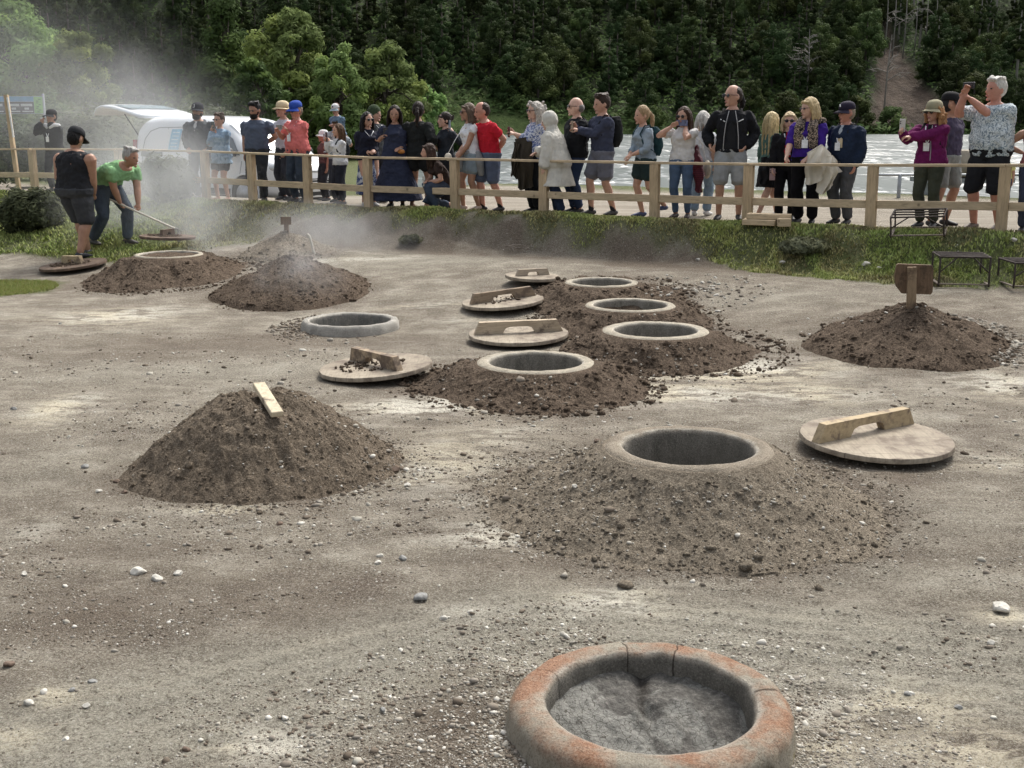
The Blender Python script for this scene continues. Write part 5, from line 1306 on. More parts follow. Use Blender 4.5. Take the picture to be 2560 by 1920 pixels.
def person(label, x, ytop, back=.45, phi=0, sex='m', skin='light', lean=0, twist=0, head=(0, 0), tilt=0, lh=None, rh=None, fat=1.0, legs=((.10, 0), (-.10, 0)),
           hair='short', hairc=(.04, .03, .025), top=None, bottom=None, shoes=(.03, .03, .035), glasses=None, cap=None, lan=False, beard=None, world=None, h=None, seat=0, curl=(.5, .5), gz=None, height=None, wide=1.0, group='people watching from behind the fence', sock=None, bigear=0, lean_side=0):
    'x: photo column of the body, ytop: row of the crown of the head, back: metres behind the fence, phi: 0 faces the camera, 90 faces image left'
    P = Person(); NP[0] += 1; wide *= 1.17; bulk = 1.10*(.5+.5*wide/1.10)
    if world is None:
        f = fpt2(x); v = raydir(x, 250); dirn = Vector((v.x, v.y, 0)); k = -FN.dot(dirn); t = back/k; pos = f+dirn*t
        pos.z = Hs(pos.x, pos.y) if gz is None else gz
    else: pos = Vector(world)
    if height is None:
        v = raydir(x, ytop); zt = CAMH+v.z*pos.y/v.y; height = (zt-pos.z)
    s = height/1.735; P.s = s; P.pos = pos; P.rz = -R(phi)
    Rz = Matrix.Rotation(P.rz, 3, 'Z'); Rzi = Rz.inverted()
    root = empty('person', pos, rz=P.rz, label=label, cat='person', group=group); P.root = root
    dep = depth_of(pos)
    def toloc(w_): return (Rzi @ (Vector(w_)-pos))/s
    # spine
    drop = seat
    piv = V3(0, 0, .93-drop); L_ = Matrix.Rotation(R(lean), 3, 'X') @ Matrix.Rotation(R(lean_side), 3, 'Y'); Tw = Matrix.Rotation(R(twist), 3, 'Z')
    def sp(l, f, u):
        p = V3(l, f, u-drop); q = p-piv; a = min(1, max(0, (u-.93)/.35)); La = Matrix.Rotation(R(lean*a if u < 1.28 else lean), 3, 'X') @ Matrix.Rotation(R(lean_side), 3, 'Y')
        return piv+(La @ (Tw @ q) if u > .93 else q)
    P.sp = sp
    prof = MALE if sex == 'm' else FEM; sw = (.178 if sex == 'm' else .158)*wide
    def torso(mb, z0, z1, inf, flare=0, fatk=fat, neck=0, n=22):
        rings = []; zs = [z for z, *_ in prof]
        lo = [z for z in zs if z0 < z < z1]
        for z in [z0]+lo+[z1]:
            zz = min(max(z, zs[0]), zs[-1]); hw = np.interp(zz, zs, [q[1] for q in prof])*wide; hd = np.interp(zz, zs, [q[2] for q in prof])*(.5+.5*wide)*1.03; of = np.interp(zz, zs, [q[3] for q in prof])
            b = math.exp(-((zz-1.06)/.14)**2)*(fatk-1); hw = hw*(1+b*.55)+inf; hd = hd*(1+b)+inf; of = of+b*.055
            if z < .93: fl = flare*(.93-z)/.3; hw += fl; hd += fl
            if z <= .80 and flare: pass
            rings.append([sp(hw*np.sign(math.cos(q))*abs(math.cos(q))**.85, of+hd*np.sign(math.sin(q))*abs(math.sin(q))**.85, z) for q in [2*math.pi*k/n for k in range(n)]])
        mb.loft(rings)
    # limbs
    S = {1: sp(sw, -.005, 1.352), -1: sp(-sw, -.005, 1.352)}
    arms = {}
    for sd_, tgt, cu in ((1, lh, curl[0]), (-1, rh, curl[1])):
        ddn = Vector((0, 0, -1)); nrm = None
        if tgt is None: tgt = ('l', .23, .03, .80)
        if tgt[0] == 'px':   # photo column, row, metres nearer than the body
            T = toloc(Q(tgt[1], tgt[2], dep-tgt[3]))
            hint = V3(sd_*.45, -.25, -1)
        elif tgt[0] == 'back': T = sp(sd_*.06, -.16, .98); hint = V3(sd_*1, -.6, -.2)
        elif tgt[0] == 'pocket': T = sp(sd_*.19, .05, .93); hint = V3(sd_*.8, -.9, 0)
        else: T = sp(sd_*tgt[1], tgt[2], tgt[3]); hint = V3(sd_*.35, -.8, -.1)
        if len(tgt) > 4 and tgt[0] in ('px', 'l') and isinstance(tgt[4], tuple): hint = V3(sd_*tgt[4][0], tgt[4][1], tgt[4][2])
        tot = S[sd_]; fa = .245; ua = .285; hl_ = .085
        dirT = (T-S[sd_]); E, W = ik(S[sd_], T-(T-S[sd_]).normalized()*.03, ua, fa, hint)
        arms[sd_] = (S[sd_], E, W, cu)
    P.arms = arms
    Hh = {}; hz = .90-drop
    for sd_, ft in ((1, legs[0]), (-1, legs[1])):
        ft = tuple(ft)+(0,)*(4-len(ft)) if len(ft) < 4 else ft
        hip = V3(sd_*.088*(.4+.6*wide), -.0, hz); A = V3(ft[0], ft[1]-.02, .085+ft[2]); K_, A = ik(hip, A, .425, .415, V3(sd_*.12+ft[3], 1, 0)); Hh[sd_] = (hip, K_, A)
    P.legs = Hh
    thin = 1.0 if sex == 'm' else .90
    def arm(mb, sd_, inf, frac, cuff=0, th=thin):
        S_, E, W, cu = arms[sd_]; pts = [S_+(E-S_)*-.02+Vector((-sd_*.02, 0, .0)), S_.lerp(E, .12), S_.lerp(E, .5), E, E.lerp(W, .3), E.lerp(W, .7), W]; rr = [q*bulk for q in (.052, .060, .050, .042, .043, .035, .026)]
        L = [0]; 
        for a, b in zip(pts[:-1], pts[1:]): L.append(L[-1]+(b-a).length)
        tot = L[-1]*frac; out = []; ro = []
        for p, l, r in zip(pts, L, rr):
            if l <= tot+1e-6: out.append(p); ro.append(r)
        if frac < 1:
            for i in range(len(L)-1):
                if L[i] <= tot < L[i+1]:
                    t = (tot-L[i])/(L[i+1]-L[i]); out.append(pts[i].lerp(pts[i+1], t)); ro.append(rr[i]*(1-t)+rr[i+1]*t)
        ro = [(r*th+inf+(cuff*(k/(len(ro)-1)))) for k, r in enumerate(ro)]
        mb.tube(out, ro, 12)
    def leg(mb, sd_, inf, frac, flare=0):
        h_, k_, a_ = Hh[sd_]; pts = [h_+Vector((0, 0, .02)), h_.lerp(k_, .3), h_.lerp(k_, .7), k_, k_.lerp(a_, .25)+(V3(0, -.012, 0)), k_.lerp(a_, .65), a_]; rr = [.088, .084, .064, .053, .056, .042, .034]
        if sex == 'f': rr = [.092, .086, .064, .052, .054, .040, .033]
        L = [0]
        for a, b in zip(pts[:-1], pts[1:]): L.append(L[-1]+(b-a).length)
        tot = L[-1]*frac; out = []; ro = []
        for i, (p, l, r) in enumerate(zip(pts, L, rr)):
            if l <= tot+1e-6: out.append(p); ro.append(r)
        if frac < 1:
            for i in range(len(L)-1):
                if L[i] <= tot < L[i+1]:
                    t = (tot-L[i])/(L[i+1]-L[i]); out.append(pts[i].lerp(pts[i+1], t)); ro.append(rr[i]*(1-t)+rr[i+1]*t)
        ro = [r*bulk+inf*(.5 if k < 1 else 1)+flare*k/(len(ro)-1) for k, r in enumerate(ro)]
        mb.tube(out, ro, 14)
    # head frame
    nb = sp(0, -.004, 1.43); HL = Matrix.Rotation(R(lean*.35+head[1]), 3, 'X'); HM = Matrix.Rotation(R(-head[0]), 3, 'Z') @ Matrix.Rotation(R(tilt), 3, 'Y') @ HL
    LM = Matrix.Rotation(R(lean*.6), 3, 'X')
    hc = nb+LM @ V3(0, .018, .168)
    def hp(l, f, u): return hc+HM @ V3(l*HS, f*HS, u*HS)
    P.hp = hp; P.HM = HM; P.hc = hc
    body = MB()
    torso(body, .82, 1.455, 0)
    for sd_ in (1, -1):
        arm(body, sd_, 0, 1)
        S_, E, W, cu = arms[sd_]; D = (W-E).normalized(); N = V3(-sd_, .3, 0) if abs(D.z) > .6 else V3(-sd_*.3, 0, -1)
        if D.z > .35: N = V3(-sd_*.6, .6, 0)
        hand(body, W, D, N, -sd_, cu, 1.0)
        leg(body, sd_, 0, 1)
        h_, k_, a_ = Hh[sd_]; fo = (k_-a_); fd = V3(sd_*.18, 1, 0).normalized(); 
        body.tube([a_+Vector((0, 0, .02)), a_-fd*.03+Vector((0, 0, -.045)), a_+fd*.06+Vector((0, 0, -.05)), a_+fd*.14+Vector((0, 0, -.062))], [(.032, .034), (.034, .036), (.030, .038), (.018, .036)], 10)
    body.tube([nb-LM @ Vector((0, 0, .05)), nb+LM @ V3(0, .0, .03), hp(0, -.012, -.055)], [.060*thin**.5, .054*thin, .052*thin], 14)
    # head shape
    V = []; n, k = 28, 20
    def hs(a, b):
        z = math.sin(b); q = math.cos(b); l = q*math.cos(a); f = q*math.sin(a)
        w_ = .076; d = .096; hh = .118
        jaw = max(0, -z); w_ *= 1-.30*jaw**1.3; ff = f
        d_ = d*(1-.06*jaw) if f > 0 else d*(1.02-.38*jaw)
        x_ = l*w_; y_ = ff*d_; z_ = z*hh
        if f > 0: y_ += .010*math.exp(-((z+.78)/.18)**2)*f*(abs(l) < .6)
        if f > 0: y_ -= .008*math.exp(-((z-.02)/.14)**2)*math.exp(-((abs(x_)-.032)/.016)**2)
        if f > 0: y_ += .005*math.exp(-((z-.22)/.10)**2)*(f > .5)
        return hp(x_, y_, z_)
    rings = [[hs(2*math.pi*j/n, -math.pi/2+math.pi*i/k) for j in range(n)] for i in range(1, k)]
    body.loft(rings)
    body.tube([hp(0, .086, .020), hp(0, .102, -.006), hp(0, .113, -.030), hp(0, .098, -.041)], [.009, .011, .0155, .012], 8)
    for sd_ in (1, -1):
        body.ell(hp(sd_*.077, -.008, -.012), hsc((.011, .019, .031)), 8, 6, HM)
    body.ell(hp(0, .090, -.063), hsc((.024, .012, .011)), 10, 6, HM); body.ell(hp(0, .082, -.098), hsc((.024, .020, .016)), 10, 6, HM)
    bo = body.build('body', skinm(SK[skin] if isinstance(skin, str) else skin), root); remesh(bo, .0105, smooth=2); bo.scale = (s,)*3
    objs = []
    def part(name, mb, mat, vox=None, disp=0, smooth=2, dsz=.12, sm=True):
        o = mb.build(name, mat, root, smooth=sm); o.scale = (s,)*3
        if vox: remesh(o, vox, disp, smooth=smooth, dsz=dsz)
        objs.append(o); return o
    P.part = part
    facing_cam = True
    if glasses != 'sun':
        for sd_ in (1, -1):
            e = MB(); e.ell(hp(sd_*.031, .0855, .004), hsc((.0135, .008, .0070)), 10, 6, HM); part('eye', e, EYE)
    e = MB(); e.ell(hp(0, .0985, -.064), hsc((.024, .006, .0065)), 10, 6, HM); part('lips', e, LIP)
    if glasses:
        e = MB()
        for sd_ in (1, -1):
            e.ell(hp(sd_*.034, .099, .003), hsc((.029, .007, .022)) if glasses == 'sun' else (.026, .002, .018), 12, 8, HM @ Matrix.Rotation(R(-sd_*12), 3, 'Z'))
            e.tube([hp(sd_*.062, .085, .010), hp(sd_*.079, .02, .008), hp(sd_*.080, -.02, .004)], .0035, 6)
        e.tube([hp(-.02, .105, .008), hp(.02, .105, .008)], .004, 6)
        part('sunglasses' if glasses == 'sun' else 'glasses', e, SGL if glasses == 'sun' else plain('spectacle', (.10, .09, .09), .2))
    # hair
    H_ = MB(); hm_ = hairm(hairc); hv = .012
    def scalp(r=1.0, zc=.022, fc=-.016, w=.084, d=.098, h_=.108):
        H_.ell(hp(0, fc, zc), hsc((w*r, d*r, h_*r)), 20, 14, HM)
    rr = random.Random(NP[0])
    if hair == 'short':
        scalp() if not cap else scalp(.93, .0, -.022)
        if not cap: H_.tube([hp(-.05, .062, .088), hp(0, .078, .098), hp(.055, .062, .088)], .022, 8)
        for i in range(0 if cap else 14): a = rr.uniform(0, 6.28); H_.ell(hp(.055*math.cos(a), -.01+.07*math.sin(a), .105+rr.uniform(-.01, .015)), hsc((.022, .026, .016)), 7, 5, HM)
    elif hair == 'receding':
        H_.ell(hp(0, -.030, .010), hsc((.084, .088, .098)), 18, 12, HM)
    elif hair == 'fringe':      # bald top, hair round the back
        H_.ell(hp(0, -.042, -.012), hsc((.084, .070, .062)), 18, 12, HM)
    elif hair in ('long', 'straight', 'curly', 'bob', 'blondlong', 'ponytail', 'bun', 'shoulder'):
        scalp(1.03) if not cap else scalp(.97, .0)
        wl = {'long': .42, 'straight': .40, 'curly': .26, 'bob': .09, 'blondlong': .44, 'ponytail': .02, 'bun': .02, 'shoulder': .24}[hair]
        if hair not in ('ponytail', 'bun'):
            def back_(z): 
                return -.075 if z > -.05 else -.085+.0*z
            for lx in (-.055, 0, .055):
                H_.tube([hp(lx, -.065, .05), hp(lx*1.25, -.085, -.06), hp(lx*1.3, -.085-.1*0, -.06-wl*.5), hp(lx*1.1, -.075-.02, -.06-wl)], [(.045, .030), (.045, .032), (.042, .028), (.018, .016)], 8, up=None)
            for sd_ in (1, -1):
                H_.tube([hp(sd_*.055, .030, .085), hp(sd_*.088, .022, .03), hp(sd_*.096, .012, -.06), hp(sd_*(.092), .010, -.08-wl*.35), hp(sd_*.080, .015+.03*(wl > .3), -.08-wl*.75)], [.020, .024, .027, .028, .012], 8)
                H_.tube([hp(sd_*.078, -.03, .03), hp(sd_*.092, -.035, -.06), hp(sd_*.092, -.04, -.08-wl*.5), hp(sd_*.075, -.045, -.08-wl*.85)], [.030, .036, .036, .016], 8)
        if hair in ('bob', 'shoulder'): H_.tube([hp(-.06, .062, .070), hp(0, .086, .082), hp(.06, .062, .070)], .018, 8)
        if hair == 'curly':
            for i in range(90 if cap else 60):
                a = rr.uniform(0, 6.28); z = rr.uniform(-.42, -.03) if cap else rr.uniform(-.30, .12); r_ = .075+.045*(1-abs(z-.0)/.35)
                l_, f_ = r_*math.cos(a)*1.15, -.02+r_*math.sin(a)
                if f_ > .035 and z < .07: continue
                H_.ell(hp(l_, f_, z), (rr.uniform(.020, .034),)*3, 7, 5, HM)
        if hair == 'ponytail':
            H_.ell(hp(0, -.115, .02), hsc((.030, .03, .03)), 10, 7, HM)
            pts = [hp(0, -.12, .02), hp(0, -.155, -.03), hp(0, -.15, -.12), hp(.01, -.135, -.22)]; H_.tube(pts, [.026, .036, .034, .014], 9)
            for i in range(14): t = rr.random(); q = pts[1].lerp(pts[3], t); H_.ell(q+Vector((rr.uniform(-.03, .03), rr.uniform(-.02, .02), 0)), (.018,)*3, 6, 4)
        if hair == 'bun':
            H_.ell(hp(0, -.115, .035), hsc((.042, .040, .042)), 12, 8, HM); H_.tube([hp(-.055, .075, .050), hp(0, .094, .056), hp(.055, .075, .050)], .017, 8)
            for i in range(8): H_.ell(hp(rr.uniform(-.04, .04), -.12+rr.uniform(-.04, .02), .03+rr.uniform(-.05, .04)), hsc((.014,)*3), 6, 4, HM)
    elif hair == 'none': pass
    if hair != 'none':
        e = part('hair', H_, hm_, .0115, .014 if hair != 'curly' else .02, smooth=1, dsz=.03)
    if beard:
        e = MB(); e.ell(hp(0, .058, -.085), hsc((.062, .052, .048)), 16, 10, HM); e.tube([hp(-.07, .02, -.03), hp(-.068, .04, -.06)], .016, 8); e.tube([hp(.07, .02, -.03), hp(.068, .04, -.06)], .016, 8); e.tube([hp(-.03, .098, -.050), hp(0, .104, -.046), hp(.03, .098, -.050)], .008, 6)
        part('beard', e, hairm(beard), .010, .006, smooth=1, dsz=.03)
    def mkcap(c, c2=None, hat=False, back_=False):
        e = MB(); rings = []
        for i, (r_, z) in enumerate(((.0895, .028), (.093, .045), (.092, .075), (.082, .105), (.060, .126), (.03, .136), (.004, .138))):
            rings.append([hp(r_*.98*math.cos(q), -.006+r_*1.13*math.sin(q), z+(.012*math.cos(q)**2 if i < 1 else 0)) for q in [2*math.pi*k_/24 for k_ in range(24)]])
        e.loft(rings); o = part('cap', e, cloth(c, .85, .2, 12))
        b = MB(); nn = 14; V = []; F = []
        sg_ = -1 if back_ else 1
        for j in range(5):
            for i in range(nn+1):
                a = math.pi*(.12+.76*i/nn) if not hat else 2*math.pi*i/nn; r0_ = .088+(.078 if not hat else .065)*j/4
                l_ = .96*r0_*math.cos(a)*(1-.12*j/4 if not hat else 1); f_ = -.006+(1.12*.088+(.078 if not hat else .065)*j/4)*math.sin(a)
                V.append(hp(l_, f_*sg_, .036-.020*(j/4)-.030*(math.cos(a)**2)*(j/4 if not hat else .3)))
        for j in range(4):
            for i in range(nn): a = j*(nn+1)+i; F.append((a, a+1, a+nn+2, a+nn+1))
        b.add([tuple(v) for v in V], F); bo_ = b.build('brim', cloth(c2 or c, .85, .2, 12), o); sl = bo_.modifiers.new('t', 'SOLIDIFY'); sl.thickness = .006; sl.offset = 0
        return o
    if cap: P.cap = mkcap(*cap) if isinstance(cap[0], tuple) else mkcap(cap)
    # ---- clothes ----
    tp = dict(c=(.3, .3, .3), kind='tee', inf=.014, hem=.88, sleeve=None, pat=None, loose=0); tp.update(top or {})
    sl = tp['sleeve'] if tp['sleeve'] is not None else {'tee': .30, 'long': .97, 'jacket': .97, 'vest': 0, 'dress': .25, 'cap': .14}[tp['kind']]
    infl = tp['inf']+(.014 if tp['kind'] == 'jacket' else 0)
    e = MB(); hem = tp['hem']
    torso(e, hem if hem < .93 else .90, 1.425, infl, flare=tp['loose'], fatk=fat)
    if hem < .80:
        rings = []
        z = .86; n_ = 24; lo = hem
        for t in np.linspace(0, 1, 6):
            zz = .90+(lo-.90)*t; w_ = .172+infl+tp['loose']*t+.0; d_ = .125+infl+tp['loose']*t*.8
            cx_ = 0; ripple = tp.get('ripple', 0)*t
            rings.append([sp((w_+ripple*math.sin(7*q))*math.cos(q), (d_+ripple*math.sin(7*q+1))*math.sin(q), zz) for q in [2*math.pi*k_/n_ for k_ in range(n_)]])
        e.loft(rings)
    if tp['kind'] != 'vest':
        for sd_ in (1, -1): arm(e, sd_, infl*.9, sl, tp.get('cuff', .006))
    else:
        for sd_ in (1, -1): e.ell(S[sd_]+Vector((-sd_*.045, 0, .0)), (.052, .070, .055), 12, 8)
    if tp.get('hood'):
        if tp['hood'] == 'up':
            e.ell(hp(0, -.022, .012), hsc((.108, .118, .132)), 18, 12, HM); e.tube([hp(0, -.02, -.06), nb+Vector((0, .02, .0))], [.095, .11], 14)
        else: e.tube([nb+V3(-.085, .03, -.02), nb+V3(-.075, -.075, .0), nb+V3(0, -.11, -.01), nb+V3(.075, -.075, .0), nb+V3(.085, .03, -.02)], [.022, .034, .042, .034, .022], 10)
    name = {'tee': 'tee_shirt', 'long': 'long_sleeve_top', 'jacket': 'jacket', 'vest': 'sleeveless_top', 'dress': 'dress', 'cap': 'blouse'}[tp['kind']]
    o = part(tp.get('name', name), e, cloth(tp['c'], .9, .7, 8, tp['pat']), .0125, tp.get('fold', .040), smooth=2, dsz=.075)
    if tp.get('collar'):
        cc = tp['collar']; e = MB(); e.tube([nb+V3(.018, .072, -.035), nb+V3(.062, .040, .0), nb+V3(.055, -.045, .022), nb+V3(0, -.072, .028), nb+V3(-.055, -.045, .022), nb+V3(-.062, .040, .0), nb+V3(-.018, .072, -.035)], [(.008, .020)]*7, 8); part('collar', e, cloth(cc, .9, .3, 8), .009, smooth=1)
    if tp.get('inner'):
        e = MB(); rings = []
        for z, w_, f_ in ((1.425, .045, .070), (1.36, .040, .112), (1.25, .045 if not tp.get('open') else .075, .142), (1.10, .02 if not tp.get('open') else .085, .134), (.93, .012 if not tp.get('open') else .09, .136)):
            if z < 1.2 and not tp.get('open'): continue
            ff = (float(np.interp(z, [q[0] for q in prof], [q[2] for q in prof]))*(.5+.5*wide)*1.03*(1+math.exp(-((z-1.06)/.14)**2)*(fat-1))+float(np.interp(z, [q[0] for q in prof], [q[3] for q in prof]))+math.exp(-((z-1.06)/.14)**2)*(fat-1)*.055+infl+.004 if z < 1.4 else f_+infl); rings.append([sp(w_*math.cos(q), ff-.012+.020*math.sin(q)-.25*w_*abs(math.cos(q)), z) for q in [2*math.pi*k_/12 for k_ in range(12)]])
        e.loft(rings); part('undershirt', e, cloth(tp['inner'], .9, .5, 10), .010, .006)
    if tp.get('zip'):
        for a in ((1, -1) if tp.get('open') else (1,)):
            e = MB(); w0 = .092 if tp.get('open') else .05; e.tube([sp(a*.04, .098+infl, 1.41), sp(a*w0*.8, .132+infl, 1.25), sp(a*w0, .122+infl, 1.08), sp(a*w0*1.05, .126+infl, .93)], .006, 6); part('zip', e, plain('grey_zip', (.35, .35, .36), .5))
    if tp.get('stripes'):
        for a in (1, -1):
            e = MB(); e.tube([sp(a*.085, .075+infl, 1.40), sp(a*.045, .112+infl, 1.345), sp(a*.012, .124+infl, 1.30)], [(.005, .009)]*3, 6); part('stripe', e, WHT)
    if tp.get('marks'):
        for a in (1, -1):
            e = MB(); e.tube([sp(a*.085, .122+infl, 1.275), sp(a*.145, .100+infl, 1.305)], .006, 6); part('reflective_mark', e, WHT)
    bt = dict(c=(.03, .03, .04), kind='trousers', inf=.014, frac=.97, flare=.012, pat=None); bt.update(bottom or {})
    if bt['kind'] in ('trousers', 'shorts', 'leggings'):
        fr = bt['frac'] if bt['kind'] != 'shorts' else bt.get('frac', .5)
        if bt['kind'] == 'shorts' and fr > .9: fr = .46
        inf2 = bt['inf'] if bt['kind'] != 'leggings' else .012
        e = MB(); torso(e, .88, 1.0, min(inf2, max(infl-.010, .006)) if hem < .935 else inf2, fatk=fat); torso(e, .815, .93, inf2+.004, fatk=fat)
        for sd_ in (1, -1): leg(e, sd_, inf2, fr, bt['flare'] if bt['kind'] != 'leggings' else 0)
        part({'trousers': 'trousers', 'shorts': 'shorts', 'leggings': 'leggings'}[bt['kind']], e, cloth(bt['c'], .92, .7, 9, bt['pat']), .0125, .020, dsz=.07)
    elif bt['kind'] == 'skirt':
        e = MB(); rings = []
        for t in np.linspace(0, 1, 8):
            zz = 1.0+(bt['hem']-1.0)*t; w_ = .150+.025*math.sin(min(t*3, 1.57))+bt['flare']*t; d_ = .110+.015*math.sin(min(t*3, 1.57))+bt['flare']*t*.85
            rings.append([V3((w_+.018*t*math.sin(6*q))*math.cos(q), (d_+.018*t*math.sin(6*q))*math.sin(q), zz-drop) for q in [2*math.pi*k_/26 for k_ in range(26)]])
        e.loft(rings); part('skirt', e, cloth(bt['c'], .92, .8, 9, bt['pat']), .0125, .03, dsz=.12)
    # shoes
    for sd_ in (1, -1):
        h_, k_, a_ = Hh[sd_]; fd = V3(sd_*.18, 1, 0).normalized(); e = MB()
        e.tube([a_-fd*.062+Vector((0, 0, -.040)), a_-fd*.03+Vector((0, 0, -.038)), a_+fd*.05+Vector((0, 0, -.045)), a_+fd*.12+Vector((0, 0, -.056)), a_+fd*.175+Vector((0, 0, -.064))], [(.030, .030), (.044, .040), (.038, .044), (.028, .046), (.018, .032)], 12, up=(0, 0, 1))
        if shoes: part('shoe', e, plain('shoe_leather', shoes, .6, 0, .3), .011, smooth=2)
        if sock:
            e = MB(); e.tube([a_+Vector((0, 0, -.02)), a_.lerp(k_, .16 if sock[0] > .3 else .3)], [.040, .041], 12); part('sock', e, cloth(sock, .9, .3, 20))
    if lan:
        e = MB(); zb_ = 1.12; infx = infl+.004
        for a in (1, -1): e.tube([sp(a*.062, -.03, 1.445), sp(a*.068, .055+infx, 1.40), sp(a*.045, .128+infx, 1.27), sp(0, .140+infx+(fat-1)*.09, zb_+.04)], [(.0035, .010)]*4, 6, up=None)
        o = part('lanyard', e, LANY); b = MB(); c = sp(0, .148+infx+(fat-1)*.10, zb_); b.box(c, (.085, .006, .11), None)
        b.build('badge', WHT, o, smooth=False)
    P.dep = dep; P.Rz = Rz
    P.w = lambda v: pos+Rz @ (Vector(v)*s)
    return P

def phone(P, side, label, c=(.03, .03, .035), land=False, off=(0, 0, 0), size=(.075, .010, .155)):
    S_, E, W, cu = P.arms[side]; D = (W-E).normalized(); tip = W+D*.085
    e = MB(); hw, hd, hh = [q/2 for q in size]
    if land: hw, hh = hh, hw
    o = empty('smartphone', P.w(tip)+Vector(off), rz=P.rz, label=label, cat='phone', group='phones held up by the onlookers')
    e.box((0, 0, 0), (hw*2, hd*2, hh*2)); b = e.build('case', plain('phone_case', c, .35), o, smooth=False); bv = b.modifiers.new('b', 'BEVEL'); bv.width = .004; bv.segments = 2
    e = MB(); e.box((0, hd+.0012, 0), (hw*1.88, .002, hh*1.9)); e.build('screen', plain('phone_screen', (.02, .022, .026), .1), o, smooth=False)
    e = MB(); [e.ell((-hw*.6*(-1 if land else 1), -hd-.001, hh*.6-k*.022), (.008, .003, .008), 8, 5) for k in range(2)]; e.build('camera_lens', plain('lens', (.01, .01, .012), .1), o)
    return o
def backpack(P, label, c, z0=1.02, z1=1.42, w=.145, d=.11, c2=None, soft=.02, hang=0):
    o = empty('backpack', P.pos, rz=P.rz, label=label, cat='backpack'); e = MB(); rings = []
    for t in np.linspace(0, 1, 9):
        z = z0+(z1-z0)*t; k = math.sin(math.pi*(.10+.80*t))**.45; f0 = -.115-hang
        rings.append([P.sp(w*k*np.sign(math.cos(q))*abs(math.cos(q))**.6, f0-d*.5+d*.62*k*np.sign(math.sin(q))*abs(math.sin(q))**.6, z) for q in [2*math.pi*j/20 for j in range(20)]])
    e.loft(rings); b = e.build('pack', cloth(c, .8, .9, 8), o); b.scale = (P.s,)*3; remesh(b, .0125, .03, dsz=.10)
    e = MB(); k0 = z0+(z1-z0)*.12; e.ell(P.sp(0, -.115-hang-d*1.02, k0+(z1-z0)*.25), (w*.72, d*.32, (z1-z0)*.26), 14, 10); p2 = e.build('pocket', cloth(c2 or tuple(q*1.3 for q in c), .8, .8, 8), o); p2.scale = (P.s,)*3
    for sd_ in (1, -1):
        e = MB(); e.tube([P.sp(sd_*.09, -.12, z1-.05), P.sp(sd_*.105, -.06, 1.435), P.sp(sd_*.108, .03, 1.44), P.sp(sd_*.118, .125, 1.32), P.sp(sd_*.15, .105, 1.16), P.sp(sd_*.175, -.02, 1.06), P.sp(sd_*.12, -.12, z0+.05)], [(.008, .020)]*7, 8)
        q = e.build('strap', cloth(c2 or c, .8, .3, 8), o); q.scale = (P.s,)*3
    return o
def drape(label, name, sheets, mat, cat='jacket', n=9, amp=.028):
    'hanging cloth: each sheet runs between a top edge and a bottom edge (world polylines) in pleats'
    c0 = Vector(sheets[0][0][0]); o = empty(name, c0, label=label, cat=cat); mb = MB()
    for si, (top, bot, bulge) in enumerate(sheets):
        def at(pl_, t):
            t = t*(len(pl_)-1); i = min(int(t), len(pl_)-2); return Vector(pl_[i]).lerp(Vector(pl_[i+1]), t-i)
        nu, nv = 36, 22; V = []
        for side in (0, 1):
            for i in range(nu+1):
                u = i/nu
                for j in range(nv+1):
                    v = j/nv; p = at(top, u).lerp(at(bot, u), v)
                    w_ = math.sin(math.pi*u)**.5*bulge*(.55+.45*math.sin(math.pi*min(v*1.1, 1)))
                    pl_ = amp*(.35+.8*v)*math.sin(u*n*2.0+v*2.2+si+1.3*math.sin(v*5+si*2))+.35*amp*math.sin(v*13+u*9+si)*(1-.3*v)
                    y = -(w_+pl_) if side == 0 else bulge*.25-pl_*.3
                    V.append((p.x-c0.x+.012*math.sin(v*9+u*4), p.y-c0.y+y, p.z-c0.z-.02*math.sin(u*n)*v))
        N = (nu+1)*(nv+1); F = []
        for i in range(nu):
            for j in range(nv):
                a = i*(nv+1)+j; F.append((a, a+nv+1, a+nv+2, a+1)); F.append((a+N, a+1+N, a+nv+2+N, a+nv+1+N))
        edge = [i*(nv+1) for i in range(nu+1)]+[nu*(nv+1)+j for j in range(1, nv+1)]+[i*(nv+1)+nv for i in range(nu-1, -1, -1)]+[j for j in range(nv-1, 0, -1)]
        for k in range(len(edge)): a, b = edge[k], edge[(k+1) % len(edge)]; F.append((a, b, b+N, a+N))
        mb.add(V, F)
    b = mb.build('cloth', mat, o); s_ = b.modifiers.new('s', 'SUBSURF'); s_.levels = 1; s_.render_levels = 1; return o
def Qd(P, x, y, df=0): return Q(x, y, P.dep-df)

DN = (.022, .026, .045); BK = (.012, .012, .014); JEAN = (.055, .085, .15); LJ = (.23, .32, .42)
# --- far left: man filming by the hedge
p = person('person in a black and white jacket filming at the far left', 112, 238, 1.1, 25, 'm', 'tan', top=dict(kind='jacket', c=(.02, .021, .025), hem=.84), bottom=dict(c=(.025, .027, .033)), cap=((.02, .02, .022),), lan=True,
           lh=('px', 108, 262, .35), rh=('px', 88, 264, .38), curl=(.9, .9), legs=((.14, .0), (-.12, .05)))
e = MB(); e.tube([p.sp(-.19, .0, 1.40), p.sp(-.13, .07, 1.42), p.sp(-.03, .125, 1.36)], [.055, .05, .03], 10); e.tube([p.sp(.19, .0, 1.40), p.sp(.13, .07, 1.42), p.sp(.03, .125, 1.36)], [.055, .05, .03], 10); p.part('white_yoke', e, cloth((.70, .70, .72)), .0125, .01)
phone(p, -1, 'phone held out by the man filming at the far left', (.6, .6, .62), True)
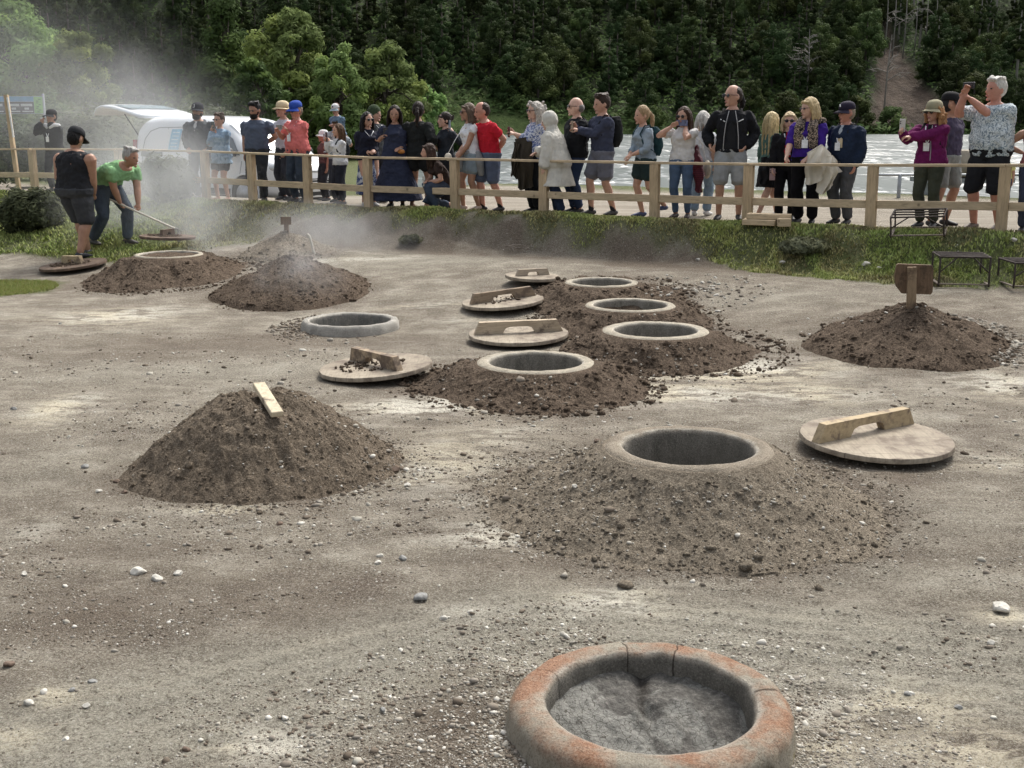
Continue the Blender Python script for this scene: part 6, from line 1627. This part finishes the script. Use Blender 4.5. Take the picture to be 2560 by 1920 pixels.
# --- workers on the field
w0 = ray(172, 556); 
wk = person('person in a black sleeveless top and grey shorts standing with the back turned', 158, 276, phi=-148, sex='m', skin='tan', world=w0, wide=1.5, head=(-12, 24), lean=7, top=dict(kind='vest', c=(.022, .023, .027), hem=.90, inf=.012), bottom=dict(kind='shorts', c=(.055, .058, .065), frac=.50, inf=.022, flare=.02),
            hair='short', hairc=(.015, .014, .014), cap=((.03, .032, .036),), rh=('px', 203, 428, .10), lh=('l', .20, .12, .85), curl=(1.0, 1.0), legs=((.08, .22), (-.11, -.05)), shoes=(.03, .032, .04), sock=(.7, .7, .7), group='workers opening the pits')
w1 = ray(238, 528)
wg = person('person with grey hair in a green tee shirt bent over, pulling soil with a hoe', 262, 338, phi=-62, sex='m', skin='tan', world=w1, height=1.80, lean=58, head=(0, -12), seat=.06, top=dict(kind='tee', c=(.24, .44, .22), hem=.93, inf=.018), bottom=dict(c=(.07, .09, .12), inf=.018),
            hair='short', hairc=(.42, .41, .39), lh=('px', 300, 456, .25), rh=('px', 262, 447, .25), curl=(1.2, 1.2), legs=((.17, .20), (-.15, -.16)), shoes=(.05, .045, .04), group='workers opening the pits', fat=1.2, wide=1.15)
a = Q(236, 430, wg.dep-.25); b = Q(378, 494, wg.dep-.5)
ho = empty('hoe', a, label='long handled hoe reaching from the green shirt worker into the heap', cat='hoe')
mb = MB(); mb.tube([Vector((0, 0, 0)), (b-a)*.5, b-a], .016, 8); mb.build('handle', plain('hoe_handle', (.62, .58, .50), .6), ho)
mb = MB(); d = (b-a).normalized(); mb.tube([b-a, b-a+Vector((.04, 0, .0)), b-a+Vector((.05, 0, -.06))], .013, 6); mb.box(b-a+Vector((.055, 0, -.12)), (.012, .17, .13)); mb.build('blade', plain('worn_steel', (.35, .34, .33), .4, .7), ho, smooth=False)
# --- left group
p = person('person in a dark grey jacket and cap, one hand on the rail', 428, 224, .45, 12, 'm', 'tan', top=dict(kind='jacket', c=(.065, .075, .085), inner=(.6, .6, .6), hood='down', hem=.82), bottom=dict(c=(.05, .055, .065)), cap=((.03, .032, .04),), beard=(.03, .025, .02), rh=('px', 407, 323, .30), lh=('pocket',))
e = MB(); e.box(p.hp(0, .098, .085), (.008, .006, .05)); e.box(p.hp(-.012, .098, .062), (.03, .006, .008)); p.part('cap_mark', e, WHT, sm=False)
p = person('person in a loose blue denim jacket filming beside the man in grey', 474, 244, .45, 30, 'f', 'light', top=dict(kind='jacket', c=(.20, .30, .42), hem=.74, loose=.05, fold=.04, name='denim_jacket', pat=('blot', (.30, .41, .52), 7)), bottom=dict(kind='shorts', c=(.03, .03, .035), frac=.35), hair='short', hairc=(.07, .045, .03), glasses='clear',
           rh=('px', 458, 285, .32), lh=('px', 466, 290, .30), curl=(.9, .9), legs=((.10, .0), (-.08, .10)), shoes=None)
phone(p, -1, 'phone held before the face of the woman in the blue denim jacket', (.10, .12, .11), off=(0, -.02, .03))
p = person('bearded person in a slate blue polo shirt looking down, arms at the sides', 552, 220, .5, 14, 'm', 'tan', fat=1.1, wide=1.06, head=(12, 12), top=dict(kind='tee', c=(.085, .105, .15), collar=(.095, .11, .15), sleeve=.34, hem=.86), bottom=dict(c=(.035, .038, .045)), hair='short', hairc=(.012, .011, .011), beard=(.012, .011, .011), glasses='clear',
           lh=('back',), rh=('l', .24, .0, .80), shoes=(.03, .03, .03))
p = person('person in a straw hat and white shirt partly hidden behind the salmon shirt', 612, 220, 1.0, 45, 'm', 'light', top=dict(kind='long', c=(.62, .61, .66), hem=.80), bottom=dict(c=(.05, .055, .07)), cap=((.60, .50, .33), None, True), hairc=(.06, .05, .04), rh=('px', 612, 392, .2), lh=('l', .2, .1, .85))
p = person('person in a blue cap, salmon tee shirt and lanyard holding a phone out flat', 641, 220, .5, 38, 'f', 'red', fat=1.35, wide=1.08, head=(0, 12), top=dict(kind='tee', c=(.62, .17, .16), sleeve=.36, hem=.84, inf=.018), bottom=dict(c=(.045, .06, .085)), cap=((.03, .075, .36),), glasses='sun', hairc=(.25, .2, .15), lan=True, hair='short',
           rh=('px', 598, 284, .45), lh=('px', 618, 282, .35), curl=(.7, .7), legs=((.12, 0), (-.10, .02)))
phone(p, -1, 'phone held level by the person in the salmon tee shirt', (.25, .24, .22), True, off=(.05, -.02, .02))
fa = person('person carrying a child on the shoulders behind the girl in white', 727, 262, .95, 20, 'm', 'tan', top=dict(kind='tee', c=(.36, .40, .44)), bottom=dict(c=(.06, .065, .08)), hairc=(.06, .045, .03), lh=('px', 745, 290, .1), rh=('px', 707, 300, .1), hair='short')
neckw = fa.w(fa.sp(0, -.09, 1.40))
ch = person('child in a white and brown cap sitting on the shoulders', 724, 198, phi=30, sex='f', skin='light', world=(neckw.x, neckw.y, neckw.z-.62*.93+.06), height=1.06, head=(0, 14), lean=10, seat=.0, top=dict(kind='jacket', c=(.13, .20, .28), hem=.90, name='denim_jacket'), bottom=dict(c=(.50, .51, .54), frac=.8),
            hairc=(.08, .05, .03), cap=((.66, .67, .68), (.30, .38, .42)), lh=('l', -.02, .22, 1.16), rh=('l', -.02, .24, 1.18), curl=(.6, .6), legs=((.16, .30, .42), (-.16, .30, .42)), shoes=(.4, .4, .42), group='people watching from behind the fence')
e = MB(); e.ell(ch.hp(0, -.045, .075), hsc((.085, .075, .066)), 14, 9, ch.HM); ch.part('brown_cap_back', e, cloth((.13, .06, .045)))
e = MB(); e.ell(ch.hp(0, .088, .085), hsc((.024, .012, .024)), 10, 6, ch.HM); ch.part('cap_badge', e, BLK)
p = person('person in a white cap mostly hidden behind the carried child', 698, 282, 1.2, 60, 'm', 'red', top=dict(c=(.15, .08, .08)), bottom=dict(c=(.05, .05, .06)), cap=((.7, .7, .7),), hair='short')
p = person('girl with long brown hair in a white hoodie taking a picture', 731, 268, .45, 62, 'f', 'light', head=(0, 0), top=dict(kind='long', c=(.68, .69, .70), hood='down', hem=.86, inf=.024), bottom=dict(kind='leggings', c=(.03, .033, .045), inf=.01), hair='straight', hairc=(.10, .055, .03),
           rh=('px', 703, 306, .20), lh=('px', 712, 306, .16), curl=(.9, .9), shoes=(.1, .1, .1))
phone(p, -1, 'dark phone held by the girl in the white hoodie', off=(0, 0, .02)); backpack(p, 'small dark backpack on the girl in the white hoodie', (.03, .035, .04), 1.05, 1.34, .11, .09)
p = person('person with round sunglasses, dark navy top and blue patterned skirt', 793, 243, .5, -25, 'f', 'light', head=(-12, 0), top=dict(kind='long', c=(.016, .018, .032), stripes=True, hem=.86, inf=.022), bottom=dict(kind='skirt', c=(.55, .57, .62), hem=.22, flare=.07, pat=('blot', (.06, .09, .22), 9)), hair='long', hairc=(.012, .01, .01), glasses='sun',
           lh=('l', .05, .18, 1.02), rh=('l', .05, .16, 1.0), shoes=(.55, .55, .55))
p = person('person in a dark green beanie behind the woman in round sunglasses', 808, 229, 1.1, -60, 'm', 'light', top=dict(kind='jacket', c=(.05, .055, .06), stripes=True, hood='down'), bottom=dict(c=(.03, .03, .035)), hairc=(.03, .03, .03), hair='none')
e = MB(); e.ell(p.hp(0, -.012, .036), hsc((.092, .108, .106)), 18, 12, p.HM); p.part('beanie', e, cloth((.045, .065, .035), .95, .5, 25), .012, .006)
p = person('person with very long dark hair in a long navy dress holding a phone', 853, 229, .42, 5, 'f', 'tan', wide=1.12, fat=1.15, head=(-5, 5), tilt=4, top=dict(kind='dress', c=(.030, .036, .065), hem=.13, loose=.11, ripple=.02, sleeve=.42, fold=.035), bottom=dict(kind='none'), hair='long', hairc=(.018, .012, .010),
           rh=('px', 828, 298, .28), lh=('l', .10, .16, 1.0), curl=(.5, .9), shoes=(.03, .03, .03))
phone(p, -1, 'black phone in the hand of the woman in the long navy dress', off=(0, 0, .03))
e = empty('orange_purse', p.w(p.sp(.10, .17, 1.0)), label='small orange purse held by the woman in the long dress', cat='purse'); mb = MB(); mb.ell((.03, -.03, -.03), (.06, .03, .035), 12, 8); mb.build('leather', plain('orange_leather', (.50, .20, .04), .5), e)
mb = MB(); mb.tube([(-.02, -.03, -.01), (.03, -.045, .02), (.08, -.03, -.01)], .005, 6); mb.build('clasp', RIM, e)
p = person('person seen from behind with a curly dark ponytail, loose black shirt and bare legs', 903, 221, .55, -158, 'f', 'tan', head=(-20, 0), top=dict(kind='long', c=(.016, .018, .018), hem=.80, loose=.06, inf=.032, sleeve=.62, cuff=.02, fold=.04), bottom=dict(kind='shorts', c=(.02, .021, .022), frac=.30, flare=.03), hair='ponytail', hairc=(.02, .014, .012),
           lh=('l', .28, .20, 1.12), rh=('l', .26, .12, 1.0), legs=((.13, 0), (-.15, 0)), shoes=None)
p = person('person with a dark fringe and hair bun in a black denim jacket raising a phone', 962, 243, .75, 62, 'f', 'fair', head=(5, 0), top=dict(kind='jacket', c=(.022, .027, .035), hem=.90, name='denim_jacket', sleeve=.6, collar=(.03, .035, .045), inf=.008), bottom=dict(c=(.02, .021, .025)), hair='bun', hairc=(.02, .014, .012),
           lh=('px', 982, 285, .30), rh=('px', 958, 325, .20), curl=(.7, .4))
phone(p, 1, 'pale blue phone raised by the woman with the bun', (.35, .42, .50), off=(-.02, 0, .05))
p = person('child crouching at the fence, reaching a phone through below the rail', 962, 344, .30, 72, 'f', 'light', height=1.50, seat=.50, lean=30, head=(10, -10), top=dict(kind='tee', c=(.045, .030, .026), hem=.93), bottom=dict(c=(.06, .08, .12)), hair='shoulder', hairc=(.05, .03, .022),
           rh=('px', 921, 393, .30), lh=('px', 926, 396, .26), curl=(.5, .5), legs=((.12, .22), (-.10, -.05)), shoes=(.03, .03, .03))
phone(p, -1, 'small phone in the outstretched hands of the crouching child', (.55, .55, .5), off=(-.03, 0, 0))
p = person('person in a white top and denim shorts with a grey jumper round the waist', 1018, 224, .42, 68, 'f', 'tan', lean=4, head=(5, 0), fat=1.08, top=dict(kind='cap', c=(.72, .73, .76), hem=.92, inf=.012), bottom=dict(kind='shorts', c=(.25, .31, .36), frac=.33, flare=.02), hair='bob', hairc=(.13, .095, .07), glasses='sun',
           lh=('px', 990, 341, .32), rh=('px', 992, 330, .2), legs=((.10, -.06), (-.10, .14)), shoes=(.5, .4, .35))
e = MB(); e.tube([p.sp(.12, .11, .95), p.sp(.18, 0, .95), p.sp(.10, -.13, .94), p.sp(-.10, -.13, .94), p.sp(-.18, 0, .95), p.sp(-.10, .13, .95), p.sp(.10, .14, .95)], .036, 10); e.tube([p.sp(.19, -.04, .95), p.sp(.22, -.06, .80), p.sp(.20, -.09, .60)], [.05, .075, .06], 10); e.tube([p.sp(-.02, .14, .93), p.sp(-.03, .17, .80), p.sp(-.04, .17, .68)], [.035, .035, .028], 8)
p.part('tied_jumper', e, cloth((.26, .27, .28)), .0125, .035)
bg_ = empty('white_handbag', Q(968, 336, p.dep-.25), label='small white handbag hanging at the hip of the woman in white', cat='handbag'); mb = MB(); mb.ell((0, 0, -.02), (.055, .03, .06), 12, 8); mb.build('bag', plain('white_leather', (.66, .62, .52), .5), bg_)
mb = MB(); q = p.w(p.sp(.06, .10, 1.41))-bg_.location; mb.tube([(.0, 0, .03), q*.5+Vector((-.02, -.04, 0)), q], .006, 6); mb.build('strap', WHT, bg_)
p = person('person in a red polo shirt and blue grey shorts bending forward to look', 1058, 219, .5, 62, 'm', 'red', lean=12, head=(10, 8), fat=1.12, wide=1.05, top=dict(kind='tee', c=(.48, .016, .032), collar=(.50, .03, .045), sleeve=.36, hem=.93), bottom=dict(kind='shorts', c=(.10, .125, .19), frac=.50, inf=.024, flare=.02), hair='receding', hairc=(.045, .03, .024),
           lh=('back',), rh=('px', 1036, 330, .0), legs=((.10, -.12), (-.10, .10)), shoes=(.012, .012, .012), sock=(.02, .02, .022))
p = person('person with long curly grey hair and sunglasses in a blue and white blouse', 1158, 221, .5, 68, 'f', 'fair', fat=1.15, top=dict(kind='long', c=(.55, .58, .66), pat=('blot', (.09, .13, .30), 28), hem=.80, sleeve=.75, loose=.03), bottom=dict(c=(.008, .009, .012), flare=.03), hair='curly', hairc=(.45, .42, .38), glasses='sun',
           lh=('px', 1108, 290, .25), rh=('px', 1106, 288, .1), curl=(.7, .7), shoes=BK)
drape('dark olive jacket hanging over the forearm of the grey curly haired woman', 'draped_jacket', [([Qd(p, 1112, 300, .3), Qd(p, 1135, 296, .34), Qd(p, 1162, 312, .26)], [Qd(p, 1118, 405, .3), Qd(p, 1135, 412, .32), Qd(p, 1158, 396, .26)], .10), ([Qd(p, 1110, 306, .34), Qd(p, 1128, 312, .36)], [Qd(p, 1102, 378, .3), Qd(p, 1118, 385, .32)], .06)], cloth((.045, .038, .028), .9, .9, 7))
phone(p, 1, 'black phone in the hand of the grey curly haired woman', off=(-.02, 0, 0))
# hooded raincoat
p = person('person in a long white hooded raincoat leaning on the rail with the back turned', 1207, 240, .22, 112, 'f', 'fair', lean=16, head=(-10, 10), top=dict(kind='jacket', name='raincoat', c=(.60, .585, .53), hem=.50, loose=.09, ripple=.006, hood='up', inf=.030, fold=.02, cuff=.03), bottom=dict(c=(.03, .045, .09), flare=.02), hair='none', fat=1.1, wide=1.22,
           lh=('px', 1172, 395, .30), rh=('px', 1158, 332, .15), legs=((.10, -.08), (-.10, .06)))
p = person('bald person with sunglasses in a black jacket and dark jeans', 1246, 211, .62, 72, 'm', 'fair', head=(8, 0), fat=1.15, top=dict(kind='jacket', c=(.014, .015, .018), hem=.84, inf=.018), bottom=dict(c=(.025, .04, .085)), hair='fringe', hairc=(.20, .19, .18), glasses='sun', lh=('px', 1240, 408, .15), rh=('l', .2, .08, .85), shoes=BK)
backpack(p, 'narrow black backpack on the bald man', (.016, .017, .02), 1.08, 1.40, .12, .07)
p = person('person in a navy sweatshirt and grey shorts looking at a phone', 1302, 203, .5, 66, 'm', 'light', head=(8, 8), top=dict(kind='long', c=(.045, .052, .085), hem=.86, inf=.020), bottom=dict(kind='shorts', c=(.15, .155, .19), frac=.42, inf=.024, flare=.025), hair='short', hairc=(.045, .030, .022),
           lh=('px', 1246, 282, .30), rh=('px', 1240, 275, .20), curl=(.8, .8), legs=((.12, -.12), (-.12, .12)), shoes=(.03, .03, .03), sock=(.03, .032, .04))
phone(p, 1, 'phone lifted by the man in the navy sweatshirt', (.30, .22, .15), off=(-.02, 0, .03)); backpack(p, 'big black backpack on the man in the navy sweatshirt', (.010, .011, .012), .98, 1.42, .15, .15)
p = person('person with a blond ponytail in a light blue top, hands on the rail', 1396, 229, .45, 68, 'f', 'light', lean=6, head=(0, 4), top=dict(kind='long', c=(.27, .33, .39), sleeve=.72, hem=.86), bottom=dict(kind='shorts', c=(.025, .045, .048), frac=.34, flare=.03), hair='ponytail', hairc=(.36, .25, .14),
           lh=('px', 1362, 338, .35), rh=('px', 1356, 344, .25), legs=((.08, -.30, .10), (-.06, .02)), shoes=(.05, .07, .16))
backpack(p, 'dark teal backpack on the woman with the blond ponytail', (.014, .045, .055), .96, 1.40, .15, .14)
p = person('person in a white tee shirt, sunglasses and jeans filming with a phone', 1478, 232, .45, 26, 'f', 'light', head=(10, 4), fat=1.1, wide=1.03, top=dict(kind='tee', c=(.58, .57, .56), sleeve=.30, hem=.93), bottom=dict(kind='trousers', c=(.075, .12, .20), inf=.010, flare=0), hair='long', hairc=(.055, .03, .02), glasses='sun',
           rh=('px', 1450, 272, .36, (1.2, 0, -1)), lh=('px', 1478, 272, .36, (.9, 0, -1)), curl=(.9, .9), shoes=(.04, .03, .03))
phone(p, -1, 'blue grey phone held sideways by the woman in the white tee', (.12, .14, .24), True, off=(.08, -.02, .01), size=(.08, .012, .16))
drape('maroon quilted jacket hanging from the shoulder of the woman in jeans', 'puffer_jacket', [([Qd(p, 1496, 318, .2), Qd(p, 1504, 312, .22), Qd(p, 1512, 322, .2)], [Qd(p, 1478, 366, .2), Qd(p, 1500, 374, .24), Qd(p, 1524, 382, .2)], .10), ([Qd(p, 1500, 345, .24), Qd(p, 1520, 350, .24)], [Qd(p, 1500, 410, .22), Qd(p, 1518, 418, .22)], .07)], cloth((.085, .012, .022), .55, 1.0, 14, ('stripe', (.04, .006, .012), 12)), n=4, amp=.015)
hb_ = empty('shoulder_bag', Qd(p, 1528, 350, .1), label='cream and black shoulder bag between the woman in jeans and the tall man', cat='handbag'); mb = MB(); mb.ell((0, 0, -.10), (.06, .09, .13), 14, 9); mb.build('bag', cloth((.45, .42, .36)), hb_); mb = MB(); mb.tube([(-.02, 0, 0), (-.08, 0, .25), Vector(p.w(p.sp(.15, 0, 1.40)))-hb_.location], .012, 6); mb.build('strap', WHT, hb_)
p = person('person with short white hair and light jeans seen from behind', 1519, 241, 1.0, -150, 'f', 'fair', top=dict(kind='tee', c=(.62, .64, .68)), bottom=dict(c=LJ, flare=.02), hair='bob', hairc=(.62, .60, .56), shoes=(.65, .65, .65), legs=((.10, 0), (-.08, .12)))
p = person('tall person with sunglasses and dark ponytail in an open black jacket', 1582, 184, .5, 12, 'm', 'light', head=(48, 0), top=dict(kind='jacket', c=(.012, .013, .016), inner=(.018, .019, .022), open=True, zip=True, marks=True, hem=.88, collar=(.10, .10, .11)), bottom=dict(kind='shorts', c=(.30, .315, .32), frac=.50, inf=.022, flare=.02), hair='receding', hairc=(.035, .025, .02), glasses='sun', wide=.90,
           rh=('px', 1532, 318, .2), lh=('pocket',), curl=(.8, .8), legs=((.13, 0), (-.13, .03)), shoes=BK)
e = MB(); e.ell(p.hp(0, -.115, .0), hsc((.03, .035, .035)), 10, 7, p.HM); e.tube([p.hp(0, -.12, .0), p.hp(0, -.14, -.06), p.hp(0, -.13, -.13)], [.03, .045, .03], 9); p.part('ponytail', e, hairm((.012, .01, .01)), .0115, .02, dsz=.03)
backpack(p, 'bulky black backpack on the tall man in the black jacket', (.010, .011, .012), .98, 1.42, .21, .16)
p = person('person with very long pale blond hair in a green top striding away behind the others', 1668, 243, 1.0, -118, 'f', 'fair', top=dict(kind='long', c=(.10, .19, .165), hem=.93), bottom=dict(kind='skirt', c=(.016, .018, .024), hem=.52, flare=.06), hair='blondlong', hairc=(.62, .50, .28), legs=((.06, .26), (-.05, -.22)), shoes=(.5, .5, .5))
drape('black jacket tied round the hips of the long blond haired woman', 'tied_jacket', [([Qd(p, 1644, 340, .2), Qd(p, 1662, 336, .26), Qd(p, 1682, 342, .2)], [Qd(p, 1636, 392, .2), Qd(p, 1655, 400, .26), Qd(p, 1678, 396, .2)], .10)], cloth((.014, .015, .018)))
p = person('person with short blond hair and sunglasses in a black cardigan over a bright red top', 1706, 243, .8, 14, 'f', 'fair', fat=1.2, top=dict(kind='jacket', c=(.010, .010, .012), inner=(.42, .012, .02), open=True, hem=.80, name='cardigan'), bottom=dict(c=(.008, .008, .010)), hair='bob', hairc=(.58, .46, .28), glasses='sun', rh=('px', 1664, 402, .25), lh=('l', .2, .05, .82), curl=(.5, .8), shoes=BK, lan=True)
phone(p, -1, 'pinkish phone hanging in the hand of the woman in the black cardigan', (.35, .24, .25), off=(0, 0, -.02))
p = person('person with a blond bob in a purple top and black patterned scarf', 1750, 212, .45, 30, 'f', 'fair', fat=1.18, wide=1.05, head=(40, 4), lean=3, top=dict(kind='long', c=(.045, .018, .22), sleeve=.55, hem=.88, loose=.02), bottom=dict(c=(.006, .006, .008), flare=.02), hair='bob', hairc=(.52, .40, .22), glasses='clear',
           rh=('px', 1698, 342, .38), lh=('px', 1742, 345, .40), curl=(.9, .7), lan=True, shoes=BK)
e = MB()
for a in (1, -1): e.tube([p.sp(a*.06, -.075, 1.46), p.sp(a*.085, .03, 1.46), p.sp(a*.09, .13, 1.36), p.sp(a*.10, .16, 1.22), p.sp(a*.11, .15, 1.06)], [(.035, .05), (.045, .06), (.045, .075), (.035, .08), (.02, .06)], 12)
e.tube([p.sp(.19, -.02, 1.41), p.sp(.10, -.10, 1.42), p.sp(-.10, -.10, 1.42), p.sp(-.17, -.02, 1.41)], [.06, .06, .06, .04], 12); p.part('patterned_scarf', e, cloth((.012, .012, .014), .8, .7, 8, ('leaf', (.42, .33, .26), 17)), .0125, .02)
drape('cream jacket slung over the rail and forearm of the woman in purple', 'draped_jacket', [([Qd(p, 1744, 330, .47), Qd(p, 1772, 312, .50), Qd(p, 1796, 332, .47)], [Qd(p, 1738, 398, .47), Qd(p, 1770, 392, .50), Qd(p, 1818, 368, .47)], .10), ([Qd(p, 1770, 340, .52), Qd(p, 1795, 335, .52), Qd(p, 1812, 352, .50)], [Qd(p, 1762, 412, .50), Qd(p, 1782, 420, .52), Qd(p, 1800, 398, .50)], .09)], cloth((.62, .58, .49), .85, .8, 7), n=7, amp=.035)
p = person('person in a navy baseball cap and navy jacket with glasses and a paper tag', 1830, 222, .55, 50, 'm', 'red', fat=1.15, head=(18, 6), top=dict(kind='jacket', c=(.014, .024, .050), hem=.84, collar=(.016, .028, .055), inner=(.45, .5, .55)), bottom=dict(c=(.085, .09, .10), inf=.02), cap=((.022, .018, .035),), hair='short', hairc=(.30, .25, .18), glasses='clear', lh=('l', .22, .05, .82), rh=('l', .22, .1, .9), lan=True, shoes=BK)
e = MB(); e.box(p.sp(.03, .175, 1.17), (.07, .008, .13)); p.part('paper_tag', e, plain('manila_paper', (.60, .50, .33), .8), sm=False)
e = MB(); e.ell(p.hp(0, .094, .088), hsc((.014, .006, .020)), 8, 5, p.HM); p.part('cap_emblem', e, WHT)
backpack(p, 'small black backpack on the man in the navy cap', (.014, .015, .018), .98, 1.30, .16, .12)
p = person('person in a black cap and glasses half hidden behind the khaki cap, turned right', 2050, 202, 1.1, -35, 'm', 'tan', head=(-35, 5), fat=1.1, top=dict(kind='tee', c=(.06, .05, .085), sleeve=.45), bottom=dict(kind='shorts', c=(.24, .25, .24), frac=.45, inf=.02), cap=((.012, .012, .014),), hairc=(.03, .03, .03), rh=('px', 1968, 380, .2), lh=('l', .2, .05, .82), legs=((.12, .0), (-.20, .0)), shoes=BK, wide=1.1)
p = person('person in a khaki cap and magenta fleece with long curly ginger hair', 2018, 219, .5, 42, 'f', 'light', head=(12, 4), fat=1.08, top=dict(kind='jacket', c=(.135, .012, .085), inner=(.012, .012, .014), hem=.84, name='fleece_jacket', zip=True), bottom=dict(c=(.055, .062, .045), inf=.012), cap=((.30, .28, .19),), hair='curly', hairc=(.40, .22, .10), glasses='sun',
           rh=('px', 1946, 286, .42), lh=('px', 1962, 296, .42), curl=(.9, .9), lan=True, shoes=BK)
phone(p, -1, 'phone raised by the woman in the magenta fleece', (.55, .53, .5), off=(.02, 0, .05)); backpack(p, 'black backpack on the woman in the magenta fleece', (.012, .012, .014), 1.0, 1.40, .15, .12)
e = MB(); e.tube([p.sp(.19, .03, 1.40), p.arms[1][1]+Vector((0, 0, -.02)), p.arms[1][2]], [(.01, .02)]*3, 6); p.part('pale_piping', e, cloth((.42, .36, .42)))
p = person('tall person with tousled white hair in a leafy blue grey shirt raising a phone high', 2148, 167, .5, 52, 'm', 'red', fat=1.28, wide=1.10, head=(18, -3), top=dict(kind='tee', c=(.60, .66, .69), pat=('leaf', (.16, .22, .27), 15), sleeve=.40, hem=.84, inf=.026, loose=.02), bottom=dict(kind='shorts', c=(.018, .019, .023), frac=.52, inf=.026, flare=.02), hair='short', hairc=(.62, .60, .55),
           rh=('px', 2082, 200, .42), lh=('px', 2090, 212, .36), curl=(.9, .9), legs=((.14, -.02), (-.14, .03)), shoes=(.12, .09, .07))
phone(p, -1, 'black phone raised high by the tall white haired man', off=(.02, 0, .02), land=True)
p = person('person at the right edge of whom only a bare forearm enters the picture', 2248, 225, .5, 20, 'f', 'tan', top=dict(kind='vest', c=(.30, .12, .12)), bottom=dict(c=(.05, .06, .1)), hair='bob', hairc=(.2, .14, .1), rh=('px', 2208, 335, .1, (1.4, -.3, -.3)), lh=('l', .2, .1, .9))
p = person('distant person in a yellow top and hat by the lake behind the tall man', 2185, 330, 5.0, 40, 'f', 'tan', top=dict(c=(.60, .58, .25)), bottom=dict(c=(.06, .07, .12)), cap=((.45, .42, .36), None, True), hairc=(.1, .08, .05), group='people farther off on the road')

# ================= steam =================
def steam(c, r, dens, scale, seed, rot=(0, 0, 0), thr=.45):
    mb = MB(); mb.ell((0, 0, 0), (1, 1, 1), 20, 12); m = bpy.data.materials.new('steam'); m.use_nodes = True; t = m.node_tree
    for n in list(t.nodes): t.nodes.remove(n)
    out = t.nodes.new('ShaderNodeOutputMaterial'); pv = t.nodes.new('ShaderNodeVolumePrincipled'); pv.inputs['Color'].default_value = (.93, .95, .97, 1); pv.inputs['Anisotropy'].default_value = .25
    t.links.new(pv.outputs[0], out.inputs['Volume']); tc = t.nodes.new('ShaderNodeTexCoord')
    ln = t.nodes.new('ShaderNodeVectorMath'); ln.operation = 'LENGTH'; t.links.new(tc.outputs['Object'], ln.inputs[0])
    mr = t.nodes.new('ShaderNodeMapRange'); mr.interpolation_type = 'SMOOTHSTEP'; mr.inputs['From Min'].default_value = 1; mr.inputs['From Max'].default_value = .15; t.links.new(ln.outputs['Value'], mr.inputs['Value'])
    mp = t.nodes.new('ShaderNodeMapping'); mp.inputs['Location'].default_value = (seed*3.1, seed, 0); mp.inputs['Scale'].default_value = (r[0], r[1], r[2]); t.links.new(tc.outputs['Object'], mp.inputs[0])
    no = t.nodes.new('ShaderNodeTexNoise'); no.inputs['Scale'].default_value = scale; no.inputs['Detail'].default_value = 4; no.inputs['Roughness'].default_value = .6; no.inputs['Distortion'].default_value = .5; t.links.new(mp.outputs[0], no.inputs[0])
    r2 = t.nodes.new('ShaderNodeMapRange'); r2.inputs['From Min'].default_value = thr; r2.inputs['From Max'].default_value = thr+.28; t.links.new(no.outputs['Fac'], r2.inputs['Value'])
    a = t.nodes.new('ShaderNodeMath'); a.operation = 'MULTIPLY'; t.links.new(mr.outputs[0], a.inputs[0]); t.links.new(r2.outputs[0], a.inputs[1])
    b = t.nodes.new('ShaderNodeMath'); b.operation = 'MULTIPLY'; b.inputs[1].default_value = dens; t.links.new(a.outputs[0], b.inputs[0]); t.links.new(b.outputs[0], pv.inputs['Density'])
    o = mb.build('steam', m, smooth=True); o.location = c; o.scale = r; o.rotation_euler = rot; tag(o, kind='stuff'); return o
steam(Q(335, 440, 18.6), (1.9, 1.3, 1.6), .8, .9, 1, thr=.34)
steam(Q(300, 330, 20.5), (3.2, 1.2, 2.0), .10, .7, 9, thr=.2)
steam(Q(330, 225, 28), (2.8, 1.8, 1.5), .20, .6, 2, (0, R(20), 0), .40)
steam(Q(130, 175, 25), (4.0, 2.5, 2.6), .085, .45, 3, (0, R(10), 0), .26)
steam(Q(645, 590, 13.8), (.75, .7, .5), .8, 1.6, 4, thr=.42)
steam(Q(745, 500, 17.0), (1.6, 1.2, .55), .5, 1.0, 5, (0, R(6), R(-20)), .36)
steam(Q(520, 520, 17), (1.5, 1.3, .6), .5, 1.2, 6, thr=.42)
